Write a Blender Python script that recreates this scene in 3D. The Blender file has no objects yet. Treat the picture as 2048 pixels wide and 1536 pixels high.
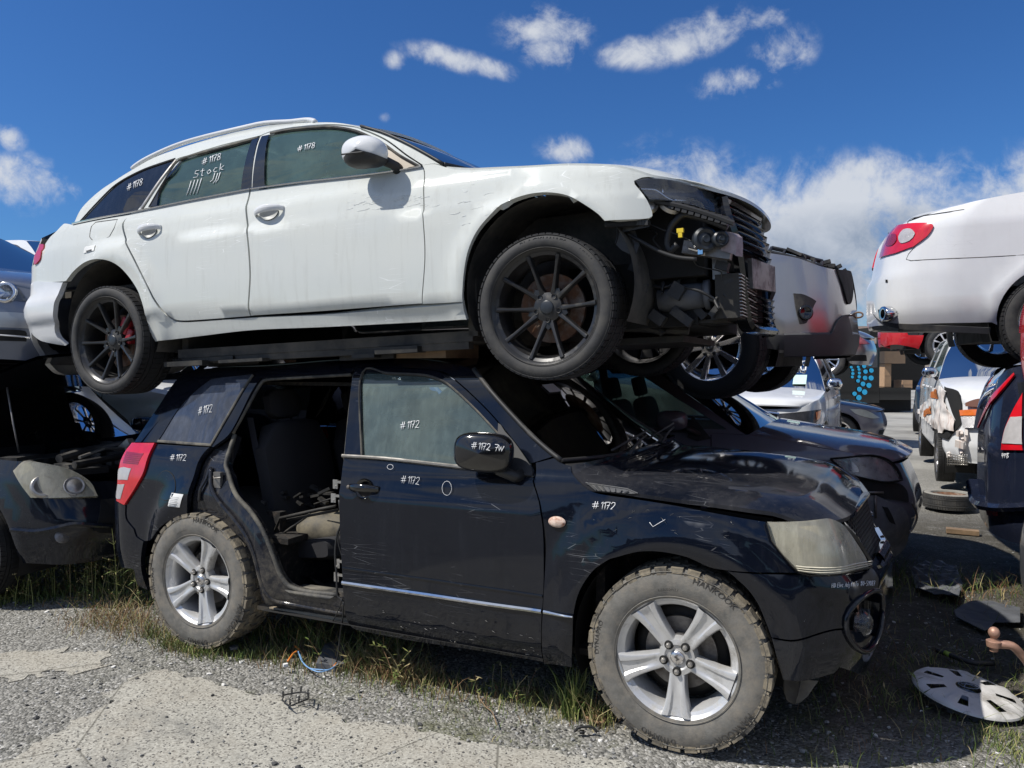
import bpy, math, random
import numpy as np
from math import sin, cos, pi, radians as R
from mathutils import Vector as V, Matrix, noise as mnoise
from mathutils.geometry import delaunay_2d_cdt
random.seed(7); rng = np.random.default_rng(7)
SC = bpy.context.scene; COL = SC.collection
# ------------------------------------------------------------------ camera
F, PITCH, H = 1530.0, -0.0219, 1.549
cd = bpy.data.cameras.new('camera'); cam = bpy.data.objects.new('camera', cd); COL.objects.link(cam)
cd.sensor_width = 36; cd.lens = F / 2048 * 36; cd.clip_end = 4000; cd.clip_start = .05
cam.location = (0, 0, H); cam.rotation_euler = (pi/2 + PITCH, 0, 0); SC.camera = cam
def ray(u, v):
    d = np.array([(u-1024)/F, 1.0, -(v-768)/F]); c, s = cos(PITCH), sin(PITCH)
    return np.array([0, 0, H]), np.array([d[0], c*d[1]-s*d[2], s*d[1]+c*d[2]])
def gp(u, v, z=0.0):            # pixel of the photo -> point on a horizontal plane
    o, d = ray(u, v); t = (z-H)/d[2]; return o + d*t
def at(u, v, y):                # pixel -> point at distance y
    o, d = ray(u, v); return o + d*(y/d[1])
def proj(p):
    x, y, z = p[0], p[1], p[2]-H; c, s = cos(PITCH), sin(PITCH)
    d = c*y+s*z; return (1024+F*x/d, 768-F*(-s*y+c*z)/d)
# ------------------------------------------------------------------ objects
def tag(o, label, cat, group=None, kind=None):
    if label: o['label'] = label
    if cat: o['category'] = cat
    if group: o['group'] = group
    if kind: o['kind'] = kind
    return o
def thing(name, label, cat, M=None, group=None):
    o = bpy.data.objects.new(name, None); COL.objects.link(o); o.empty_display_size = .2
    if M is not None: o.matrix_world = M
    return tag(o, label, cat, group)
class MB:
    def __init__(s): s.v = []; s.f = []; s.m = []; s.n = {}
    def add(s, vs, fs, mi=0):
        b = len(s.v); s.v += [tuple(float(c) for c in p) for p in vs]; s.f += [tuple(i+b for i in f) for f in fs]; s.m += [mi]*len(fs); return b
    def box(s, c, d, rot=None, mi=0):
        x, y, z = d[0]/2, d[1]/2, d[2]/2
        vs = [V((i*x, j*y, k*z)) for i in (-1, 1) for j in (-1, 1) for k in (-1, 1)]
        if rot is not None: vs = [rot @ p for p in vs]
        s.add([p+V(c) for p in vs], [(0,1,3,2),(4,6,7,5),(0,4,5,1),(2,3,7,6),(0,2,6,4),(1,5,7,3)], mi)
    def tube(s, pts, r, n=8, cap=True, mi=0, flat=None):
        pts = [V(p) for p in pts]; L = len(pts)
        if L < 2: return
        rs = r if hasattr(r, '__len__') else [r]*L
        up = None; vs = []
        for i, p in enumerate(pts):
            t = (pts[min(i+1, L-1)]-pts[max(i-1, 0)])
            if t.length < 1e-9: t = V((0, 0, 1))
            t.normalize()
            if up is None: up = t.orthogonal().normalized() if flat is None else V(flat)
            b = t.cross(up)
            if b.length < 1e-6: b = t.orthogonal()
            b.normalize(); up = b.cross(t).normalized()
            for k in range(n):
                a = 2*pi*k/n; vs.append(p + (up*cos(a)+b*sin(a))*rs[i])
        fs = [(i*n+k, i*n+(k+1) % n, (i+1)*n+(k+1) % n, (i+1)*n+k) for i in range(L-1) for k in range(n)]
        if cap: fs += [tuple(range(n))[::-1], tuple(range((L-1)*n, L*n))]
        s.add(vs, fs, mi)
    def lathe(s, prof, n=48, M=None, mi=0, closed=False, a0=0, a1=2*pi):
        # prof: (radius, y) rotated round the y axis
        full = abs(a1-a0-2*pi) < 1e-6; m = n if full else n+1; P = len(prof); vs = []
        for k in range(m):
            a = a0+(a1-a0)*k/n
            for (r, y) in prof: vs.append(V((r*cos(a), y, r*sin(a))))
        if M is not None: vs = [M @ p for p in vs]
        fs = []
        for k in range(n):
            k2 = (k+1) % m
            for i in range(P if closed else P-1):
                j = (i+1) % P; fs.append((k*P+i, k*P+j, k2*P+j, k2*P+i))
        s.add(vs, fs, mi)
    def grid(s, G, mi=0, flip=False):
        n, m = len(G), len(G[0]); vs = [p for r in G for p in r]
        fs = [(i*m+j, (i+1)*m+j, (i+1)*m+j+1, i*m+j+1) for i in range(n-1) for j in range(m-1)]
        if flip: fs = [f[::-1] for f in fs]
        s.add(vs, fs, mi)
    def build(s, name, mats, parent=None, smooth=True, angle=None, mirror=False):
        me = bpy.data.meshes.new(name)
        v, f, m = s.v, s.f, s.m
        if mirror == 'both': s.build(name, mats, parent, smooth, angle, True)
        elif mirror: v = [(p[0], -p[1], p[2]) for p in v]; f = [q[::-1] for q in f]
        me.from_pydata(v, [], f)
        for mt in (mats if isinstance(mats, (list, tuple)) else [mats]): me.materials.append(mt)
        if len(me.materials) > 1: me.polygons.foreach_set('material_index', m)
        if smooth: me.polygons.foreach_set('use_smooth', [True]*len(me.polygons))
        if angle: me.set_sharp_from_angle(angle=R(angle))
        me.update()
        o = bpy.data.objects.new(name, me); COL.objects.link(o)
        if parent is not None: o.parent = parent
        return o
_CR = {}
def cr(x, xs, ys):               # smooth monotone-ish interpolation (pchip)
    xs = np.asarray(xs, float); ys = np.asarray(ys, float); x = np.clip(x, xs[0], xs[-1]); key = (xs.tobytes(), ys.tobytes())
    if key not in _CR:
        h = np.diff(xs); dl = np.diff(ys)/h; m = np.zeros(len(xs)); m[0] = dl[0]; m[-1] = dl[-1]
        for i in range(1, len(xs)-1):
            m[i] = 0 if dl[i-1]*dl[i] <= 0 else (h[i-1]+h[i])*dl[i-1]*dl[i]/(h[i]*dl[i-1]+h[i-1]*dl[i])*1.0
        _CR[key] = (h, m)
    h, m = _CR[key]
    i = np.clip(np.searchsorted(xs, x)-1, 0, len(xs)-2); t = (x-xs[i])/h[i]
    return (2*t**3-3*t**2+1)*ys[i]+(t**3-2*t**2+t)*h[i]*m[i]+(-2*t**3+3*t**2)*ys[i+1]+(t**3-t**2)*h[i]*m[i+1]
def sst(a, b, x): t = np.clip((x-a)/(b-a), 0, 1); return t*t*(3-2*t)
class Surf:
    """side of a car body: (s, z) -> local point; plan curve s->(x,y), tumblehome, nose and tail profiles"""
    def __init__(s, M, plan, prof, nose=None, tail=None, bumps=None, shear=0.0):
        s.shear = shear
        s.M = M; s.Mi = M.inverted(); p = np.array(plan, float); s.ps, s.px_, s.py_ = p[:, 0], p[:, 1], p[:, 2]; s.W = abs(s.py_).max()
        s.prof = np.array(prof, float); s.nose = nose; s.tail = tail; s.bumps = bumps
    def P(s, a, z):
        a = np.asarray(a, float); z = np.asarray(z, float)
        zp = z+s.shear*a; x = cr(a, s.ps, s.px_); y = cr(a, s.ps, s.py_)*(1-cr(zp, s.prof[:, 0], s.prof[:, 1])/s.W)
        if s.nose: x = x + sst(s.nose[0], s.nose[1], a)*cr(zp, *zip(*s.nose[2]))
        if s.tail: x = x + sst(-s.tail[0], -s.tail[1], -a)*cr(zp, *zip(*s.tail[2]))
        if s.bumps is not None: y = y - s.bumps(a, z)
        return np.stack([x, y, z+0*a], -1)
    def N(s, a, z):
        e = 1e-3; du = s.P(a+e, z)-s.P(a-e, z); dv = s.P(a, np.asarray(z)+e)-s.P(a, np.asarray(z)-e)
        n = np.cross(du, dv); return n/np.maximum(np.linalg.norm(n, axis=-1, keepdims=True), 1e-12)
    def loc(s, u, v):
        o, d = ray(u, v); o2 = s.Mi @ V(o); d2 = (s.Mi.to_3x3() @ V(d)); return np.array(o2), np.array(d2)/np.linalg.norm(d)
    def px(s, u, v, g=None):
        o, d = s.loc(u, v); t = (-s.W*.95-o[1])/d[1]; p = o+d*t
        a, z = np.clip(p[0], s.ps[0], s.ps[-1]), p[2]
        if g is not None: a, z = g
        best = (1e9, a, z, t)
        for it in range(40):
            r = s.P(a, z)-(o+d*t); e = 1e-4; n = np.linalg.norm(r)
            if n < best[0]: best = (n, a, z, t)
            if n < 1e-6: break
            J = np.stack([(s.P(a+e, z)-s.P(a-e, z))/(2*e), (s.P(a, z+e)-s.P(a, z-e))/(2*e), -d], 1)
            dx = np.linalg.solve(J.T@J+1e-5*np.eye(3), -J.T@r)
            k = min(1, .15/(np.abs(dx[:2]).max()+1e-9)); a = float(np.clip(a+k*dx[0], s.ps[0], s.ps[-1])); z = z+k*dx[1]; t = t+k*dx[2]
        return best[1], best[2]
    def pt(s, u, v, off=0.0):
        a, z = s.px(u, v); return s.P(a, z)+s.N(a, z)*off
    def plane(s, u, v, y=0.0):
        o, d = s.loc(u, v); t = (y-o[1])/d[1]; return o+d*t
    def xplane(s, u, v, x):
        o, d = s.loc(u, v); t = (x-o[0])/d[0]; return o+d*t
    def poly(s, pts, closed=True, res=.02, smooth=True):
        """pts: (u,v) smooth, (u,v,1) corner, ('z',s,z[,1]) direct"""
        q = []; c = []
        for p in pts:
            if p[0] == 'z': q.append((p[1], p[2])); c.append(len(p) > 3)
            else: q.append(s.px(p[0], p[1])); c.append(len(p) > 2)
        q = np.array(q); n = len(q); out = []
        for i in range(n if closed else n-1):
            p1, p2 = q[i], q[(i+1) % n]
            p0 = q[i-1] if (closed or i > 0) else p1; p3 = q[(i+2) % n] if (closed or i+2 < n) else p2
            m1 = (p2-p1) if (c[i] or not smooth) else (p2-p0)/2; m2 = (p2-p1) if (c[(i+1) % n] or not smooth) else (p3-p1)/2
            L = np.linalg.norm(p2-p1); m1 = m1*min(1, L/(np.linalg.norm(m1)+1e-9)); m2 = m2*min(1, L/(np.linalg.norm(m2)+1e-9))
            k = max(1, int(L/res))
            for j in range(k):
                t = j/k; out.append((2*t**3-3*t**2+1)*p1+(t**3-2*t**2+t)*m1+(-2*t**3+3*t**2)*p2+(t**3-t**2)*m2)
        if not closed: out.append(q[-1])
        return np.array(out)
def inpoly(P, poly):
    x, y = P[:, 0][:, None], P[:, 1][:, None]; a = poly; b = np.roll(poly, -1, 0)
    c = ((a[:, 1] > y) != (b[:, 1] > y)); dy = b[:, 1]-a[:, 1]; dy = np.where(abs(dy) < 1e-12, 1e-12, dy)
    xi = (b[:, 0]-a[:, 0])*(y-a[:, 1])/dy+a[:, 0]
    return (np.sum(c & (x < xi), 1) % 2) == 1
def dist(P, poly):
    a = poly; b = np.roll(poly, -1, 0); d = b-a; out = np.full(len(P), 1e9)
    for i in range(len(a)):
        L = (d[i]@d[i])+1e-12; t = np.clip(((P-a[i])@d[i])/L, 0, 1); out = np.minimum(out, np.linalg.norm(P-(a[i]+t[:, None]*d[i]), axis=1))
    return out
def inset(poly, g):
    if g == 0: return poly
    A = .5*np.sum(poly[:, 0]*np.roll(poly[:, 1], -1)-np.roll(poly[:, 0], -1)*poly[:, 1]); sg = 1 if A > 0 else -1
    d1 = poly-np.roll(poly, 1, 0); d2 = np.roll(poly, -1, 0)-poly
    n1 = np.stack([-d1[:, 1], d1[:, 0]], 1); n2 = np.stack([-d2[:, 1], d2[:, 0]], 1)
    n1 /= np.linalg.norm(n1, axis=1, keepdims=True)+1e-9; n2 /= np.linalg.norm(n2, axis=1, keepdims=True)+1e-9
    n = n1+n2; n /= np.maximum(np.linalg.norm(n, axis=1, keepdims=True), .5)
    return poly+sg*g*n*1.0
def tri(outer, holes, step):
    lo, hi = outer.min(0), outer.max(0); xs = np.arange(lo[0]+step*.5, hi[0], step); ys = np.arange(lo[1]+step*.5, hi[1], step)
    G = np.array([(x, y) for x in xs for y in ys]) if len(xs)*len(ys) else np.zeros((0, 2))
    if len(G):
        G = G[inpoly(G, outer)]
        if len(G): G = G[dist(G, outer) > step*.45]
        for h in holes:
            if len(G): G = G[~inpoly(G, h)]
            if len(G): G = G[dist(G, h) > step*.45]
    verts = [V(p) for p in outer]; loops = [list(range(len(outer)))]
    for h in holes: loops.append(list(range(len(verts), len(verts)+len(h)))); verts += [V(p) for p in h]
    verts += [V(p) for p in G]
    r = delaunay_2d_cdt(verts, [], loops, 1, 1e-7); vs = np.array([tuple(p) for p in r[0]]); fs = np.array(r[2])
    cen = vs[fs].mean(1); ok = inpoly(cen, outer)
    for h in holes: ok &= ~inpoly(cen, h)
    fs = fs[ok]
    a = vs[fs]; ar = (a[:, 1, 0]-a[:, 0, 0])*(a[:, 2, 1]-a[:, 0, 1])-(a[:, 1, 1]-a[:, 0, 1])*(a[:, 2, 0]-a[:, 0, 0])
    fs = np.array([f if k > 0 else f[::-1] for f, k in zip(fs, ar) if abs(k) > 1e-10])
    return vs, fs
def panel(S, name, pts, mat, parent, holes=(), off=0.0, gap=.0025, lip=.02, step=.04, fn=None, mirror=True, res=.02, hres=.02, both=True, back=0, raw=False, mirname=None):
    """sheet on surface S bounded by pixel/param outline; lip = depth of the folded edge"""
    outer = pts if raw else S.poly(pts, res=res)
    hs = [(h if isinstance(h, np.ndarray) else S.poly(h, res=hres)) for h in holes]
    outer = inset(outer, gap); hs = [inset(h, -gap) for h in hs]
    vs, fs = tri(outer, hs, step)
    P = S.P(vs[:, 0], vs[:, 1]); N = S.N(vs[:, 0], vs[:, 1]); o = np.full(len(vs), off)
    if fn is not None: o = o+fn(vs[:, 0], vs[:, 1])
    P3 = P+N*o[:, None]
    if fn is not None:
        e = 2e-3; f0 = fn(vs[:, 0], vs[:, 1]); gs = (fn(vs[:, 0]+e, vs[:, 1])-f0)/e; gz = (fn(vs[:, 0], vs[:, 1]+e)-f0)/e
        tx = (S.P(vs[:, 0]+e, vs[:, 1])-P)/e; tz = (S.P(vs[:, 0], vs[:, 1]+e)-P)/e
        N = N-tx*gs[:, None]/np.maximum((tx**2).sum(1), .05)[:, None]-tz*gz[:, None]/np.maximum((tz**2).sum(1), .05)[:, None]
        N /= np.linalg.norm(N, axis=1, keepdims=True)
    verts = [tuple(p) for p in P3]; faces = [tuple(int(i) for i in f) for f in fs]; norm = [tuple(n) for n in N]
    nf = len(faces)
    if lip:
        cnt = {}
        for f in faces:
            for i in range(3): cnt[(f[i], f[(i+1) % 3])] = 1
        be = [e for e in cnt if (e[1], e[0]) not in cnt]; mp = {}
        for (a, b) in be:
            for i in (a, b):
                if i not in mp:
                    mp[i] = (len(verts), len(verts)+1); verts.append(verts[i]); verts.append(tuple(P3[i]-N[i]*lip)); norm += [norm[i], norm[i]]
        for (a, b) in be: faces.append((mp[a][0], mp[a][1], mp[b][1], mp[b][0]))
    objs = []
    for mi in ((False, True) if mirror else (False,)):
        v2 = verts; f2 = faces; n2 = norm
        if mi: v2 = [(p[0], -p[1], p[2]) for p in verts]; f2 = [f[::-1] for f in faces]; n2 = [(p[0], -p[1], p[2]) for p in norm]
        me = bpy.data.meshes.new(name); me.from_pydata(v2, [], f2); me.materials.append(mat)
        me.polygons.foreach_set('use_smooth', [True]*nf+[False]*(len(faces)-nf))
        me.update()
        ln = []
        me.calc_loop_triangles() if False else None
        for p in me.polygons:
            if p.index < nf: ln += [n2[i] for i in p.vertices]
            else: ln += [tuple(p.normal)]*len(p.vertices)
        me.normals_split_custom_set(ln)
        ob = bpy.data.objects.new(name, me); COL.objects.link(ob); ob.parent = parent; objs.append(ob)
    return objs[0]
def strip(S, name, pts, w, mat, parent, off=.004, mirror=True, th=.004, smooth=True, res=.03, build=True):
    """moulding: band of width w along an open path on S"""
    q = S.poly(pts, closed=False, smooth=smooth, res=res); n = len(q); d = np.gradient(q, axis=0); nn = np.stack([-d[:, 1], d[:, 0]], 1); nn /= np.linalg.norm(nn, axis=1, keepdims=True)+1e-9
    ws = w if hasattr(w, '__len__') else [w]*n; ws = np.interp(np.linspace(0, 1, n), np.linspace(0, 1, len(ws)), ws)[:, None]
    rows = []
    for k, (e, o) in enumerate(((-.5, off-th), (-.42, off), (0, off+th*.3), (.42, off), (.5, off-th))):
        r = q+nn*e*ws; rows.append(S.P(r[:, 0], r[:, 1])+S.N(r[:, 0], r[:, 1])*o)
    mb = MB(); mb.grid([[rows[k][i] for k in range(5)] for i in range(n)], flip=True)
    if not build: return mb
    return mb.build(name, mat, parent, angle=40, mirror='both' if mirror else False)
def span(name, edge, cen, mat, parent, p=2.2, n=16, th=.015, lip=True, sub=3, edgefn=None, cut=None):
    """panel across the car from near edge points to their mirror image, crowned through centre points"""
    E = np.array([e for e in edge], float); C = np.array([(c[0], 0, c[-1]) for c in cen], float)
    k = len(E); t = np.linspace(0, k-1, (k-1)*sub+1)
    E = np.stack([cr(t, range(k), E[:, i]) for i in range(3)], 1); C = np.stack([cr(t, range(k), C[:, i]) for i in range(3)], 1)
    G = []
    for e, c in zip(E, C):
        row = []
        for j in range(-n, n+1):
            y = sin(pi/2*j/n); w = 1-abs(y)**p if not hasattr(p, '__len__') else p[2]*(1-abs(y)**p[0])+(1-p[2])*(1-abs(y)**p[1])
            row.append((e[0]*(1-w)+c[0]*w, -e[1]*y, e[2]*(1-w)+c[2]*w))
        G.append(row)
    mb = MB(); mb.grid(G, flip=True)
    if th:
        G2 = [[(q[0], q[1], q[2]-th) for q in r] for r in G]; mb.grid(G2)
        for r, r2, fl in ((G[0], G2[0], True), (G[-1], G2[-1], False)): mb.grid([r, r2], flip=not fl)
        for c_, fl in ((0, False), (-1, True)): mb.grid([[r[c_] for r in G], [r[c_] for r in G2]], flip=not fl)
    o = mb.build(name, mat, parent, angle=40); return o, G
def text_strokes(txt):
    S = {'#': [[(.0, .32), (.75, .38)], [(-.02, .62), (.72, .70)], [(.2, .0), (.32, 1.0)], [(.45, .0), (.58, 1.0)]],
     '1': [[(.1, .75), (.32, 1.0), (.28, 0)]], '7': [[(.05, .95), (.55, .98), (.38, .5), (.25, 0)], [(.18, .5), (.5, .55)]],
     '2': [[(.05, .75), (.2, .98), (.45, .95), (.5, .7), (.3, .35), (.02, .03), (.25, .08), (.55, 0)]],
     '8': [[(.5, .85), (.3, 1), (.08, .85), (.15, .62), (.45, .42), (.45, .12), (.22, 0), (.05, .15), (.12, .4), (.42, .62), (.52, .85)]],
     'W': [[(0, .9), (.12, .05), (.32, .7), (.45, .05), (.75, .85)]], 'H': [[(.05, 1), (.05, 0)], [(.5, 1), (.5, 0)], [(.05, .5), (.5, .55)]],
     'I': [[(.15, 1), (.15, 0)]], 'D': [[(.08, 1), (.08, 0), (.45, .2), (.45, .75), (.05, 1)]], 'E': [[(.5, 1), (.05, 1), (.05, 0), (.5, 0)], [(.05, .5), (.4, .5)]],
     'l': [[(.1, 1), (.1, 0)]], 'e': [[(.05, .35), (.45, .35), (.35, .6), (.1, .55), (.05, .15), (.4, .05)]], 'c': [[(.42, .5), (.2, .62), (.05, .3), (.2, 0), (.42, .08)]],
     'A': [[(0, 0), (.28, 1), (.5, 0)], [(.1, .4), (.42, .4)]], 'd': [[(.45, 1), (.45, 0), (.1, .05), (.08, .45), (.42, .5)]], 'j': [[(.25, .6), (.25, -.25), (.05, -.3)]],
     'K': [[(.05, 1), (.05, 0)], [(.45, .95), (.05, .45), (.5, 0)]], 'o': [[(.25, .6), (.05, .35), (.2, 0), (.45, .25), (.25, .6)]], 'i': [[(.12, .6), (.12, 0)]],
     'T': [[(0, 1), (.55, 1)], [(.28, 1), (.28, 0)]], '0': [[(.28, 1), (.03, .5), (.25, 0), (.5, .5), (.28, 1)]], '-': [[(.05, .45), (.42, .48)]],
     '5': [[(.5, 1), (.1, 1), (.08, .55), (.45, .45), (.4, .05), (.05, 0)]], '9': [[(.45, .9), (.1, .9), (.1, .55), (.45, .6), (.45, .95), (.3, 0)]],
     'X': [[(0, 1), (.5, 0)], [(.5, 1), (0, 0)]], '4': [[(.1, 1), (.05, .45), (.5, .5)], [(.4, .9), (.35, 0)]], '3': [[(.05, .95), (.45, .95), (.2, .6), (.48, .3), (.05, .02)]],
     'S': [[(.5, .9), (.15, .95), (.1, .6), (.45, .4), (.4, .02), (0, .1)]], 't': [[(.2, 1), (.2, .05), (.35, 0)], [(0, .7), (.42, .7)]], 'k': [[(.05, 1), (.05, 0)], [(.4, .6), (.05, .3), (.42, 0)]]}
    x = 0; out = []
    for ch in txt:
        if ch == ' ': x += .5; continue
        w = .3 if ch in '1Ilij' else .62
        if ch in '#W': w = .9
        for st in S.get(ch, []): out.append([(a+x, b) for a, b in st])
        x += w
    return out
def scribble(S, name, txt, u, v, h, mat, parent, du=(1, 0), sl=.12, r=.0016, squash=1.0, fn=None, off=.0015):
    """hand lettering with its baseline start at photo position (u,v), letters h px high, baseline direction du"""
    mb = MB()
    for st in text_strokes(txt) if isinstance(txt, str) else txt:
        q = []
        for i in range(len(st)-1):
            for t in (0, .34, .67): q.append((st[i][0]+(st[i+1][0]-st[i][0])*t, st[i][1]+(st[i+1][1]-st[i][1])*t))
        q.append(st[-1])
        P = []
        for a, b in q:
            a = a*squash+b*sl; uu = u+(a*du[0])*h; vv = v+(a*du[1]-b)*h
            P.append(fn(uu, vv) if fn else S.pt(uu, vv, off))
        mb.tube(P, r, n=4)
    return mb.build(name, mat, parent)
# ------------------------------------------------------------------ materials
class NT:
    def __init__(s, m): s.t = m.node_tree; s.n = s.t.nodes; s.l = s.t.links
    def new(s, ty, **k):
        n = s.n.new(ty)
        for a, b in k.items():
            if a in n.inputs.keys() if isinstance(a, str) else False: pass
            setattr(n, a, b)
        return n
    def set(s, n, **k):
        for a, b in k.items():
            i = n.inputs[a.replace('_', ' ')] if a.replace('_', ' ') in n.inputs else n.inputs[a]
            if hasattr(b, 'is_output') and b.is_output: s.l.new(b, i)
            else: i.default_value = b
        return n
    def co(s, kind='Object', scale=(1, 1, 1), rot=(0, 0, 0)):
        c = s.new('ShaderNodeTexCoord'); m = s.new('ShaderNodeMapping'); m.inputs['Scale'].default_value = scale; m.inputs['Rotation'].default_value = rot
        s.l.new(c.outputs[kind], m.inputs[0]); return m.outputs[0]
    def noise(s, co, scale, detail=4, rough=.6, dist=0):
        n = s.new('ShaderNodeTexNoise'); s.l.new(co, n.inputs['Vector']); n.inputs['Scale'].default_value = scale; n.inputs['Detail'].default_value = detail; n.inputs['Roughness'].default_value = rough; n.inputs['Distortion'].default_value = dist
        return n.outputs['Fac']
    def vor(s, co, scale, feat='F1', out='Distance', rnd=1):
        n = s.new('ShaderNodeTexVoronoi'); n.feature = feat; s.l.new(co, n.inputs['Vector']); n.inputs['Scale'].default_value = scale; n.inputs['Randomness'].default_value = rnd
        return n.outputs[out]
    def ramp(s, f, a, b, lo=0.0, hi=1.0):
        n = s.new('ShaderNodeMapRange'); n.inputs['From Min'].default_value = a; n.inputs['From Max'].default_value = b; n.inputs['To Min'].default_value = lo; n.inputs['To Max'].default_value = hi
        s.l.new(f, n.inputs['Value']); return n.outputs[0]
    def mix(s, f, a, b):
        n = s.new('ShaderNodeMix'); n.data_type = 'RGBA'; ff = n.inputs[0]
        for sock, val in ((n.inputs[0], f), (n.inputs[6], a), (n.inputs[7], b)):
            if hasattr(val, 'is_output'): s.l.new(val, sock)
            else: sock.default_value = (tuple(val)+(1,))[:4] if hasattr(val, '__len__') else val
        return n.outputs[2]
    def math(s, op, a, b=0.0):
        n = s.new('ShaderNodeMath', operation=op)
        for i, val in enumerate((a, b)):
            if hasattr(val, 'is_output'): s.l.new(val, n.inputs[i])
            else: n.inputs[i].default_value = val
        return n.outputs[0]
    def bump(s, h, st=.3, dist=.01, nrm=None):
        n = s.new('ShaderNodeBump'); n.inputs['Strength'].default_value = st; n.inputs['Distance'].default_value = dist; s.l.new(h, n.inputs['Height'])
        if nrm is not None: s.l.new(nrm, n.inputs['Normal'])
        return n.outputs[0]
def newmat(name):
    m = bpy.data.materials.new(name); m.use_nodes = True; t = NT(m); return m, t, t.n['Principled BSDF']
def plain(name, c, rough=.5, metal=0.0, var=.15, scale=8, bump=0, coat=0, spec=.5, dirt=None, damt=.3):
    m, t, b = newmat(name); co = t.co(); n = t.noise(co, scale, 5)
    f = t.ramp(n, .3, .7); lo = tuple(x*(1-var) for x in c); hi = tuple(min(1, x*(1+var)) for x in c); col = t.mix(f, lo, hi)
    if dirt is not None:
        d = t.ramp(t.noise(co, scale*.6, 8, .7), .62-damt*.5, .75-damt*.25); col = t.mix(d, col, dirt); t.set(b, Roughness=t.math('MAXIMUM', t.ramp(d, 0, 1, rough, .9), 0.0))
    else: t.set(b, Roughness=t.ramp(n, .3, .7, rough*.85, min(1, rough*1.15)))
    t.set(b, Base_Color=col, Metallic=metal, Coat_Weight=coat, Specular_IOR_Level=spec)
    if bump: t.set(b, Normal=t.bump(t.noise(co, scale*6, 4), bump, .004))
    return m
def paint(name, c, flake=0.0, rough=.25, dust=(.25, .23, .2), damt=.25, scr=.2, low=None, coat=1.0, streak=.2, lowz=.55, lowr=.3, scrc=None, scrrot=(.3, .2, 0)):
    """car paint: coat over base, film of dust, run-off streaks, scratches, splashed mud up to lowz"""
    m, t, b = newmat(name); co = t.co(); 
    n1 = t.noise(co, 2.3, 6, .65); n2 = t.noise(t.co(scale=(9, 9, .7)), 3, 5, .7)
    col = t.mix(t.ramp(n1, .3, .7), tuple(x*.92 for x in c), tuple(min(1, x*1.06) for x in c))
    d = t.math('MULTIPLY', t.ramp(n1, .35, .75), damt); st = t.math('MULTIPLY', t.ramp(n2, .52, .72), streak)
    dd = t.math('MINIMUM', t.math('ADD', d, st), .95)
    sep = t.new('ShaderNodeSeparateXYZ'); cc = t.new('ShaderNodeTexCoord'); t.l.new(cc.outputs['Object'], sep.inputs[0])
    if low is not None:
        mz = t.ramp(sep.outputs[2], lowz, lowz-lowr); mu = t.math('MULTIPLY', mz, t.ramp(t.noise(co, 11, 8, .75), .42, .62)); dd = t.math('MAXIMUM', dd, t.math('MULTIPLY', mu, .9)); dcol = t.mix(mz, dust, low)
    else: dcol = dust
    # scratches: thin lines of a stretched, warped voronoi
    sc = t.vor(t.co(scale=(1.2, 6, 14), rot=scrrot), 3.0, 'DISTANCE_TO_EDGE'); s1 = t.ramp(sc, .012, .004)
    s1 = t.math('MULTIPLY', s1, t.ramp(t.noise(co, 3.1, 3), .55, .68)); sp = t.ramp(t.vor(co, 60), .09, .05); sp = t.math('MULTIPLY', sp, t.ramp(t.noise(co, 9, 2), .58, .7))
    ss = t.math('MULTIPLY', t.math('MAXIMUM', s1, sp), scr)
    col = t.mix(dd, col, dcol); col = t.mix(ss, col, scrc or (.55, .56, .58))
    rg = t.math('ADD', t.ramp(dd, 0, 1, rough, .85), t.math('MULTIPLY', ss, .3))
    t.set(b, Base_Color=col, Metallic=flake, Roughness=rg, Specular_IOR_Level=.0 if flake < .2 else .5, Coat_Weight=t.ramp(dd, 0, .8, coat, 0), Coat_Roughness=t.ramp(n1, .3, .7, .03, .10))
    h = t.noise(co, 1.6, 2); t.set(b, Normal=t.bump(h, .035, .02)); b.inputs['Coat Normal']; t.l.new(b.inputs['Normal'].links[0].from_socket, b.inputs['Coat Normal'])
    return m
def glass(name, tint, film=(.3, .36, .34), famt=.35, rough=.03, streak=.5, spec=1.0):
    m, t, b = newmat(name); co = t.co(); t.n.remove(b); out = t.n['Material Output']
    tr = t.new('ShaderNodeBsdfTransparent'); tr.inputs[0].default_value = tuple(tint)+(1,)
    gl = t.new('ShaderNodeBsdfGlossy'); gl.inputs['Roughness'].default_value = rough; gl.inputs['Color'].default_value = (spec,)*3+(1,)
    df = t.new('ShaderNodeBsdfDiffuse'); df.inputs[0].default_value = tuple(film)+(1,)
    n1 = t.noise(co, 3, 6, .7); n2 = t.noise(t.co(scale=(11, 11, .9)), 3, 5, .7)
    f = t.math('MULTIPLY', t.math('ADD', t.ramp(n1, .3, .75, .5, 1), t.math('MULTIPLY', t.ramp(n2, .45, .75), streak)), famt)
    a = t.new('ShaderNodeMixShader'); t.l.new(f, a.inputs[0]); t.l.new(tr.outputs[0], a.inputs[1]); t.l.new(df.outputs[0], a.inputs[2])
    fr = t.new('ShaderNodeFresnel'); fr.inputs[0].default_value = 1.52
    c = t.new('ShaderNodeMixShader'); t.l.new(fr.outputs[0], c.inputs[0]); t.l.new(a.outputs[0], c.inputs[1]); t.l.new(gl.outputs[0], c.inputs[2]); t.l.new(c.outputs[0], out.inputs[0])
    return m
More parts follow.
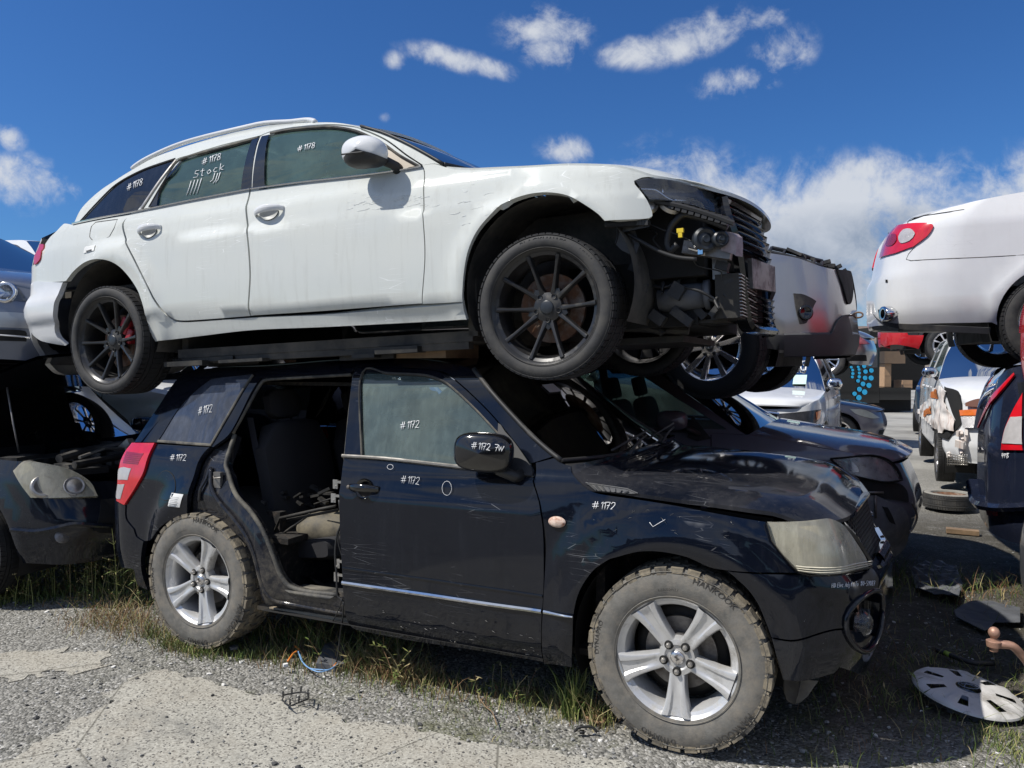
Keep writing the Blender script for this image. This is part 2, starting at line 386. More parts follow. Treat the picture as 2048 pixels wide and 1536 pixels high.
def lens(name, c, rough=.15, clear=.4, ridg=0, metalback=0):
    m, t, b = newmat(name); co = t.co(); n = t.noise(co, 14, 4)
    t.set(b, Base_Color=t.mix(t.ramp(n, .3, .7), tuple(x*.75 for x in c), c), Roughness=rough, Coat_Weight=1.0, Coat_Roughness=.05, Subsurface_Weight=.0, Specular_IOR_Level=.6)
    if ridg:
        w = t.new('ShaderNodeTexWave'); w.bands_direction = 'Z'; t.l.new(co, w.inputs[0]); w.inputs['Scale'].default_value = ridg; t.set(b, Normal=t.bump(w.outputs[1], .5, .004))
    return m
M_ = {}
M_['black_paint'] = paint('navy_black_paint', (.0035, .005, .010), 0, .3, dust=(.09, .10, .12), damt=.015, scr=.4, low=(.11, .10, .085), streak=.06, lowz=.36)
M_['black_jamb'] = paint('black_paint_muddy', (.007, .009, .016), 0, .35, dust=(.20, .18, .145), damt=.12, scr=.5, low=(.20, .175, .135), streak=.25, lowz=.9, lowr=.9)
M_['black_low'] = paint('black_paint_road_grime', (.006, .008, .014), 0, .35, dust=(.12, .115, .10), damt=.08, scr=.4, low=(.10, .09, .07), streak=.1, lowz=.36, lowr=.2)
M_['black_dusty'] = paint('dusty_black_paint', (.006, .008, .014), 0, .32, dust=(.125, .12, .118), damt=.30, scr=.5, streak=.14, coat=.8)
M_['white_paint'] = paint('white_paint', (.62, .64, .61), 0, .38, dust=(.33, .325, .29), damt=.24, scr=.95, low=(.26, .25, .22), streak=.22, lowz=.03, lowr=.10, scrc=(.95, .96, .97))
M_['white_sill'] = paint('white_paint_grimy', (.62, .62, .58), 0, .5, dust=(.25, .24, .2), damt=.55, scr=.5, low=(.24, .22, .19), streak=.5, lowz=.10)
M_['white_clean'] = paint('clean_white_paint', (.66, .67, .68), 0, .3, dust=(.5, .5, .48), damt=.15, scr=.25, low=(.4, .38, .34), streak=.12, lowz=.1, scrc=(.2, .2, .2))
M_['silver'] = paint('silver_paint', (.36, .36, .37), .75, .32, dust=(.3, .3, .28), damt=.2, scr=.2, streak=.1)
M_['greysilver'] = paint('grey_silver_paint', (.38, .37, .37), .75, .3, dust=(.25, .24, .22), damt=.15, scr=.15, streak=.1)
M_['bluegrey'] = paint('blue_grey_paint', (.13, .15, .20), .6, .3, dust=(.2, .2, .2), damt=.2, scr=.15, streak=.1)
M_['darkgrey'] = paint('dark_grey_paint', (.17, .162, .19), .15, .3, dust=(.15, .15, .15), damt=.15, scr=.15, streak=.1)
M_['black_old'] = paint('dull_black_paint', (.010, .012, .018), .1, .35, dust=(.08, .09, .11), damt=.06, scr=.3, streak=.05, low=(.06, .055, .045), lowz=.3)
M_['red'] = paint('red_paint', (.52, .012, .02), .1, .3, dust=(.3, .2, .18), damt=.15, scr=.3, streak=.1)
M_['navy'] = paint('dark_navy_paint', (.010, .014, .03), .1, .2, dust=(.12, .12, .13), damt=.08, scr=.15, streak=.05)
M_['plastic'] = plain('black_plastic', (.018, .018, .019), .55, dirt=(.09, .085, .075), damt=.18)
M_['gloss_plastic'] = plain('gloss_black_plastic', (.006, .006, .007), .12, var=.1, coat=.6)
M_['trim_grey'] = plain('grey_cladding', (.055, .057, .062), .6, dirt=(.12, .115, .1), damt=.2)
M_['seal'] = plain('rubber_seal', (.03, .03, .03), .7, dirt=(.19, .175, .14), damt=.38)
M_['chrome'] = plain('chrome', (.72, .72, .72), .12, 1.0, .08, 30)
M_['dullchrome'] = plain('dull_trim_metal', (.42, .40, .37), .38, .8, .15, 20)
M_['alloy'] = plain('silver_alloy', (.60, .60, .60), .36, .5, .10, 12, dirt=(.28, .26, .22), damt=.22)
M_['alloy2'] = plain('machined_alloy', (.70, .68, .68), .25, .9, .08, 10)
M_['black_rim'] = plain('satin_black_rim', (.028, .028, .029), .30, .3, .15, 14, dirt=(.07, .067, .06), damt=.2)
M_['rubber'] = plain('tyre_rubber', (.028, .028, .029), .72, 0, .2, 14, bump=.15, dirt=(.065, .062, .057), damt=.35)
M_['rubber_dk'] = plain('dark_tyre_rubber', (.012, .012, .013), .7, 0, .2, 14, bump=.1)
M_['mud_rubber'] = plain('dusty_tyre_rubber', (.135, .130, .118), .9, 0, .25, 22, bump=.35, dirt=(.20, .18, .15), damt=.35)
M_['mud_tread'] = plain('muddy_tread_rubber', (.045, .043, .040), .9, 0, .3, 20, bump=.4, dirt=(.27, .23, .165), damt=.55)
M_['tread_gap'] = plain('packed_mud', (.16, .135, .10), .95, 0, .3, 25, bump=.5, dirt=(.03, .028, .025), damt=.5)
M_['letters'] = plain('tyre_lettering', (.055, .05, .043), .8)
M_['letters_dk'] = plain('black_tyre_lettering', (.010, .010, .010), .5)
M_['rust'] = plain('rusty_iron', (.15, .07, .035), .75, .3, .4, 20, bump=.3, dirt=(.28, .24, .2), damt=.3)
M_['steel'] = plain('dull_steel', (.22, .21, .20), .45, .7, .25, 15, dirt=(.12, .10, .08), damt=.3)
M_['darksteel'] = plain('grimy_steel', (.03, .029, .028), .6, .4, .3, 12, dirt=(.075, .07, .06), damt=.3)
M_['under'] = plain('dusty_underbody', (.04, .038, .035), .85, 0, .4, 8, dirt=(.10, .09, .075), damt=.4)
M_['void'] = plain('black_underbody', (.008, .008, .008), .9, 0, .3, 10)
M_['cloth'] = plain('charcoal_seat_cloth', (.022, .022, .025), .95, 0, .2, 40, bump=.3)
M_['carpet'] = plain('black_carpet', (.015, .014, .013), .98, 0, .4, 60, bump=.6, dirt=(.08, .06, .045), damt=.2)
M_['belt'] = plain('seat_belt_webbing', (.025, .027, .038), .7)
M_['wood'] = plain('weathered_timber', (.20, .135, .08), .85, 0, .3, 14, bump=.3)
M_['card'] = plain('brown_cardboard', (.42, .27, .16), .85, 0, .1, 6)
M_['marker'] = plain('white_paint_marker', (.82, .83, .84), .6, 0, .05)
M_['sticker'] = plain('white_sticker', (.78, .78, .76), .5, 0, .05)
M_['ink'] = plain('printed_grey', (.25, .25, .25), .7)
M_['g_side'] = glass('dusty_green_glass', (.40, .50, .46), (.32, .42, .39), .30, .05, .28)
M_['g_audi'] = glass('green_tinted_glass', (.55, .80, .72), (.24, .40, .36), .24, .03, .12)
M_['g_clear'] = glass('clear_side_glass', (.82, .88, .85), (.4, .45, .42), .06, .03, .2)
M_['g_dark'] = glass('dark_privacy_glass', (.035, .04, .05), (.10, .11, .14), .16, .03, .5)
M_['g_quart'] = glass('smoked_quarter_glass', (.05, .055, .075), (.13, .155, .22), .38, .03, .5)
M_['g_wind'] = glass('windscreen_glass', (.55, .62, .58), (.46, .47, .44), .42, .04, .6, spec=.7)
M_['g_blue'] = glass('blue_reflecting_windscreen', (.4, .47, .47), (.2, .3, .34), .2, .02, .3, spec=.6)
M_['lamp_clear'] = glass('clear_lamp_lens', (.85, .87, .9), (.4, .42, .45), .12, .05, .2)
M_['lamp_fog'] = glass('yellowed_lamp_lens', (.85, .82, .70), (.97, .92, .74), .38, .10, .3)
M_['lamp_grey'] = glass('grey_hazed_lamp_lens', (.75, .76, .78), (.62, .62, .62), .25, .08, .3)
M_['cream'] = plain('cream_lamp_rib', (.66, .62, .50), .4)
M_['lamp_red'] = lens('red_lamp_plastic', (.62, .01, .02), .15)
M_['lamp_dkred'] = lens('dark_red_lamp_plastic', (.28, .006, .02), .15, ridg=30)
M_['lamp_white'] = lens('clear_ribbed_lamp', (.55, .53, .53), .2, ridg=60)
M_['lamp_amber'] = lens('amber_lamp_plastic', (.8, .18, .02), .2)
M_['yellow'] = plain('yellow_plastic', (.75, .55, .03), .5)
M_['caliper'] = plain('red_caliper', (.35, .02, .03), .4, 0, .3, 20)
M_['blue_dot'] = plain('light_blue_vinyl', (.03, .42, .72), .5, 0, .05)
M_['blue'] = plain('bright_blue_plastic', (.02, .25, .62), .45)
M_['orangew'] = plain('orange_wire', (.7, .22, .04), .5)
M_['bluew'] = plain('pale_blue_wire', (.18, .35, .6), .5)
M_['horn'] = plain('black_horn', (.02, .024, .03), .35)
M_['bracket'] = plain('dusty_pink_bracket', (.30, .25, .26), .6, .2, .3, 30)
M_['scuffed'] = plain('scuffed_grey_plastic', (.12, .125, .14), .6, 0, .2, 10, dirt=(.25, .24, .22), damt=.25)
M_['pad'] = plain('grey_pad', (.09, .095, .105), .6, 0, .2, 12, bump=.2)
# ------------------------------------------------------------------ wheels (axle along local y, outer face towards -y, centre at origin)
def font_mesh(txt, size, mat, name, parent, bend=None, off=0.0, M=None, depth=.0015):
    c = bpy.data.curves.new('t', 'FONT'); c.body = txt; c.size = size; c.align_x = 'CENTER'; c.extrude = depth; c.resolution_u = 2
    o = bpy.data.objects.new('t', c); me = bpy.data.meshes.new_from_object(o)
    bpy.data.objects.remove(o); bpy.data.curves.remove(c)
    vs = []
    for v in me.vertices:
        x, y, z = v.co
        if bend: r, a0 = bend; a = a0 - x/r; p = V(((r+y)*cos(a), off-z, (r+y)*sin(a)))
        else: p = V((x, off-z, y))
        vs.append(M @ p if M is not None else p)
    mb = MB(); mb.add(vs, [tuple(p.vertices) for p in me.polygons]); bpy.data.meshes.remove(me)
    return mb.build(name, mat, parent, smooth=False)
def tyre(parent, Rt, Rr, W, kind, mats, texts=()):
    """profile from the bead out to the tread; kind: at (blocky), road"""
    h = W/2; m = MB(); sh = Rt-Rr
    prof = [(Rr+.002, -h*.78), (Rr+.006, -h*.90), (Rr+sh*.25, -h*1.0), (Rr+sh*.5, -h*1.03), (Rr+sh*.72, -h*.99), (Rt-sh*.16, -h*.93), (Rt-sh*.10, -h*.90)]
    tr = Rt-.010
    prof2 = [(tr-.006, -h*.86), (tr, -h*.78), (tr+.001, -h*.4), (tr+.001, h*.4), (tr, h*.78), (tr-.006, h*.86)]
    full = prof+prof2+[(r, -y) for r, y in prof[::-1]]
    m.lathe(full, 72)
    # ridges on the sidewall
    for rr in (Rr+sh*.12, Rr+sh*.84): m.lathe([(rr-.002, -h*(.975 if rr < Rr+sh*.5 else .955)), (rr, -h*(1.0 if rr < Rr+sh*.5 else .985)), (rr+.002, -h*(.975 if rr < Rr+sh*.5 else .95))], 72)
    t = m.build('tyre', mats[0], parent, angle=35)
    b = MB(); n = 34 if kind == 'at' else 62
    def blk(a0, a1, y0, y1, sk=0.0, r0=None, r1=None, yo=None):
        vs = []
        r0 = r0 or tr-.008; r1 = r1 or Rt-.001
        for a in (a0, a1):
            for y in (y0, y1):
                for r in (r0, r1):
                    aa = a+sk*(y/h); k = 1-.10*max(0, abs(y)/h-.75)*4*(.04/Rt)
                    vs.append(((r*k)*cos(aa), y, (r*k)*sin(aa)))
        b.add(vs, [(0,1,3,2),(4,6,7,5),(0,4,5,1),(2,3,7,6),(0,2,6,4),(1,5,7,3)])
    for i in range(n):
        a = 2*pi*i/n; d = 2*pi/n
        if kind == 'at':
            blk(a+.08*d, a+.80*d, -h*.96, -h*.60, .0, r0=tr-.02); blk(a+.58*d, a+1.30*d, h*.60, h*.96, r0=tr-.02)
            blk(a+.05*d, a+.45*d, -h*.52, -h*.12, .05); blk(a+.45*d, a+.95*d, -h*.30, h*.08, -.04); blk(a+.15*d, a+.62*d, h*.12, h*.52, .05)
            # shoulder lugs reaching down the sidewall
            for sg in (-1, 1):
                L = .040 if i % 2 else .026; vs = []
                for aa in (a+.12*d, a+.72*d):
                    for (r, y) in ((Rt-.008, h*.93), (Rt-L*.5, h*.962), (Rt-L, h*.985), (Rt-.012, h*.80), (Rt-L, h*.86)): vs.append((r*cos(aa), sg*y, r*sin(aa)))
                b.add(vs, [(0,1,2,4,3), (5,8,9,7,6), (0,5,6,1), (1,6,7,2), (0,3,8,5), (2,7,9,4)])
                aa = a+.86*d; q = Rt-L-.004; b.add([(q*cos(aa), sg*h*.93, q*sin(aa)), (q*cos(aa+.14*d), sg*h*.93, q*sin(aa+.14*d)), ((q+.02)*cos(aa+.14*d), sg*h*.995, (q+.02)*sin(aa+.14*d)), ((q+.02)*cos(aa), sg*h*.995, (q+.02)*sin(aa))], [(0,1,2,3)])
        else:
            blk(a+.06*d, a+.86*d, -h*.95, -h*.62, .02, r0=tr-.012); blk(a+.06*d, a+.86*d, h*.62, h*.95, .02, r0=tr-.012)
            blk(a, a+d, -h*.54, -h*.36); blk(a, a+d, h*.36, h*.54); blk(a, a+d*.92, -h*.28, h*.28, .03)
    b.build('tread', mats[1], t, smooth=False)
    for (tx, sz, ang, rr) in texts: font_mesh(tx, sz, mats[2], 'sidewall_lettering', t, bend=(Rr+sh*rr, R(ang)), off=-h*1.0)
    return t
def spoke(m, path, wid, dep, yb, a, taper=None):
    """path: (r, y) along the spoke; wid: half widths; dep: depth; rotated by a; rounded top"""
    rings = []
    for (r, y), w in zip(path, wid):
        ring = [(r, y+dep, -w*1.0), (r, y+dep*.45, -w*1.08), (r, y+.004, -w), (r, y, -w*.82), (r, y-.0008, 0), (r, y, w*.82), (r, y+.004, w), (r, y+dep*.45, w*1.08), (r, y+dep, w*1.0)]
        rings.append([(x*cos(a)-z*sin(a), yy, x*sin(a)+z*cos(a)) for x, yy, z in ring])
    m.grid(rings, flip=False)
    for rg, fl in ((rings[0], 0), (rings[-1], 1)): m.add(rg, [tuple(range(9))[::1 if fl else -1]])
def barrel(m, Rr, W):
    h = W/2; m.lathe([(Rr-.006, -h*.80), (Rr, -h*.86), (Rr+.006, -h*.90), (Rr+.008, -h*.86), (Rr+.003, -h*.80)], 72)
    m.lathe([(Rr-.006, -h*.80), (Rr-.020, -h*.74), (Rr-.030, -h*.5), (Rr-.034, h*.1), (Rr-.02, h*.5), (Rr-.008, h*.8), (Rr+.004, h*.86)], 72)
def nuts(m, n, rad, y, r=.011, a0=0, L=.018):
    for i in range(n):
        a = a0+2*pi*i/n; M = Matrix.Translation((rad*cos(a), y, rad*sin(a)))
        m.lathe([(0, -L), (r*.7, -L*.95), (r, -L*.7), (r*1.05, 0)], 8, M)
def disc(m, r, y): m.lathe([(.03, y-.03), (.085, y-.03), (.088, y), (r, y), (r, y+.022), (.05, y+.022)], 48)
def wheel(kind, parent, pos, rot=0.0, steer=0.0, flip=False, texts=(), simple=False):
    e = bpy.data.objects.new('wheel', None); COL.objects.link(e); e.empty_display_size = .1; e.parent = parent
    e.matrix_local = Matrix.Translation(pos) @ Matrix.Rotation(steer+(pi if flip else 0), 4, 'Z') @ Matrix.Rotation(rot, 4, 'Y')
    if kind == 'suv':
        Rt, Rr, W = .375, .238, .225
        tyre(e, Rt, Rr, W, 'at', (M_['mud_rubber'], M_['mud_tread'], M_['letters']), texts)
        m = MB(); barrel(m, Rr, W); y0 = -W*.36
        for i in range(5):
            a = pi/2+2*pi*i/5+pi/5*1
            # each of the five arms widens to the rim with a groove down its middle
            for sg in (-1, 1):
                spoke(m, [(.050, y0+.006), (.09, y0-.002), (.14, y0-.008), (.19, y0-.016), (.228, y0-.024)], [.016, .0155, .0155, .0165, .0185], .035, 0, a+sg*.0, None) if False else None
            rings = []
            for (r, y, w, g) in ((.045, y0+.004, .031, .0), (.08, y0-.001, .032, .002), (.12, y0-.008, .035, .006), (.165, y0-.014, .041, .009), (.205, y0-.020, .050, .010), (.232, y0-.026, .062, .008)):
                sec = [(-w*1.06, .045), (-w*1.04, .012), (-w*.93, .002), (-w*.78, 0), (-w*.50, .001), (-w*.34, g), (0, g+.001), (w*.34, g), (w*.50, .001), (w*.78, 0), (w*.93, .002), (w*1.04, .012), (w*1.06, .045)]
                rings.append([(r*cos(a)-z*sin(a), y+d, r*sin(a)+z*cos(a)) for z, d in sec])
            m.grid(rings)
        m.lathe([(0, y0+.002), (.028, y0+.002), (.030, y0+.006), (.046, y0+.006), (.052, y0-.001), (.072, y0+.001), (.078, y0+.02), (.08, y0+.05)], 40)
        r = m.build('rim', M_['alloy'], e, angle=32)
        c = MB(); c.lathe([(0, y0-.006), (.022, y0-.005), (.0275, y0-.001), (.028, y0+.004)], 32); c.build('centre_cap', M_['alloy2'], r)
        # folded-ribbon emblem on the cap
        em = MB()
        for sg in (1, -1):
            q = [(-.011, .010), (-.002, .002), (-.011, -.004), (-.008, -.007), (.004, -.0005), (-.004, .0055)] if False else [(-.012, .004), (0, .0125), (.005, .009), (-.003, .0035), (.010, -.004), (.006, -.0065), (-.012, .004)]
            q = [(sg*x, sg*z) for x, z in q[:-1]]
            em.add([(x, y0-.0095, z) for x, z in q]+[(x, y0-.004, z) for x, z in q], [tuple(range(6))[::sg], tuple(range(6, 12))[::-sg]]+[(i, (i+1) % 6, (i+1) % 6+6, i+6)[::-sg] for i in range(6)])
        em.build('emblem', M_['steel'], r, smooth=False)
        for i in range(5):
            a = -pi/2+2*pi*i/5; q = MB(); Mx = Matrix.Translation((.057*cos(a), y0, .057*sin(a))); q.lathe([(0, -.019), (.007, -.018), (.0105, -.012), (.011, 0)], 8, Mx); q.build('wheel_nut', M_['dullchrome'], r, angle=40)
            q = MB(); q.lathe([(.0, -.0022), (.0165, -.0022), (.0185, -.001), (.019, .004)], 18, Mx); q.build('nut_recess', M_['void'], r)
        d = MB(); disc(d, .148, -.01); d.build('brake_disc', M_['steel'], e, angle=40)
        d = MB(); d.lathe([(.0, .02), (.17, .02), (.20, .04), (.20, .08)], 32); d.build('backing_plate', M_['darksteel'], e)
    elif kind == 'black':
        Rt, Rr, W = .325, .248, .235
        tyre(e, Rt, Rr, W, 'road', (M_['rubber'], M_['rubber_dk'], M_['letters_dk']), texts)
        m = MB(); barrel(m, Rr, W); y0 = -W*.30
        for i in range(5):
            c = pi/2+2*pi*i/5+pi
            for sg in (-1, 1):
                a = c+sg*R(18.5); base = c+sg*R(9)
                # straight slim spokes in pairs springing from five feet
                p0 = V((.062*cos(c+sg*R(12)), y0+.012, .062*sin(c+sg*R(12)))); p1 = V((.236*cos(a), y0-.028, .236*sin(a)))
                d = (p1-p0); L = d.length; dn = d.normalized(); sd = V((0, 1, 0)).cross(dn).normalized(); rings = []
                for k, t in enumerate((0, .1, .25, .5, .75, 1)):
                    w = (.0135, .0115, .0090, .0078, .0082, .0115)[k]; dp = (.034, .032, .030, .028, .026, .024)[k]; p = p0+d*t
                    rings.append([tuple(p+sd*x*w+V((0, yy, 0))) for x, yy in ((-1.25, dp), (-1.15, .009), (-.7, .001), (0, -.0005), (.7, .001), (1.15, .009), (1.25, dp))])
                m.grid(rings, flip=True)
            # web between the pair near the hub
            q = [(.05, -.5), (.085, -.40), (.10, 0), (.085, .40), (.05, .5)]; vs = [(r*cos(c+x*.62), y0+.012, r*sin(c+x*.62)) for r, x in q]; vs += [(p[0], p[1]+.03, p[2]) for p in vs]; m.add(vs, [(0, 1, 2, 3, 4), (9, 8, 7, 6, 5)]+[(i, i+5, i+6, i+1) for i in range(4)])
        m.lathe([(.03, y0+.004), (.042, y0+.006), (.066, y0+.014), (.070, y0+.045)], 40)
        r = m.build('rim', M_['black_rim'], e, angle=32)
        c = MB(); c.lathe([(0, y0-.001), (.026, y0-.002), (.0315, y0+.001), (.033, y0+.012)], 32); c.build('centre_cap', M_['horn'], r)
        for i in range(5):
            q = MB(); a = pi/2+2*pi*i/5+pi; Mx = Matrix.Translation((.056*cos(a), y0+.008, .056*sin(a))); q.lathe([(0, .012), (.0085, .010), (.0095, -.001), (.0115, -.0025), (.0125, .001)], 14, Mx); q.build('wheel_nut', M_['plastic'], r, angle=40)
        d = MB(); disc(d, .155, .0); d.build('brake_disc', M_['rust'], e, angle=40)
    elif kind == 'grey':
        Rt, Rr, W = .355, .222, .225
        tyre(e, Rt, Rr, W, 'road', (M_['rubber_dk'], M_['rubber_dk'], M_['letters_dk']), texts)
        m = MB(); barrel(m, Rr, W); y0 = -W*.34
        for i in range(5):
            for sg, tw in ((-1, .05), (1, .05)):
                a = pi/2+2*pi*i/5+sg*R(16)+R(8)
                spoke(m, [(.045, y0+.004), (.10, y0-.004), (.16, y0-.012), (.225, y0-.022)], [.012, .015, .018, .023], .03, 0, a)
        m.lathe([(.0, y0), (.03, y0), (.05, y0+.002), (.07, y0+.01), (.075, y0+.04)], 40)
        r = m.build('rim', M_['alloy2'], e, angle=32)
        c = MB(); c.lathe([(0, y0-.008), (.024, y0-.007), (.029, y0-.002), (.03, y0+.004)], 32); c.build('centre_cap', M_['horn'], r)
        q = MB(); nuts(q, 5, .057, y0-.002, .0125, pi/2, .012); q.build('wheel_nuts', M_['plastic'], r, angle=40)
        em = MB(); em.tube([(.017*cos(t), y0-.0095, .014*sin(t)) for t in np.linspace(0, 2*pi, 20)], .0012, 4); em.tube([(-.014, y0-.0095, .006), (-.004, y0-.0095, .002), (0, y0-.0095, -.005), (.004, y0-.0095, .002), (.014, y0-.0095, .006)], .0013, 4); em.build('emblem', M_['chrome'], r)
    else:   # plain: ten flat spokes
        Rt, Rr, W = .33, .215, .205
        tyre(e, Rt, Rr, W, 'road', (M_['rubber'], M_['rubber_dk'], M_['letters_dk']), texts)
        m = MB(); barrel(m, Rr, W); y0 = -W*.34
        for i in range(9):
            a = 2*pi*i/9; spoke(m, [(.04, y0), (.12, y0-.008), (.215, y0-.018)], [.012, .011, .017], .03, 0, a)
        m.lathe([(.0, y0-.003), (.03, y0-.003), (.06, y0+.002), (.065, y0+.04)], 32)
        m.build('rim', M_['alloy2'], e, angle=32)
    return e
# ------------------------------------------------------------------ lower black five-door SUV
def carM(x, y, z, yaw, pit=0.0, roll=0.0): return Matrix.Translation((x, y, z)) @ Matrix.Rotation(yaw, 4, 'Z') @ Matrix.Rotation(-pit, 4, 'Y') @ Matrix.Rotation(roll, 4, 'X')
def T(ox, oy, k, pts): return [(ox+k*p[0], oy+k*p[1])+tuple(p[2:]) for p in pts]
c1 = lambda *p: T(650, 700, .41667, p)
c2 = lambda *p: T(1100, 850, .44274, p)
c4 = lambda *p: T(1440, 880, .19531, p)
c5 = lambda *p: T(1440, 1150, .19531, p)
c6 = lambda *p: T(220, 680, .42980, p)
c7 = lambda *p: T(220, 700, .14648, p)
c8 = lambda *p: T(220, 900, .14648, p)
c9 = lambda *p: T(400, 900, .23443, p)
MV = carM(1.0323, 3.8351, 0, -.4425)
def flare(cs, zc, r0, amp, wd):
    def f(a, z):
        o = 0
        for c in cs:
            r = np.sqrt((a-c)**2+(z-zc)**2); o = o+amp*np.exp(-((r-r0)/wd)**2)*sst(.0, .25, z)
        return o
    return f
fl = flare((0, -2.64), .38, .47, .030, .085)
def vb(a, z): return (fl(a, z) + .012*np.exp(-((z-.36)/.10)**2)*sst(-2.3, -2.1, a)*sst(-.35, -.6, a))*sst(-3.3, -3.0, a)*sst(.75, .45, a)
SV = Surf(MV, [(-4.3, -3.50, 0), (-3.95, -3.48, -.48), (-3.64, -3.43, -.76), (-3.42, -3.27, -.835), (-3.15, -3.05, -.85), (-2.64, -2.62, -.875), (-1.3, -1.3, -.885), (-.3, -.3, -.882), (.2, .2, -.872), (.45, .45, -.845), (.62, .58, -.775), (.78, .66, -.645), (.95, .71, -.46), (1.4, .76, 0)],
    [(.0, .10), (.22, .07), (.33, .03), (.5, .004), (.7, 0), (.88, .006), (.98, .022), (1.04, .042), (1.10, .075), (1.3, .155), (1.45, .215), (1.54, .27), (1.60, .36)],
    nose=(.35, .85, [(.1, -.12), (.3, -.01), (.5, .035), (.66, .03), (.76, -.02), (.9, -.055), (1.1, -.12)]), tail=(-2.7, -3.5, [(.2, .04), (.5, 0), (.95, 0), (1.1, .04), (1.3, .11), (1.55, .24)]), bumps=vb)
suv = thing('black_suv', 'navy black off-road SUV with a missing rear door and muddy tyres, under the white estate', 'car', MV)
BP = M_['black_paint']
# fender: eyebrow over the wheel arch
def fend_fn(a, z):
    r = np.sqrt(a**2+(z-.37)**2); return .010*np.exp(-((r-.60)/.05)**2)-.004*np.exp(-((r-.70)/.05)**2)
fender = [(1090, 1325, 1), (1145, 1335, 1)]+c1((1190, 1400), (1195, 1270), (1215, 1180), (1250, 1110), (1300, 1050), (1370, 1005))+c2((300, 600), (400, 575), (500, 575), (620, 600), (720, 645))+[(1454, 1142, 1), (1596, 1146, 1)]+c4((600, 1130), (520, 1020), (495, 930), (480, 835, 1))+[(1438, 1027), (1352, 1011), (1274, 998), (1196, 986), (1177, 978), (1157, 961), (1144, 944), (1143, 931, 1), (1125, 926), (1112, 914, 1), (1071, 925, 1), (1071, 950), (1067, 962), (1073, 983), (1081, 1012), (1087, 1054), (1090, 1117), (1088, 1200)]
panel(SV, 'front_fender', fender, BP, suv, fn=fend_fn, step=.035, lip=.03)
door = c1((145, 85, 1), (120, 200), (100, 400), (85, 540, 1), (78, 600), (80, 1000), (90, 1200), (105, 1300), (130, 1335), (150, 1345), (400, 1395), (700, 1440), (1050, 1500, 1), (1052, 1200), (1055, 1000), (1050, 850), (1035, 750), (1015, 680), (1000, 630), (1010, 600), (990, 545), (900, 430), (800, 310), (700, 210), (620, 140), (560, 105), (450, 90), (300, 85))
win = c1((180, 110, 1), (300, 114), (450, 120), (520, 132), (590, 167), (700, 267), (800, 372), (900, 486), (985, 600, 1), (700, 575), (620, 562), (178, 520, 1))
def door_fn(a, z): return .006*sst(.40, .47, z)*sst(1.0, .9, z) + .004*np.exp(-((z-.93)/.02)**2)
a0, z0 = SV.px(*c1((190, 668))[0])
dr = panel(SV, 'front_door', door, BP, suv, holes=[win, [('z', a0+.046*cos(t), z0+.044*sin(t)) for t in np.linspace(0, 2*pi, 28)[:-1]]], fn=door_fn, step=.04, lip=.035, gap=.0032)
panel(SV, 'front_door_window', win, M_['g_side'], dr, off=-.012, gap=-.004, lip=0, step=.05)
for k, (p, w) in enumerate(((c1((176, 520), (180, 108), (300, 111), (450, 117), (520, 129), (590, 163), (700, 262), (800, 367), (900, 480), (1000, 612)), .010),)):
    strip(SV, 'window_seal', p, w, M_['seal'], dr, off=.003, th=.012)
strip(SV, 'belt_moulding', c1((88, 510), (300, 524), (620, 560), (900, 590)), .016, M_['dullchrome'], dr, off=.014, th=.014)
strip(SV, 'side_moulding', c1((90, 1114), (500, 1172), (800, 1217), (1046, 1252)), .020, M_['chrome'], dr, off=.016, th=.012)
strip(SV, 'side_moulding', c1((1056, 1254), (1190, 1276)), [.018, .008], M_['chrome'], suv, off=.014, th=.010)
strip(SV, 'body_crease', c1((90, 1045), (500, 1100), (1048, 1180)), .012, BP, dr, off=.010, th=.006)
panel(SV, 'mirror_sail', c1((835, 352), (870, 392), (920, 450), (985, 545), (1004, 590), (1000, 610), (930, 605), (840, 585)), M_['plastic'], dr, off=.012, lip=.012, step=.03)
# door handle with its scooped recess
a0, z0 = SV.px(*c1((190, 668))[0])
hm = MB(); g = []
for i in range(15):
    t = i/14; aa = a0-.088+.176*t; bulge = .042*sin(pi*min(1, max(0, t)))**.55; hh = .015+.004*sin(pi*t); c = SV.P(aa, z0+.004); n = SV.N(aa, z0)
    g.append([tuple(c+n*(bulge+.010*cos(th)+.002)+np.array([0, 0, hh*sin(th)])) for th in np.linspace(0, 2*pi, 13)])
hm.grid(g); hm.add(g[0], [tuple(range(13))[::-1]]); hm.add(g[-1], [tuple(range(13))]); hm.build('door_handle', M_['gloss_plastic'], dr, angle=50, mirror='both')
rc = MB(); 
for rr, dz in ((.048, .006),):
    ring = []
    for k in range(8):
        q = k/7; ring.append([tuple(SV.P(a0+.052*q*cos(t)*1.0, z0+.050*q*sin(t))+SV.N(a0, z0)*(.0075-.022*(1-q**2)**.5 if q < 1 else .008)) for t in np.linspace(0, 2*pi, 33)])
    rc.grid(ring, flip=True)
rc.build('handle_recess', M_['gloss_plastic'], dr, mirror='both')
lk = MB(); Mx = Matrix.Translation(SV.P(a0-.074, z0+.004)+SV.N(a0, z0)*.03) ; lk.lathe([(0, -.006), (.009, -.006), (.010, 0)], 16, Mx); lk.build('door_lock', M_['steel'], dr)
# side repeater
a1, z1 = SV.px(*c1((1115, 825))[0]); g = []
for k in range(7):
    q = k/6; g.append([tuple(SV.P(a1+.040*q*cos(t), z1+.024*q*sin(t))+SV.N(a1, z1)*(.004+.012*math.sqrt(max(0, 1-q*q)))) for t in np.linspace(0, 2*pi, 25)])
mb = MB(); mb.grid(g, flip=True); mb.build('side_indicator', plain('milky_indicator_lens', (.62, .50, .42), .3, var=.3, scale=40, dirt=(.35, .12, .05), damt=.4), suv, mirror='both')
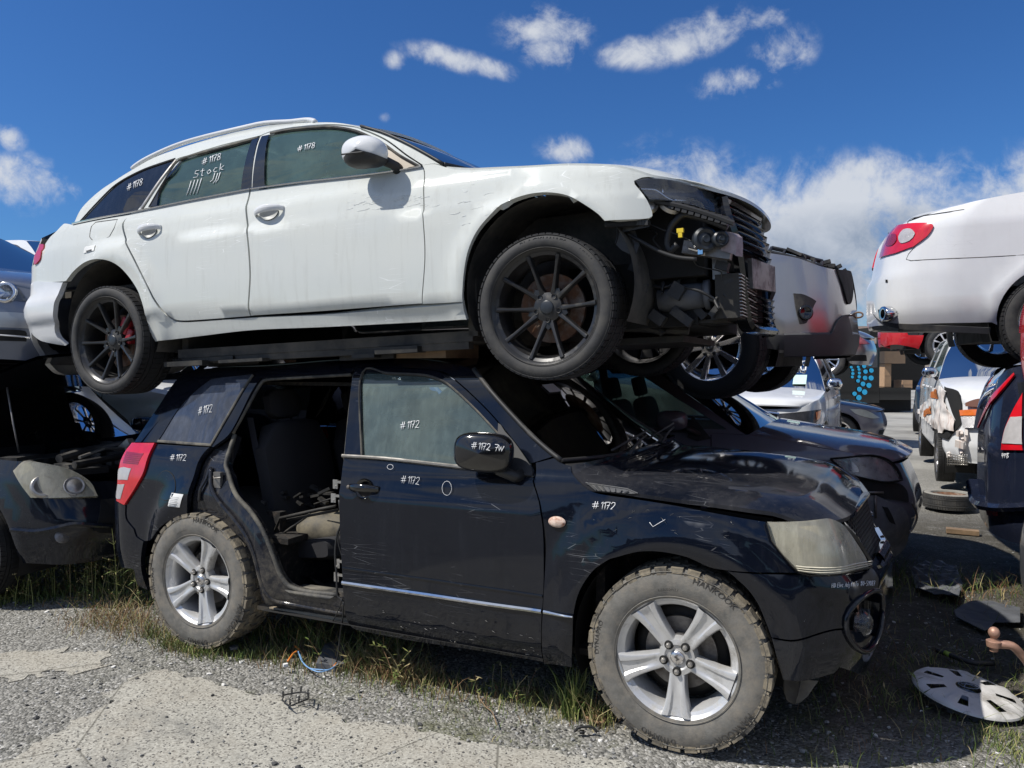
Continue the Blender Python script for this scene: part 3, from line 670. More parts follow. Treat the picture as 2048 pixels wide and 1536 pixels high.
# mirror
mc = SV.pt(*c1((800, 600))[0]); 
def mirror_body(parent, cen, sx, sz, dy, mat, mat2, gl, rot=0.0, pw=3.2, tilt=0.0, arm=None):
    g = []; n = 20
    for k in range(9):
        t = k/8; yy = -dy*.5+dy*t; q = (1-abs(2*t-1)**3.0)**.42 if 0 < t < 1 else .0
        row = []
        for j in range(n*2+1):
            a = 2*pi*j/(n*2); ca, sa = cos(a), sin(a); r = (abs(ca)**pw+abs(sa)**pw)**(-1/pw)
            row.append(V((sx*q*r*ca, yy, sz*q*r*sa)))
        g.append(row)
    Mx = Matrix.Translation(cen) @ Matrix.Rotation(rot, 4, 'Z') @ Matrix.Rotation(tilt, 4, 'Y')
    mb = MB(); mb.grid([[Mx @ p for p in r] for r in g]); 
    return mb.build('mirror_housing', mat, parent, mirror='both', angle=60)
# housing faces forward/outward: centre stands proud of the door
mcen = SV.loc(*c1((762, 490))[0]); dd_ = SV.pt(*c1((762, 490))[0]); 
mo = dd_+np.array([0, 0, 0]); o_, d_ = mcen; mo = dd_-d_*(.12/abs(d_[1]))
mh = mirror_body(dr, mo, .138, .088, .13, M_['gloss_plastic'], None, None, rot=.1, tilt=.03)
ar = MB(); p2 = SV.pt(*c1((940, 590))[0]); ar.tube([mo+np.array([.06, .02, -.075]), (mo+p2)/2+np.array([.06, 0, -.06]), p2+np.array([0, .0, -.01])], [.026, .024, .03], 10); ar.build('mirror_arm', M_['plastic'], dr, mirror='both')
# ---- rear quarter, jamb and pillars
quarter = c6((217, 482, 1), (465, 497, 1), (440, 522), (410, 570), (385, 650), (360, 750), (357, 825, 1), (300, 833), (240, 868), (190, 930), (160, 938, 1), (125, 912), (115, 880), (78, 830), (76, 768, 1), (130, 682), (170, 602))
panel(SV, 'rear_quarter_panel', quarter, BP, suv, step=.035, lip=.03)
lamp = c6((112, 480, 1), (217, 480, 1), (170, 602), (130, 682), (76, 768, 1), (40, 748, 1), (45, 662), (60, 562), (88, 510))
tl = panel(SV, 'tail_lamp', lamp, M_['lamp_red'], suv, off=.014, step=.03, lip=.03)
panel(SV, 'lamp_lens', c6((75, 590, 1), (110, 597, 1), (93, 652, 1), (48, 650, 1), (52, 600)), M_['lamp_white'], tl, off=.016, step=.02, lip=.004)
panel(SV, 'lamp_lens', c6((47, 668, 1), (80, 668, 1), (60, 740, 1), (40, 733)), M_['lamp_white'], tl, off=.016, step=.02, lip=.004)
panel(SV, 'lamp_lens', c6((88, 520, 1), (168, 530, 1), (140, 582, 1), (70, 575, 1)), M_['lamp_dkred'], tl, off=.015, step=.02, lip=.004)
rb = c6((40, 752, 1), (76, 768, 1), (78, 830), (115, 880), (125, 912), (160, 936, 1), (150, 1000), (150, 1060), (160, 1110), (180, 1162, 1), (130, 1135))+[('z', -3.36, .36), ('z', -3.6, .34, 1), ('z', -4.3, .36, 1), ('z', -4.3, .80, 1), ('z', -3.6, .80)]
panel(SV, 'rear_bumper', rb, BP, suv, step=.05, lip=.03, off=.006)
qw = c7((660, 1235, 1), (1000, 720), (1340, 425), (1400, 398), (1900, 338, 1), (1945, 345, 1), (1370, 1290, 1))
pillar = c7((330, 1262, 1), (640, 800), (1000, 330), (1400, 240))+[(470, 733), (540, 731), (700, 718), (817, 716), (880, 722), (942, 738), (990, 785), (1040, 838), (1080, 880), (1112, 912, 1), (1071, 925, 1)]+c1((990, 545), (900, 430), (800, 310), (700, 210), (620, 140), (560, 105), (450, 90), (300, 85), (145, 85, 1))+c6((1140, 130, 1), (1115, 152, 1), (720, 177), (700, 182), (660, 240), (560, 432), (480, 500, 1), (465, 497, 1), (210, 478, 1))
pf = panel(SV, 'roof_side_frame', pillar, BP, suv, holes=[qw], step=.04, lip=.02, off=.0)
panel(SV, 'quarter_window', qw, M_['g_quart'], pf, off=-.004, gap=-.004, lip=0, step=.05)
strip(SV, 'window_seal', c7((660, 1245), (1380, 1298), (1955, 342)), .016, M_['seal'], pf, off=.006, th=.008, smooth=False)
jamb = c6((500, 480, 1), (465, 497, 1), (440, 522), (410, 570), (385, 650), (360, 750), (357, 828, 1), (430, 832), (500, 862), (560, 912), (610, 965), (640, 1032), (660, 1102), (680, 1200), (700, 1238), (780, 1262), (1092, 1312, 1), (1086, 1220, 1), (1040, 1200), (900, 1187), (820, 1162), (780, 1110), (740, 1000), (700, 900), (640, 800), (570, 720), (530, 620), (517, 560), (560, 432, 1))
def jf(a, z): return 0*a
def jamb_fn(a, z): return -.028-.012*sst(.3, .9, z)
jb = panel(SV, 'door_jamb', jamb, M_['black_jamb'], suv, fn=jamb_fn, step=.03, lip=.05, gap=0, mirror=False)
def onS(pts, off): return [SV.pt(p[0], p[1], off) for p in pts]
def smoothpts(P, k=5):
    P = np.array(P); t = np.linspace(0, len(P)-1, (len(P)-1)*k+1); return np.stack([cr(t, range(len(P)), P[:, i]) for i in range(3)], 1)
mb = MB(); mb.tube(smoothpts(onS(c6((560, 430), (520, 560), (530, 620), (570, 722), (640, 802), (700, 902), (740, 1000), (780, 1110), (820, 1160), (900, 1184), (1040, 1198)), -.035)), .013, 8)
mb.tube(smoothpts(onS(c6((1115, 150), (720, 176), (700, 184), (560, 430)), -.02)), .010, 8); mb.tube(smoothpts(onS(c6((1125, 140), (1098, 360), (1078, 600), (1076, 800)), -.03)), .010, 8)
mb.build('door_seal', M_['seal'], jb)
mb = MB(); mb.tube(smoothpts(onS(c6((450, 590), (455, 680), (490, 760), (560, 850), (615, 930), (650, 1020), (672, 1110), (705, 1190), (770, 1236), (900, 1262), (1086, 1296)), -.03)), .012, 8)
mb.tube(smoothpts(onS(c6((395, 1060-300), (400, 700), (430, 640), (452, 585)), -.028)), .008, 8); mb.build('jamb_flange', M_['black_jamb'], jb)
mb = MB(); q = onS(c6((800, 1170), (1030, 1200), (1000, 1218), (830, 1190)), -.02); q2 = [p+np.array([0, .16, -.01]) for p in q]
mb.add([tuple(p) for p in q+q2], [(0, 1, 2, 3), (0, 1, 5, 4)][:1]+[(0, 4, 5, 1), (3, 2, 6, 7)]); mb.build('scuff_plate', M_['seal'], jb)
# latch and striker
mb = MB(); c = SV.pt(*c6((485, 645))[0], -.03); mb.box(c, (.05, .02, .085)); mb.tube([c+np.array([-.02, -.012, .02]), c+np.array([.0, -.03, .012]), c+np.array([.03, -.012, .016])], .004, 6); mb.build('door_striker', M_['steel'], jb, smooth=False)
# sill flange under the opening
mb = MB(); A = SV.pt(*c6((670, 1262))[0], -.02); B = SV.pt(*c6((1100, 1330))[0], -.02); 
mb.add([tuple(A), tuple(B), tuple(B+[0, 0, .022]), tuple(A+[0, 0, .022]), tuple(A+[0, .10, .02]), tuple(B+[0, .10, .02])], [(0, 1, 2, 3), (3, 2, 5, 4)]); mb.build('sill_flange', plain('mud_caked_sill', (.30, .25, .18), .9, 0, .25, 14, bump=.4), suv, smooth=False)
mb = MB(); A = SV.P(-.55, .27); B = SV.P(-2.2, .27); mb.add([tuple(A), tuple(B), tuple(B+[0, .25, -.02]), tuple(A+[0, .25, -.02])], [(0, 1, 2, 3)]); mb.build('rocker', M_['void'], suv, mirror='both')
# fuel flap outline and label
fc = SV.px(*c8((765, 485))[0]); fp = []
for k in range(40):
    t = 2*pi*k/40; fp.append(c8((765+130*cos(t)*1.0+15*sin(t)*-1, 487-200*sin(t)-40*cos(t)*.6))[0])
ff = panel(SV, 'fuel_flap', fp, BP, suv, off=.003, lip=.004, step=.03, mirror=False, gap=.001)
strip(SV, 'flap_gap', fp+[fp[0]], .005, M_['void'], ff, off=.0025, th=.002, mirror=False)
st = panel(SV, 'paper_sticker', c8((850, 585, 1), (1008, 605, 1), (955, 782, 1), (795, 765, 1)), M_['sticker'], suv, off=.003, lip=.001, step=.02, mirror=False, gap=0)
mb = MB()
for k in range(6):
    y = 640+22*k; x0 = 838-6*k; pts = c8((x0, y), (x0+110-8*(k % 3), y+13)); mb.tube([SV.pt(*p, .0045) for p in pts], .0007 if k < 4 else .002, 4)
mb.build('label_print', M_['ink'], st)
# front bumper, lower lip, headlamp, grille
bump = [(1454, 1142, 1), (1596, 1148, 1), (1627, 1150), (1694, 1147), (1727, 1142, 1), ('z', .98, .745), ('z', 1.15, .745), ('z', 1.4, .745, 1), ('z', 1.4, .40, 1), ('z', 1.1, .40), (1690, 1258), (1580, 1281), (1542, 1275, 1)]+c5((450, 450), (380, 290), (280, 150), (130, 10))
fogc = SV.px(*c5((1530, 480))[0]); fog = [('z', fogc[0]+.15*cos(t)*(1+.2*sin(t)), fogc[1]+.115*sin(t)) for t in np.linspace(0, 2*pi, 24)[:-1]]
def bump_fn(a, z): return .012*np.exp(-((z-.72)/.05)**2)*sst(.3, .7, a)
bo = panel(SV, 'front_bumper', bump, BP, suv, holes=[fog], step=.035, lip=.03, fn=bump_fn)
low = [(1542, 1277, 1), (1580, 1283), (1690, 1260), ('z', 1.1, .398), ('z', 1.4, .398, 1), ('z', 1.4, .20, 1), ('z', 1.12, .205)]+c5((1230, 955), (1180, 1015), (850, 1097), (640, 1082, 1), (600, 950))
panel(SV, 'bumper_lip', low, M_['black_low'], suv, step=.04, lip=.03, off=-.004)
fg = panel(SV, 'fog_lamp_recess', fog, M_['gloss_plastic'], bo, off=-.045, gap=-.01, lip=-.045, step=.03)
ring = SV.poly(fog); ring = np.vstack([ring, ring[:1]]); mb = MB(); mb.tube([SV.P(a, z)+SV.N(a, z)*.004 for a, z in ring], .011, 8); mb.build('fog_lamp_bezel', M_['black_low'], fg, mirror='both')
mb = MB(); fo = SV.P(fogc[0]-.01, fogc[1]-.01); fn_ = SV.N(fogc[0], fogc[1]); Rm = V((0, -1, 0)).rotation_difference(V(fn_)).to_matrix().to_4x4()
mb.lathe([(0, -.03), (.03, -.028), (.045, -.018), (.052, 0), (.058, .012)], 28, Matrix.Translation(fo-fn_*.02) @ Rm); mb.build('fog_lamp', M_['lamp_clear'], fg, mirror='both')
hl = c4((480, 832, 1), (1040, 800), (1180, 860), (1250, 940), (1370, 1100), (1450, 1230), (1470, 1320, 1), (1300, 1345), (960, 1365), (790, 1340, 1), (600, 1130), (520, 1020), (495, 930))
def hf(a, z): return .02+.022*np.exp(-((a-.62)/.16)**2)*np.exp(-((z-.82)/.12)**2)
hd = panel(SV, 'headlamp', hl, M_['lamp_fog'], suv, fn=hf, step=.03, lip=.05)
panel(SV, 'lamp_reflector', hl, plain('yellowed_reflector', (.80, .75, .60), .35, .5, .2, 9), hd, off=-.03, gap=.006, lip=-.04, step=.04)
pp_ = panel(SV, 'lamp_divider', c4((800, 880, 1), (985, 875), (1010, 1000), (960, 1150, 1), (830, 1140, 1), (840, 1000)), plain('tan_lamp_inner', (.48, .42, .28), .5, 0, .2, 12), hd, off=.008, lip=.02, step=.03)
mb = MB()
for t in (.55, .68):
    c = SV.P(t+.03, .84); n = SV.N(t, .84); Rm = V((0, -1, 0)).rotation_difference(V(n)).to_matrix().to_4x4(); mb.lathe([(0, -.012), (.04, -.006), (.055, .0), (.060, -.012), (.064, .01)], 28, Matrix.Translation(c-n*.012) @ Rm)
mb.build('lamp_projector', M_['dullchrome'], hd, angle=40, mirror='both')
for k in range(3): strip(SV, 'lamp_rib', c4((775-8*k, 1318-22*k), (960, 1338-24*k), (1300, 1318-24*k), (1455, 1300-24*k)), .004, M_['cream'], hd, off=.040, th=.006)
strip(SV, 'lamp_trim', c4((470, 838), (497, 930), (522, 1022), (602, 1132), (792, 1346), (960, 1372), (1300, 1352), (1470, 1326)), .008, M_['gloss_plastic'], hd, off=.035, th=.02)
gr = c4((1250, 862, 1), (1440, 812, 1), (1530, 850), (1620, 1010), (1700, 1180), (1690, 1240), (1600, 1300), (1530, 1235), (1380, 1000))
ga = [SV.px(*p[:2]) for p in gr]; zt = max(p[1] for p in ga); zb = min(p[1] for p in ga)
gq = [('z', ga[0][0], ga[0][1], 1), ('z', 1.05, zt+.01), ('z', 1.4, zt+.015, 1), ('z', 1.4, zb-.01, 1), ('z', 1.12, zb), ('z', ga[7][0], ga[7][1]), ('z', ga[8][0], ga[8][1])]
go = panel(SV, 'grille_backing', gq, M_['void'], suv, off=-.04, gap=0, lip=0, step=.05)
# woven mesh: rods following the surface
gp_ = SV.poly(gq); mb = MB(); lo, hi = gp_.min(0), gp_.max(0)
for dirn in (1, -1):
    for k in range(-40, 60):
        seg = []
        for i in range(60):
            z = lo[1]+(hi[1]-lo[1])*i/59; a = lo[0]+k*.032+dirn*(z-lo[1])*.9
            if a <= hi[0]+.0 and a >= lo[0] and inpoly(np.array([[a, z]]), gp_)[0]: seg.append(tuple(SV.P(a, z)-SV.N(a, z)*.012))
        if len(seg) > 2: mb.tube(seg[::3]+[seg[-1]], .0035, 4, cap=False)
mb.build('grille_mesh', M_['plastic'], go, mirror='both')
strip(SV, 'grille_surround', [('z', ga[0][0], ga[0][1]), ('z', ga[8][0], ga[8][1]), ('z', ga[7][0], ga[7][1]), ('z', 1.12, zb), ('z', 1.4, zb-.01)], .035, M_['gloss_plastic'], suv, off=.006, th=.02)
pg = panel(SV, 'grille_chrome', [(1752, 1133, 1), (1761, 1108), (1758, 1084, 1), (1768, 1094), (1772, 1112), (1767, 1128), (1758, 1138, 1)], M_['chrome'], suv, off=.02, lip=.015, step=.02, gap=0)
strip(SV, 'grille_chrome', [('z', 1.12, zb+.03), ('z', 1.4, zb+.03)], .05, M_['chrome'], suv, off=.02, th=.02)
strip(SV, 'grille_top', [('z', ga[0][0]-.01, ga[0][1]+.012), ('z', 1.05, zt+.025), ('z', 1.4, zt+.03)], .025, BP, suv, off=.004, th=.02)
# mud flap behind the bumper corner
mb = MB(); q = [SV.plane(*p, -.72) for p in c5((655, 1050), (1010, 1085), (960, 1150), (900, 1240), (830, 1300), (760, 1325), (690, 1290), (660, 1200))]; q2 = [p+np.array([-.005, .012, 0]) for p in q]; L = len(q)
mb.add([tuple(p) for p in q+q2], [tuple(range(L)), tuple(range(L, 2*L))[::-1]]+[(i, i+L, (i+1) % L+L, (i+1) % L) for i in range(L)]); mb.build('mud_flap', M_['mud_rubber'], suv, smooth=False, mirror='both')
# hood
E_ = [SV.pt(*p) for p in ((1143, 930), (1145, 942), (1158, 959), (1178, 975), (1220, 979), (1276, 987), (1352, 998), (1438, 1009), (1500, 1018), (1545, 1024))]
he = E_+[SV.P(.50, .955)]
hz = [.03, .042, .055, .062, .066, .068, .070, .066, .058, .045, .005]; hx = [.16, .13, .12, .12, .12, .13, .14, .15, .16, .17, .19]
hood, HG = span('bonnet', he, [(e[0]+dx, 0, e[2]+dz) for e, dx, dz in zip(he, hx, hz)], M_['black_dusty'], suv, p=(9, 2.2, .62), n=22)
vp = [SV.px(*p) for p in ((1172, 966), (1255, 978), (1276, 987), (1262, 988), (1190, 981))]
vt = MB(); q = [SV.P(a, z)+SV.N(a, z)*.004 for a, z in vp]; vt.add([tuple(p) for p in q], [tuple(range(5))[::-1]])
for k in range(7):
    t = .05+.13*k; A = np.array(q[0])*(1-t)+np.array(q[2])*t; B = np.array(q[4])*(1-t)+np.array(q[3])*t; vt.tube([A+SV.N(*vp[0])*.003, B+SV.N(*vp[0])*.003], .004, 4)
vt.tube([q[0], q[1], q[2]], .003, 5); vt.build('bonnet_vent', M_['trim_grey'], hood, smooth=False, mirror='both')
mb = MB(); L_ = [np.array(HG[i][20]) for i in range(len(HG))]
0
# inner wing gap under the bonnet edge
mb = MB(); A = [p+np.array([0, .03, -.03]) for p in E_]; B = [p+np.array([0, .12, -.12]) for p in E_]; mb.grid([A, B]); mb.build('inner_wing', M_['void'], suv, mirror='both')
# windscreen, roof
we = [SV.pt(*p, .002) for p in ((948, 740), (983, 785), (1025, 832), (1067, 876), (1100, 905), (1122, 922))]
wc = [(e[0]+dx, 0, e[2]+dz) for e, dx, dz in zip(we, (.10, .12, .14, .155, .165, .17), (.045, .03, .02, .01, .0, -.01))]
ws, WG = span('windscreen', we, wc, M_['g_wind'], suv, p=2.4, th=0)
wb = MB(); 
for sgn in (0, -1): wb.tube([np.array(r[sgn])+[0, 0, .004] for r in WG], .012, 6)
wb.tube([np.array(q)+[0, 0, .002] for q in WG[-1]], .010, 6); wb.build('windscreen_seal', M_['plastic'], ws)
mb = MB()
for k in range(2): mb.grid([[tuple(np.array(WG[i][j])+[.004, 0, .005]) for j in (11+k, 12+k)] for i in (3, 4)], flip=True)
mb.build('inspection_label', M_['sticker'], ws)
# bottom band of black frit and cowl
cw = MB(); a_ = [np.array(q) for q in WG[-1]]; b_ = [np.array(q) for q in HG[0]]; cw.grid([[tuple(p+[-.06, 0, -.03]) for p in a_], [tuple(p+[.02, 0, -.012]) for p in a_], [tuple(p+[.01, 0, -.03]) for p in b_]], flip=True); cw.build('cowl', M_['plastic'], suv)
wp = MB()
for s0 in (.10, -.50):
    base = np.array([WG[-1][16][0]+.05, s0, WG[-1][16][2]+.02]); tip = base+np.array([-.055, .50, .045]); wp.tube([base, (base+tip)/2+[0, 0, .012], tip], [.009, .006, .004], 6); wp.tube([base+[-.05, -.1, .025], tip+[-.03, .12, .015]], .006, 4)
wp.build('wiper', M_['plastic'], suv)
re_ = [SV.pt(*p) for p in ((425, 735), (470, 733), (540, 730), (700, 718), (817, 717), (880, 722), (946, 740))]
rz = [.008, .016, .022, .026, .028, .026, .018]; rx = [-.05, -.02, 0, 0, .02, .05, .10]
roof, RG = span('roof', re_, [(e[0]+dx, 0, e[2]+dz) for e, dx, dz in zip(re_, rx, rz)], M_['black_paint'], suv, p=(6, 2, .5))
# rear glass and tailgate
ge = [SV.P(-3.42, 1.04), SV.P(-3.30, 1.25), re_[0]]
span('rear_window', ge, [(e[0]-.06, 0, e[2]+.01) for e in ge], M_['g_dark'], suv, p=2.5, th=0)
te = [SV.P(-3.75, .62), SV.P(-3.75, .85), SV.P(-3.42, 1.04)]
span('tailgate', te, [(-3.42, 0, .62), (-3.44, 0, .85), (ge[0][0]-.06, 0, 1.05)], BP, suv, p=3)
sw = bpy.data.objects.new('spare_wheel', None)
mb = MB(); Mx = Matrix.Translation((-3.58, .05, .78)) @ Matrix.Rotation(-pi/2, 4, 'Z'); mb.lathe([(0, -.08), (.27, -.08), (.345, -.04), (.35, .08), (.2, .10)], 40, Mx); bpy.data.objects.remove(sw); mb.build('spare_wheel_cover', M_['black_paint'], suv)
# cabin: floor, bulkheads, seats
cb = MB()
fl_ = lambda x0, x1, y0, y1, z: cb.box(((x0+x1)/2, (y0+y1)/2, z), (x1-x0, y1-y0, .03))
fl_(-2.25, -.35, -.76, .76, .30); fl_(-3.3, -2.1, -.76, .76, .62); cb.box((-.36, 0, .60), (.04, 1.5, .62)); cb.box((-2.18, 0, .45), (.04, 1.5, .36))
cb.box((-2.9, .80, .7), (1.0, .03, .6)); cb.box((-1.2, .83, .62), (1.9, .03, .66)); cb.box((-.62, 0, .93), (.36, 1.40, .20))
cb.box((-2.62, 0, .40), (.9, 1.1, .3)); cb.box((-.1, 0, .5), (1.0, 1.1, .45)); cb.box((-2.72, -.62, .52), (.92, .05, .45)); 
cb.build('cabin_shell', M_['carpet'], suv, smooth=False)
hl_ = MB(); hl_.box((-1.85, 0, 1.455), (1.5, .96, .02)); hl_.build('headlining', M_['carpet'], suv, smooth=False)
def seat(parent, x, y, w, z=.55, rear=False, mat=None, hr=True, lean=.28):
    mat = mat or M_['cloth']; s = MB()
    def cush(c, d, rot):
        g = []; n = 12
        for k in range(7):
            t = k/6; q = (1-abs(2*t-1)**4)**.25 if 0 < t < 1 else .55
            g.append([rot @ V((d[0]/2*q*math.copysign(abs(cos(a))**.35, cos(a)), (t-.5)*d[1], d[2]/2*q*math.copysign(abs(sin(a))**.35, sin(a))))+V(c) for a in np.linspace(0, 2*pi, 25)])
        s.grid(g); s.add(g[0], [tuple(range(25))]); s.add(g[-1], [tuple(range(25))[::-1]])
    cush((x, y, z), (.52, w, .17), Matrix.Rotation(-.10, 3, 'Y')); cush((x-.30, y, z+.36), (.15, w, .66), Matrix.Rotation(-lean, 3, 'Y'))
    if hr: cush((x-.42, y, z+.78), (.09, .26, .18), Matrix.Rotation(-lean, 3, 'Y')); s.tube([(x-.39, y-.06, z+.6), (x-.42, y-.06, z+.78)], .007, 6); s.tube([(x-.39, y+.06, z+.6), (x-.42, y+.06, z+.78)], .007, 6)
    return s.build('seat', mat, parent)
seat(suv, -1.05, -.38, .52); seat(suv, -1.05, .38, .52); seat(suv, -2.02, .30, .60); seat(suv, -2.1, -.33, .56, lean=.2)
# odds and ends seen through the missing door
def wpt(u, v, y, S=None): return (S or SV).plane(u, v, y)
tk = MB(); g = []
for k in range(9):
    t = k/8; q = (1-abs(2*t-1)**3)**.4 if 0 < t < 1 else .25; c = wpt(600+ (0)*t, 1065, -.58)+np.array([.30*t*1.6-.05, .05+.15*t, .01])
    g.append([tuple(c+np.array([.0, .12*q*cos(a), .105*q*sin(a)])) for a in np.linspace(0, 2*pi, 21)])
tk.grid(g); tk.add(g[0], [tuple(range(21))]); tk.build('seat_base_pan', plain('grimy_black_pan', (.018, .018, .018), .55, 0, .3, 8, dirt=(.22, .19, .13), damt=.55), suv)
rg = MB()
L1 = [wpt(*p, -.68) for p in ((550, 1062), (560, 1036), (640, 1018), (672, 1012))]; rg.tube(L1, .008, 6)
rg.tube([wpt(*p, -.66) for p in ((532, 1092), (620, 1028))], .007, 6); rg.tube([wpt(*p, -.66) for p in ((574, 1040), (676, 1020))], .008, 6); rg.tube([wpt(*p, -.6) for p in ((628, 1008), (672, 994))], .004, 5)
rg.build('window_regulator', M_['darksteel'], suv)
jn = MB()
for k in range(26):
    u, v = random.uniform(548, 672), random.uniform(975, 1012); p = wpt(u, v, random.uniform(-.55, -.35)); jn.box(p, (random.uniform(.02, .09), .03, random.uniform(.008, .02)), Matrix.Rotation(random.uniform(-.6, .6), 3, 'Y'))
jn.build('door_internals', M_['darksteel'], suv, smooth=False)
bl = MB()
q = [wpt(*p, -.60) for p in ((500, 835), (512, 900), (526, 965), (532, 1005))]; bl.grid([[tuple(p+[-.024, 0, 0]), tuple(p+[.024, 0, 0])] for p in q]); q = wpt(531, 1012, -.60); 
bl.build('seat_belt', M_['belt'], suv); bk = MB(); bk.box(q, (.05, .02, .06)); bk.build('belt_anchor', M_['dullchrome'], suv, smooth=False)
mb = MB(); c = wpt(640, 1165, -.5); g = [[tuple(c+np.array([(i-4)*.045, (j-3)*.03, .05*sin(i*.5)*cos(j*.6)+random.uniform(-.01, .01)])) for j in range(7)] for i in range(9)]; mb.grid(g); mb.build('loose_carpet', M_['carpet'], suv)
# hinges, door-edge loom
hg = MB()
for (u, v) in ((668, 968), (664, 996), (672, 1128), (670, 1155)):
    p = SV.pt(u, v, -.012); hg.box(p, (.028, .006, .045)); hg.box(p+np.array([.02, 0, .012]), (.04, .008, .012)); hg.tube([p+[0, -.006, -.012], p+[0, .006, -.012]], .006, 8)
hg.build('door_hinge', M_['dullchrome'], suv, smooth=False)
wr = MB()
wr.tube(smoothpts(onS([(676, 1000), (680, 1045), (672, 1070), (668, 1110), (671, 1155), (672, 1190), (684, 1205), (690, 1220)], -.01)), .006, 6)
wr.tube(smoothpts(onS([(686, 1205), (684, 1240), (680, 1262), (676, 1300), (672, 1325)], -.005)), .004, 6); wr.tube(smoothpts(onS([(683, 1198), (674, 1225), (664, 1245)], -.005)), .003, 5)
wr.tube(smoothpts(onS([(682, 1060), (676, 1080), (686, 1120)], .0)), .003, 5); wr.build('wiring_loom', M_['plastic'], suv)
# wheels
tx = (('HANKOOK', .036, 62, .62), ('235/65R17', .020, 96, .30), ('DYNAPRO', .030, 172, .60), ('HANKOOK', .036, -45, .62), ('DYNAPRO', .030, 258, .60))
wheel('suv', suv, (0, -.775, .378), rot=0, texts=tx); wheel('suv', suv, (-2.64, -.775, .378), rot=R(-14), texts=tx)
wheel('suv', suv, (0, .775, .378), flip=True); wheel('suv', suv, (-2.64, .775, .378), flip=True)
# arch liners
mb = MB()
for cx in (0, -2.64):
    for sg in (-1, 1):
        mb.lathe([(.46, -.80*1), (.47, -.45)], 40, Matrix.Translation((cx, 0, .37)), a0=-.35, a1=pi+.35) if sg < 0 else mb.lathe([(.47, .45), (.46, .80)], 40, Matrix.Translation((cx, 0, .37)), a0=-.35, a1=pi+.35)
    mb.box((cx, 0, .42), (.96, .9, .5)); mb.tube([(cx, -.7, .37), (cx, .7, .37)], .04, 8)
    mb.build('wheel_arch_liner', M_['void'], suv); mb = MB()
# marker-pen numbers
MK = M_['marker']
scribble(SV, 'marker_number', '#1172', *c1((355, 380))[0], 15, MK, dr, (1, -.10), squash=.95, fn=lambda u, v: SV.pt(u, v, -.008))
scribble(SV, 'marker_number', '#1172', *c1((368, 640))[0], 15, MK, dr, (1, .10), squash=.92, r=.0011, off=.009)
scribble(SV, 'marker_number', '#1172', *c1((1282, 762))[0], 15, MK, suv, (1, .05), squash=1.15)
scribble(SV, 'marker_number', '#1172', *c7((1195, 895))[0], 16, MK, pf, (1, -.24), squash=.66, fn=lambda u, v: SV.pt(u, v, -.001))
scribble(SV, 'marker_number', '#1172', *c8((820, 150))[0], 13, MK, suv, (1, .0), squash=.92)
scribble(SV, 'marker_number', 'HID Elec Adj KoiTo 100-59087', *c5((1120, 128))[0], 9, MK, bo, (1, -.03), squash=.62, r=.0009, off=.012)
scribble(SV, 'marker_tick', [[(0, .55), (.25, 0), (1.0, .9)]], 1300, 1055, 16, MK, suv, (1, 0), squash=1.9, r=.0012, off=.014)
mb = MB()
for k in range(34):
    u = random.uniform(760, 1085); v = 1212+(u-700)*.195+random.gauss(12, 16); L = random.uniform(2, 11); mb.tube([SV.pt(u, v, .004), SV.pt(u+L, v+L*random.uniform(.1, .7), .004)], random.uniform(.0004, .0011), 3)
for k in range(16):
    u, v = random.uniform(1180, 1500), random.uniform(1020, 1080); L = random.uniform(3, 12); mb.tube([SV.pt(u, v, .010), SV.pt(u+L, v+L*random.uniform(-.6, 1.2), .010)], .0004, 3)
mb.build('paint_scratches', M_['dullchrome'], suv)
for (u, v, r1, r2) in ((*c1((590, 665))[0], 9.5, 14), (*c1((318, 565))[0], 6, 5)):
    scribble(SV, 'marker_ring', [[(cos(t)*r1/10, sin(t)*r2/10) for t in np.linspace(0, 2*pi, 13)]], u, v, 10, MK, dr, (1, 0), sl=0, r=.0009, off=.010)
def mir_fn(u, v): o, d = SV.loc(u, v); k = (mo[1]-.067-o[1])/d[1]; return o+d*k
scribble(SV, 'marker_number', '#1172 7W', *c1((702, 474))[0], 14, MK, mh, (1, .10), squash=1.0, fn=mir_fn)
# ------------------------------------------------------------------ upper white estate car
b1 = lambda *p: T(0, 200, .34180, p)
b2 = lambda *p: T(650, 200, .34180, p)
b3 = lambda *p: T(1150, 300, .32556, p)
b6 = lambda *p: T(1200, 320, .17578, p)
bL = lambda *p: T(0, 460, .16924, p)
MA = carM(.5113, 4.1495, 1.8142, -.4383, .0374)
def ab(a, z):
    o = 0
    for c, z0 in ((0, .08), (-2.808, .08)):
        r = np.sqrt((a-c)**2+(z-z0)**2); o = o+.016*np.exp(-((r-.42)/.055)**2)*sst(-.2, -.05, z)
    return o
SA = Surf(MA, [(-4.65, -3.92, 0), (-4.28, -3.89, -.44), (-4.0, -3.80, -.69), (-3.78, -3.62, -.80), (-3.4, -3.32, -.845), (-2.8, -2.79, -.88), (-1.4, -1.4, -.895), (0, 0, -.885), (.3, .3, -.86), (.52, .51, -.80), (.70, .66, -.68), (.88, .76, -.48), (1.35, .84, 0)],
    [(-.3, .12), (-.16, .075), (-.08, .05), (.0, .030), (.035, .008), (.07, .002), (.18, 0), (.38, .005), (.455, .010), (.475, .026), (.58, .048), (.64, .075), (.8, .125), (.95, .19), (1.04, .25), (1.10, .33)],
    nose=(.3, .9, [(-.2, 0), (.3, 0), (.5, -.05), (.7, -.10)]), tail=(-1.9, -4.0, [(-.34, .03), (-.2, .0), (.10, 0), (.18, .04), (.40, .05), (.5, .08), (.62, .15), (.8, .34), (1.0, .58), (1.1, .75)]), bumps=ab, shear=.04)
est = thing('white_estate_car', 'white estate car with black multi-spoke wheels, its front bumper missing, stacked on the black SUV', 'car', MA)
WP = M_['white_paint']
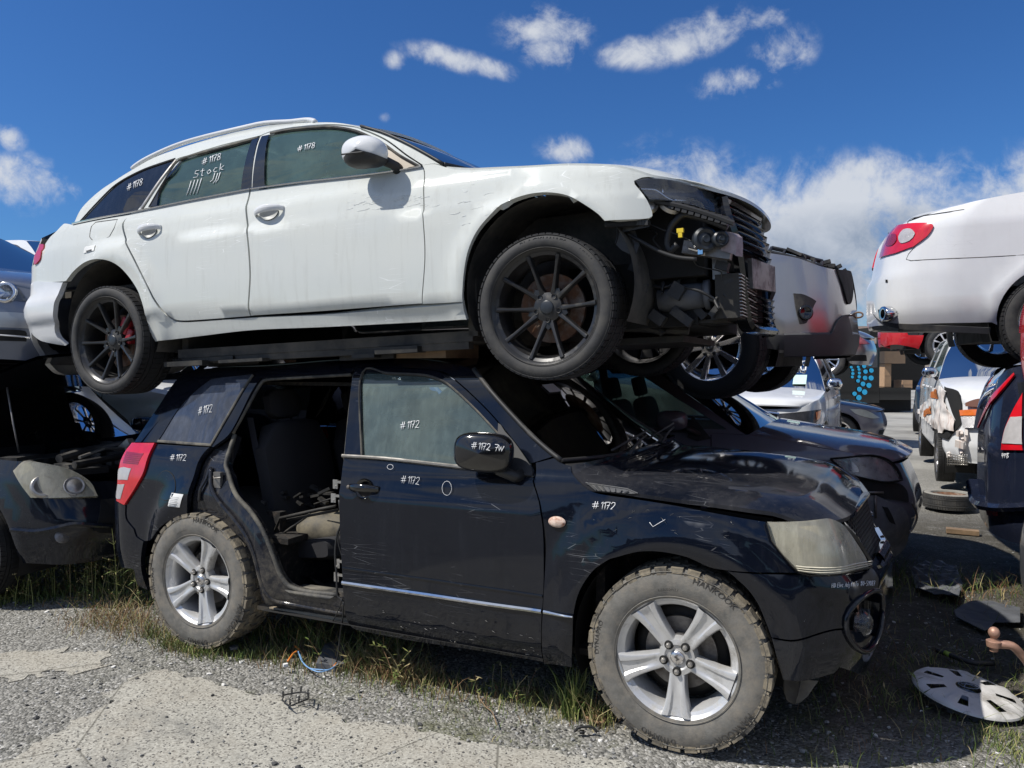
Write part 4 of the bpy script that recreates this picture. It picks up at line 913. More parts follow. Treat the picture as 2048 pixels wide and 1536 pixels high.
adoor = [(521, 272, 1)]+b1((1465, 530), (1444, 620), (1450, 800), (1465, 1000), (1462, 1100), (1470, 1265, 1))+[(650, 623), (845, 608, 1), (850, 508), (848, 405), (849, 344), (844, 331), (814, 311), (770, 279), (718, 257), (684, 251), (650, 250), (581, 256), (540, 264)]
awin = [(531, 272, 1), (581, 260), (649, 255), (684, 258), (718, 266), (766, 290), (800, 314), (836, 333, 1), (650, 360), (519, 379, 1)]
HH = {k: SA.px(*p) for k, p in enumerate(((539, 427), (300, 464)))}
hole_ = lambda k: [('z', HH[k][0]+.058*cos(t), HH[k][1]+.034*sin(t)) for t in np.linspace(0, 2*pi, 28)[:-1]]
ad = panel(SA, 'front_door', adoor, WP, est, holes=[awin, hole_(0)], step=.045, lip=.03, gap=.0034)
panel(SA, 'front_door_window', [(537, 271, 1), (581, 261), (649, 256), (684, 259), (718, 267), (766, 291), (800, 315), (837, 334, 1), (650, 359), (528, 377, 1)], M_['g_audi'], ad, off=-.01, gap=-.003, lip=0, step=.06)
panel(SA, 'pillar_cover', [(524, 273, 1), (539, 270, 1), (530, 374, 1), (505, 379, 1)], M_['gloss_plastic'], ad, off=.003, gap=0, lip=0, step=.05)
strip(SA, 'window_seal', [(541, 267), (581, 259), (649, 253.5), (684, 256), (718, 264), (766, 287), (800, 311), (840, 333)], .012, M_['seal'], ad, off=.004, th=.012)
panel(SA, 'sail_panel', [(752, 285, 1), (790, 305), (832, 332, 1), (790, 339, 1), (770, 320)], plain('tan_dusty_trim', (.42, .36, .28), .6, 0, .2), ad, off=-.004, lip=.003, step=.03)
rdoor = [(519, 273, 1), (444, 291), (376, 312), (352, 321), (330, 348), (287, 417, 1), (262, 427), (247, 446)]+b1((735, 800), (780, 920), (830, 1020), (900, 1160), (960, 1240), (1020, 1285), (1080, 1294), (1250, 1284), (1467, 1267, 1), (1458, 1100), (1461, 1000), (1446, 800), (1439, 620), (1461, 532))
rwin = [(364, 320, 1), (444, 297), (508, 279, 1), (482, 382, 1), (300, 413, 1), (330, 362)]
ar_ = panel(SA, 'rear_door', rdoor, WP, est, holes=[[(362, 320, 1), (444, 296), (517, 276, 1), (501, 379, 1), (297, 414, 1), (330, 360)], hole_(1)], step=.045, lip=.03, gap=.0034)
panel(SA, 'rear_door_window', [(364, 319, 1), (444, 295), (510, 278, 1), (484, 382, 1), (314, 412, 1), (323, 371), (345, 342)], M_['g_audi'], ar_, off=-.01, gap=-.003, lip=0, step=.06)
panel(SA, 'pillar_cover', [(506, 279, 1), (519, 275, 1), (503, 380, 1), (482, 382, 1)], M_['gloss_plastic'], ar_, off=.003, gap=0, lip=0, step=.05)
panel(SA, 'pillar_cover', [(362, 321, 1), (350, 342), (323, 371), (314, 412, 1), (297, 414, 1), (330, 360)], M_['gloss_plastic'], ar_, off=.003, gap=0, lip=0, step=.05)
strip(SA, 'window_seal', [(300, 412), (330, 361), (358, 321), (444, 295), (517, 275)], .014, M_['seal'], ar_, off=.004, th=.012)
qwin = [(163, 442, 1), (191, 412), (232, 371), (284, 342), (351, 319, 1), (308, 378), (275, 420, 1)]
frame = [(147, 447, 1), (165, 414), (200, 381), (236, 357), (262, 341), (308, 315), (376, 291), (444, 271), (513, 255), (581, 247), (650, 244.5), (684, 246.5), (718, 253.5), (763, 266), (804, 284), (850, 309), (888, 333, 1), (868, 328), (846, 331, 1), (814, 310), (770, 278), (718, 256), (684, 250), (650, 249), (581, 255), (540, 263), (521, 271), (444, 290), (376, 311), (351, 320), (329, 348), (286, 417, 1), (267, 425, 1)]
af = panel(SA, 'roof_side_frame', frame, WP, est, holes=[qwin], step=.05, lip=.02)
panel(SA, 'quarter_window', qwin, M_['g_dark'], af, off=-.002, gap=-.004, lip=0, step=.06)
strip(SA, 'pillar_trim', [(353, 321), (318, 366), (283, 418)], .022, M_['dullchrome'], af, off=.008, th=.008, smooth=False)
strip(SA, 'window_seal', [(160, 444), (190, 411), (232, 370), (284, 341), (350, 318)], .012, M_['plastic'], af, off=.004, th=.01)
strip(SA, 'belt_moulding', [(147, 448), (205, 436), (267, 425), (380, 402), (502, 379)], .011, M_['chrome'], est, off=.010, th=.012)
strip(SA, 'belt_moulding', [(503, 379), (600, 366), (700, 355), (780, 345), (844, 334)], .011, M_['chrome'], ad, off=.010, th=.012)
aq = [(148, 449, 1), (267, 427, 1), (262, 429), (245, 447)]+b1((731, 802), (776, 922), (826, 1023), (896, 1163), (956, 1244), (1017, 1290), (1080, 1299), (1250, 1289), (1467, 1273))+[(650, 628), (845, 613), (926, 606, 1), (928, 618), (934, 640, 1), (650, 655), (506, 661), (400, 673), (311, 684, 1)]+bL((1780, 1230), (1740, 1120), (1700, 950), (1650, 780), (1580, 640), (1500, 530), (1400, 430), (1290, 370), (1170, 348), (1060, 360), (960, 410), (860, 500), (780, 605, 1), (750, 612))+[('z', -4.3, SA.px(73, 561)[1]+.01, 1), ('z', -4.3, SA.px(74, 527)[1], 1)]+bL((452, 392, 1), (490, 332), (526, 222), (532, 168, 1))+[(100, 474), (114, 461), (128, 447)]
panel(SA, 'rear_quarter_panel', aq, WP, est, step=.045, lip=.03)
alamp = bL((482, 166, 1), (532, 168, 1), (526, 222), (490, 332), (452, 392), (416, 416, 1), (414, 350), (450, 250))
at_ = panel(SA, 'tail_lamp', alamp, M_['lamp_red'], est, off=.008, step=.03, lip=.03)
arb = bL((432, 602, 1), (752, 616, 1), (720, 720), (685, 900), (680, 1050), (700, 1200), (800, 1362, 1), (680, 1340), (530, 1300), (440, 1235), (425, 1205))+[('z', -4.1, -.16), ('z', -4.65, -.16, 1), ('z', -4.65, .40, 1), ('z', -4.2, .40)]
def arbf(a, z): return .022*sst(.36, .26, z)+.004-.02*sst(.05, -.05, z)
panel(SA, 'rear_bumper', arb, M_['white_clean'], est, step=.045, lip=.03, fn=arbf)
afd = [(844, 330, 1), (868, 327), (890, 333), (910, 338), (947, 339), (992, 337), (1060, 334), (1129, 330), (1197, 331), (1235, 334), (1270, 342), (1308, 354, 1), (1284, 356), (1269, 362)]+b6((400, 272), (460, 342), (540, 452), (600, 590), (602, 640), (560, 668), (300, 684), (50, 698, 1))+[(1197, 430), (1170, 411), (1135, 392), (1094, 385.5), (1053, 390), (1012, 405), (982, 429), (954, 463), (937, 501), (929, 542), (926, 576), (926, 605, 1), (845, 609, 1), (850, 508), (848, 405), (849, 344)]
panel(SA, 'front_fender', afd, WP, est, step=.04, lip=.03)
ah = b6((402, 240, 1), (480, 212), (620, 206), (850, 235), (1100, 300), (1300, 382), (1400, 482), (1528, 690, 1), (1300, 602), (1000, 512), (800, 472), (560, 456, 1), (470, 350))
hd2 = panel(SA, 'headlamp', ah, M_['lamp_clear'], est, off=.004, step=.03, lip=.05)
panel(SA, 'lamp_reflector', ah, plain('dark_lamp_bezel', (.13, .135, .145), .3, .2, .4, 12), hd2, off=-.055, gap=.004, lip=-.055, step=.04)
mb = MB(); mb.tube(smoothpts(onS([], 0) or [SA.pt(*p, -.02) for p in b6((440, 310), (620, 315), (800, 400), (1000, 490), (1200, 490), (1350, 550))]), .006, 6); mb.tube(smoothpts([SA.pt(*p, -.03) for p in b6((880, 430), (1000, 405), (1150, 420))]), .008, 6); mb.tube([SA.pt(*p, -.03) for p in b6((735, 260), (740, 370))], .008, 6)
mb.build('lamp_light_guide', M_['chrome'], hd2, mirror='both')
for t in (.47, .60):
    mb = MB(); c = SA.P(t, .44); n = SA.N(t, .44); Rm = V((0, -1, 0)).rotation_difference(V(n)).to_matrix().to_4x4(); mb.lathe([(0, -.012), (.035, -.006), (.046, .004), (.05, -.004), (.055, .012)], 24, Matrix.Translation(c-n*.045) @ Rm); mb.build('lamp_projector', M_['dullchrome'], hd2, angle=40, mirror='both')
# bonnet
ae = [SA.pt(*p) for p in ((893, 333), (910, 335), (947, 336), (992, 334), (1060, 331), (1129, 327), (1197, 328), (1235, 331), (1270, 338), (1308, 350))]+[SA.pt(*p, .0) for p in ((1349, 357), (1393, 369))]
zz = [.0, .01, .018, .02, .022, .024, .024, .022, .012, -.002, -.02, -.05]; xx = [.20, .20, .18, .17, .16, .15, .15, .15, .17, .18, .20, .22]
bn, AG = span('bonnet', ae, [(e[0]+dx, 0, e[2]+dz) for e, dx, dz in zip(ae, xx, zz)], WP, est, p=(7, 2.2, .5), n=20)
awe = [SA.pt(*p, .002) for p in ((722, 254), (763, 266), (804, 284), (850, 308), (888, 330))]
aws, AWG = span('windscreen', awe, [(e[0]+dx, 0, e[2]+dz) for e, dx, dz in zip(awe, (.08, .10, .12, .14, .15), (.008, .004, .0, -.004, -.004))], M_['g_wind'], est, p=2.4, th=0)
wb = MB()
for sgn in (0, -1): wb.tube([np.array(r[sgn])+[0, 0, .004] for r in AWG], .008, 6)
wb.tube([np.array(q)+[0, 0, .002] for q in AWG[-1]], .012, 6); wb.build('windscreen_seal', M_['plastic'], aws)
are = [SA.pt(*p) for p in ((236, 357), (262, 341), (308, 315), (376, 291), (444, 271), (513, 255), (581, 247), (650, 244.5), (684, 246.5), (722, 254))]
rf, _ = span('roof', are, [(e[0]+dx, 0, e[2]+dz) for e, dx, dz in zip(are, (-.12, -.08, -.04, -.02, 0, 0, 0, .02, .05, .10), (.0, .012, .02, .024, .026, .028, .03, .032, .034, .035))], WP, est, p=(5, 2, .4))
gte = [SA.P(-3.95, .38), SA.P(-3.95, .55), SA.P(-3.9, .72), are[0]+np.array([-.20, 0, -.17]), are[0]]
span('tailgate', gte[:3], [(-3.88, 0, .38), (-3.84, 0, .55), (-3.72, 0, .74)], WP, est, p=3)
span('rear_window', gte[2:], [(-3.72, 0, .74), (gte[3][0]-.14, 0, gte[3][2]), (are[0][0]-.12, 0, are[0][2])], M_['g_dark'], est, p=3, th=0)
rr = MB(); q = smoothpts([SA.pt(*p, .012)+np.array([0, .02, .0]) for p in ((262, 339), (285, 325), (330, 304), (376, 288), (444, 268), (513, 252), (581, 246), (612, 245), (628, 246.5))]); q = np.array(q); n = len(q); q[:, 2] += .012*np.sin(np.linspace(0, pi, n))**.35
rr.tube(q, .014, 8); rr.build('roof_rail', M_['white_clean'], est, mirror='both')
# handles
for (u, v, par) in ((539, 427, ad), (300, 464, ar_)):
    a0, z0 = SA.px(u, v); mb = MB(); g = []
    for i in range(15):
        t = i/14; aa = a0-.095+.19*t; bu = .045*sin(pi*t)**.6; hh = .013+.007*sin(pi*t); c = SA.P(aa, z0+.004+.012*t); nn = SA.N(aa, z0)
        g.append([tuple(c+nn*(bu+.009*cos(th)+.002)+np.array([0, 0, hh*sin(th)])) for th in np.linspace(0, 2*pi, 13)])
    mb.grid(g); mb.add(g[0], [tuple(range(13))[::-1]]); mb.add(g[-1], [tuple(range(13))]); mb.build('door_handle', M_['white_clean'], par, angle=50, mirror='both')
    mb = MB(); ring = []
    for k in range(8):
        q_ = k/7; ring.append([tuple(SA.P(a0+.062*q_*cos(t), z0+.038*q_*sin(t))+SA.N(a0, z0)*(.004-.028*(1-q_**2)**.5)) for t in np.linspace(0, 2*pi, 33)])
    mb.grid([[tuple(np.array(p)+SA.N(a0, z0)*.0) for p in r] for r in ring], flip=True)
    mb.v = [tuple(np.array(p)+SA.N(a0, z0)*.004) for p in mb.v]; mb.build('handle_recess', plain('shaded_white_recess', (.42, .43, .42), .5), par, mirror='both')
# fuel flap, sticker
fp = b1((525, 800, 1), (535, 740), (560, 715, 1), (688, 698, 1), (668, 750), (640, 800), (600, 815), (545, 822))
strip(SA, 'fuel_flap_gap', fp+[fp[0]], .005, M_['seal'], est, off=.0015, th=.002, mirror=False)
st = panel(SA, 'paper_sticker', b1((513, 843, 1), (574, 833, 1), (552, 882, 1), (492, 897, 1)), M_['sticker'], est, off=.004, lip=.001, step=.02, mirror=False, gap=0)
mb = MB(); mb.tube([SA.pt(*p, .006) for p in b1((510, 886), (540, 878))], .004, 4); mb.build('label_print', M_['ink'], st)
# mirror
dd2 = SA.pt(*b2((222, 300))[0]); od = SA.loc(*b2((222, 300))[0]); mo2 = dd2-od[1]*(.15/abs(od[1][1]))
g = []; n = 20
for k in range(11):
    t = k/10; q_ = (1-abs(2*t-1)**2.6)**.5 if 0 < t < 1 else 0
    row = []
    for j in range(2*n+1):
        a = 2*pi*j/(2*n); ca, sa = cos(a), sin(a); r = (abs(ca)**2.5+abs(sa)**2.5)**(-1/2.5); x = .120*q_*r*ca; z = .070*q_*r*sa; z -= .10*max(0, x)*1.0+.25*max(0, x)**2/.12*.3
        row.append(mo2+np.array([x+.01, (-.5+t)*.15+.0, z]))
    g.append(row)
up = MB(); up.grid(g); amh = up.build('mirror_housing', M_['white_clean'], ad, mirror='both', angle=60)
lo_ = MB(); lo_.grid([[mo2+(p-mo2)*np.array([.97, 1.015, 1.02])+np.array([.004, 0, -.010]) for p in r[n+2:2*n-1]] for r in g]); lo_.build('mirror_base', M_['plastic'], ad, mirror='both', angle=60)
tb = MB(); tb.tube([mo2+np.array([.085, .03, -.045]), mo2+np.array([.13, .09, -.07]), SA.pt(795, 338, .0)+np.array([0, 0, .0])], [.026, .022, .03], 10); tb.build('mirror_arm', M_['plastic'], ad, mirror='both')
ms = MB(); ms.tube([mo2+np.array([x, -.078+.35*x*x*(1 if x < 0 else 1.6), -.022-.06*(x+.1)]) for x in np.linspace(-.07, .06, 9)], .004, 6); ms.build('mirror_indicator', M_['plastic'], amh, mirror='both')
# wheels (hanging on their springs)
wheel('black', est, (0, -.775, 0), rot=R(0), texts=(('BLACKHAWK', .034, 88, .40), ('HH11', .03, 45, .40), ('235/35ZR19', .024, 195, .35), ('BLACKHAWK', .034, -92, .40)))
wheel('black', est, (-2.808, -.775, 0), rot=R(-2), texts=(('BLACKHAWK', .034, -90, .40),))
wheel('black', est, (0, .775, 0), flip=True); wheel('black', est, (-2.808, .775, 0), flip=True)
cl = MB()
for (x, z, w_, h_) in ((.075, .085, .07, .10), (.11, .02, .05, .09)): cl.box((-2.808+x, -.80, z), (w_, .05, h_), Matrix.Rotation(.5, 3, 'Y'))
o = cl.build('brake_caliper', M_['caliper'], est, smooth=False); bv = o.modifiers.new('b', 'BEVEL'); bv.width = .012; bv.segments = 2
# arches, underbody, cabin
mb = MB()
for cx in (0, -2.808):
    for sg in (-1, 1): mb.lathe([(.40, sg*.84), (.42, sg*.42)][::sg], 40, Matrix.Translation((cx, 0, .09)), a0=-.45, a1=pi+.45)
    mb.lathe([(.36, -.43), (.49, -.43)], 40, Matrix.Translation((cx, 0, .04)), a0=.15, a1=pi-.15); mb.box((cx, 0, .20), (.84, .86, .42)); mb.tube([(cx, -.72, 0), (cx, .72, 0)], .03, 8)
    mb.build('wheel_arch_liner', M_['under'], est); mb = MB()
ub = MB(); ub.box((-1.4, 0, -.10), (1.95, 1.50, .05)); ub.box((-3.1, 0, .12), (.70, 1.2, .3)); ub.box((-1.4, 0, .38), (2.2, 1.45, .04)); ub.box((-.42, 0, .25), (.05, 1.5, .7)); ub.box((-2.37, 0, .15), (.05, 1.4, .5)); ub.box((.02, 0, .30), (.85, 1.0, .34)); ub.box((-3.05, 0, .34), (.9, 1.3, .04))
for y in (-.72, .70): ub.box((-1.4, y, -.13), (1.9, .05, .06))
ub.build('underbody', M_['under'], est, smooth=False)
ex = MB(); ex.tube([(-.3, .25, -.14), (-1.2, .28, -.16), (-2.2, .25, -.14), (-2.5, .3, -.05)], .035, 10); ex.tube([(-1.9, -.2, -.15), (-1.1, -.2, -.16)], .09, 12)
for k in range(14): ex.box((random.uniform(-2.3, -.5), random.uniform(-.78, -.55), random.uniform(-.17, -.13)), (random.uniform(.1, .4), .08, random.uniform(.012, .035)))
ex.build('exhaust', M_['darksteel'], est, smooth=False)
for yy_ in (-.36, .36): seat(est, -1.05, yy_, .5, .20, lean=.35)
seat(est, -2.0, 0, 1.25, .22, hr=False)
mb = MB(); mb.box((-.38, 0, .52), (.36, 1.35, .14)); mb.lathe([(.16, 0), (.175, .012), (.16, .024)], 30, Matrix.Translation((-.60, -.36, .58)) @ Matrix.Rotation(1.2, 4, 'Z')); mb.build('dashboard', M_['plastic'], est, smooth=False)
# ---- bare front end
ap = lambda u, v, y: SA.plane(u, v, y)
fe = MB()
fe.box((.30, 0, .05), (.60, 1.1, .30)); fe.box((.50, .0, .28), (.30, 1.25, .34))
fe.tube([ap(1210, 450, -.84), ap(1255, 448, -.82), ap(1300, 446, -.78)], .014, 6); fe.build('engine_bay', M_['void'], est, smooth=False)
cf = MB()
pts = b6((240, 700), (560, 690), (560, 760), (260, 820)); q = [ap(*p, -.80) for p in pts]; cf.add([tuple(p) for p in q], [(3, 2, 1, 0)])
for k in range(9):
    p = ap(*b6((250+35*k, 712))[0], -.81); cf.box(p, (.012, .01, .022))
for k in range(9):
    p = ap(*b6((830+75*k, 520+22*k))[0], -.74); cf.box(p, (.022, .05, .035), Matrix.Rotation(.3, 3, 'Y'))
cf.tube(smoothpts([ap(*p, -.76) for p in b6((560, 470), (800, 500), (1050, 560), (1300, 640), (1520, 720))]), .011, 6); cf.build('bumper_bracket', M_['plastic'], est, smooth=False)
bl_ = MB()
bl_.tube(smoothpts([ap(*p, -.72) for p in b6((880, 960), (800, 1030), (760, 950), (790, 800), (870, 680), (960, 620), (1080, 640), (1250, 690), (1450, 770))]), .015, 8)
bl_.tube(smoothpts([ap(*p, -.76) for p in b6((300, 830), (420, 900), (560, 980), (700, 1050), (900, 1110), (1100, 1130))]), .009, 6)
bl_.tube(smoothpts([ap(*p, -.76) for p in b6((190, 740), (200, 840), (175, 960))]), .004, 5)
bl_.tube(smoothpts([ap(*p, -.70) for p in b6((390, 1090), (370, 1200), (415, 1330), (400, 1500))]), .006, 5)
bl_.build('wiring_hose', M_['plastic'], est)
hn = MB()
for (u, v, r) in ((1195, 905, .052), (1370, 900, .034)):
    c = ap(*b6((u, v))[0], -.72); hn.lathe([(0, -.022), (r*.28, -.024), (r*.32, -.016), (r*.55, -.012), (r*.8, -.018), (r, -.010), (r*1.02, .012), (0, .03)], 30, Matrix.Translation(c) @ Matrix.Rotation(.5, 4, 'Z'))
hn.build('horn', M_['horn'], est, angle=35)
bk = MB(); q = b6((1410, 808), (1500, 830), (1545, 870), (1550, 960), (1545, 1090), (1520, 1070), (1370, 1030), (1400, 950)); A = [ap(*p, -.70) for p in q]; B = [p+np.array([.02, .05, 0]) for p in A]; n = len(A)
bk.add([tuple(p) for p in A+B], [tuple(range(n))[::-1], tuple(range(n, 2*n))]+[(i, (i+1) % n, (i+1) % n+n, i+n) for i in range(n)]); bk.build('impact_bracket', M_['bracket'], est, smooth=False)
bm = MB(); c0 = ap(*b6((960, 1020))[0], -.66); c1_ = ap(*b6((1500, 1090))[0], -.66); mid = (c0+c1_)/2
bm.box(mid+np.array([0, 0, .01]), (np.linalg.norm(c1_-c0), .06, .055), Matrix.Rotation(-math.atan2(c1_[2]-c0[2], c1_[0]-c0[0]), 3, 'Y')); 
bm.build('chassis_rail', M_['steel'], est, smooth=False)
bx = MB(); q = b6((1590, 830), (1680, 850), (1735, 1170), (1590, 1100)); A = [SA.xplane(*p, .70) for p in q]; B = [p+np.array([-.10, 0, 0]) for p in A]
bx.add([tuple(p) for p in A+B], [(3, 2, 1, 0), (4, 5, 6, 7)]+[(i, (i+1) % 4, (i+1) % 4+4, i+4) for i in range(4)]); bx.box((.70, 0, .16), (.06, 1.1, .13)); bx.build('bumper_beam', M_['dullchrome'], est, smooth=False)
mb = MB(); mb.tube([ap(*p, -.72) for p in b6((1350, 960), (1410, 880))], .007, 6); mb.tube([ap(*p, -.72) for p in b6((1010, 1005), (1100, 1030), (1160, 1020))], .006, 6); mb.box(ap(*b6((1145, 1035))[0], -.73), (.02, .02, .03)); mb.build('shiny_clip', M_['chrome'], est, smooth=False)
mb = MB(); c = ap(*b6((915, 805))[0], -.74); mb.box(c, (.028, .02, .018)); mb.box(c+np.array([0, 0, -.018]), (.016, .02, .022)); mb.build('yellow_connector', M_['yellow'], est, smooth=False)
mb = MB(); A = ap(*b3((520, 925))[0], -.55); B = ap(*b3((800, 890))[0], -.55); mb.tube([A, (A+B)/2, B], [.055, .06, .055], 14); mb.tube([B, B+(B-A)*.12], [.066, .066], 14); mb.build('intercooler_pipe', M_['pad'], est)
mb = MB(); q = b3((785, 800), (905, 780), (1050, 880), (1050, 1040), (905, 960), (830, 990)); c = ap(*b3((905, 870))[0], -.60)
mb.box(c+np.array([.02, .25, -.02]), (.10, .5, .19)); mb.build('intercooler', M_['darksteel'], est, smooth=False)
mb = MB()
for k in range(13): mb.box(c+np.array([.075, .25, -.105+.0145*k]), (.012, .49, .004))
mb.build('intercooler_fins', M_['dullchrome'], est, smooth=False)
mb = MB(); P0 = ap(*b3((650, 1050))[0], -.5); mb.box(P0+np.array([.06, .1, -.01]), (.3, .25, .015)); mb.tube([ap(*p, -.5) for p in b3((300, 1055), (520, 1110), (540, 1130))], .02, 8); mb.tube([ap(*p, -.45) for p in b3((300, 1090), (700, 1110))], .02, 8)
mb.box((.25, 0, -.15), (.5, .8, .03)); mb.build('subframe', M_['darksteel'], est, smooth=False)
mb = MB()
for k in range(30):
    u, v = random.uniform(1260, 1460), random.uniform(500, 640); p = ap(u, v, random.uniform(-.62, -.3)); mb.box(p, (random.uniform(.02, .12), .05, random.uniform(.01, .07)), Matrix.Rotation(random.uniform(-.9, .9), 3, 'Y'))
mb.build('engine_parts', M_['plastic'], est, smooth=False)
mb = MB()
for k in range(16):
    u, v = random.uniform(1255, 1440), random.uniform(455, 600); q = [ap(u, v, random.uniform(-.72, -.5))]
    for j in range(4): q.append(q[-1]+np.array([random.uniform(-.02, .08), random.uniform(-.03, .03), random.uniform(-.06, .04)]))
    mb.tube(smoothpts(q), random.uniform(.003, .008), 5)
mb.build('engine_wiring', M_['plastic'], est)
mb = MB(); q = [ap(*p, -.76) for p in b6((200, 830), (300, 830), (360, 1080), (250, 1030), (180, 960))]; mb.add([tuple(p) for p in q], [(4, 3, 2, 1, 0)]); q = [ap(*p, -.75) for p in b6((330, 810), (400, 800), (450, 960), (400, 1110), (370, 1060), (390, 960))]; mb.add([tuple(p) for p in q], [(5, 4, 3, 2, 1, 0)]); mb.build('liner_scrap', M_['trim_grey'], est, smooth=False)
# grille
gp2 = [('z', .80, .46, 1), ('z', 1.35, .44, 1), ('z', 1.35, .21, 1), ('z', .86, .21, 1)]
gk = panel(SA, 'grille', gp2, M_['void'], est, off=-.03, gap=0, lip=0, step=.06)
for k in range(7):
    z = .235+.035*k; strip(SA, 'grille_bar', [('z', .83-.005*k, z), ('z', 1.1, z), ('z', 1.35, z)], .012, M_['gloss_plastic'], gk, off=.012, th=.03)
panel(SA, 'lower_grille', [('z', .90, .20, 1), ('z', 1.35, .20, 1), ('z', 1.35, -.10, 1), ('z', .98, -.10, 1)], M_['void'], est, off=-.03, gap=0, lip=0, step=.06)
for k in range(5):
    z = -.09+.03*k; strip(SA, 'grille_bar', [('z', .93, z), ('z', 1.1, z), ('z', 1.35, z)], .008, M_['gloss_plastic'], gk, off=.02, th=.03)
strip(SA, 'grille_frame', [('z', .84, .46), ('z', .82, .35), ('z', .86, .20), ('z', .90, .0), ('z', .95, -.10), ('z', 1.1, -.12), ('z', 1.35, -.12)], .04, M_['gloss_plastic'], gk, off=.03, th=.05)
strip(SA, 'grille_frame', [('z', .84, .44), ('z', 1.0, .44), ('z', 1.35, .435)], .035, M_['gloss_plastic'], gk, off=.02, th=.04)
panel(SA, 'plate_holder', [('z', .985, .20, 1), ('z', 1.35, .20, 1), ('z', 1.35, .07, 1), ('z', .99, .06, 1)], M_['steel'], gk, off=.035, lip=.02, step=.06)
# marker numbers on the glass
scribble(SA, 'marker_number', '#1178', *b1((1735, 300))[0], 11, MK, ad, (1, -.24), squash=1.2, r=.0018, fn=lambda u, v: SA.pt(u, v, -.006))
scribble(SA, 'marker_number', '#1178', *b1((1175, 380))[0], 13, MK, ar_, (1, -.32), squash=1.1, r=.0018, fn=lambda u, v: SA.pt(u, v, -.006))
scribble(SA, 'marker_number', '#1178', *b1((742, 535))[0], 13, MK, af, (1, -.42), squash=.9, r=.0018, fn=lambda u, v: SA.pt(u, v, .001))
scribble(SA, 'marker_word', 'Stock', *b1((1125, 455))[0], 14, MK, ar_, (1, -.28), squash=1.5, r=.0018, sl=.2, fn=lambda u, v: SA.pt(u, v, -.006))
tal = [[b1((x, y0))[0], b1((x-12, y0+40))[0], b1((x-28, y1))[0]] for x, y0, y1 in ((1115, 470, 555), (1135, 465, 552), (1155, 462, 548), (1175, 455, 545), (1253, 425, 475), (1270, 425, 485), (1285, 420, 480))]
mb = MB()
for t in tal: mb.tube([SA.pt(*p, -.006) for p in t], .0022, 4)
mb.build('marker_tally', MK, ar_)

mb = MB()
for k in range(70):
    u, v = (random.gauss(935, 40), random.gauss(408, 14)) if k % 3 == 0 else (random.uniform(690, 842), random.gauss(408, 12)); L = random.uniform(5, 26); c = random.uniform(-3, 3)
    if u+L > 990: continue
    mb.tube([SA.pt(u+L*t, v-L*.22*t+c*4*t*(1-t), .0012) for t in (0, .33, .66, 1)], random.uniform(.0003, .0007), 3)
mb.build('paint_scratches', M_['marker'], est)
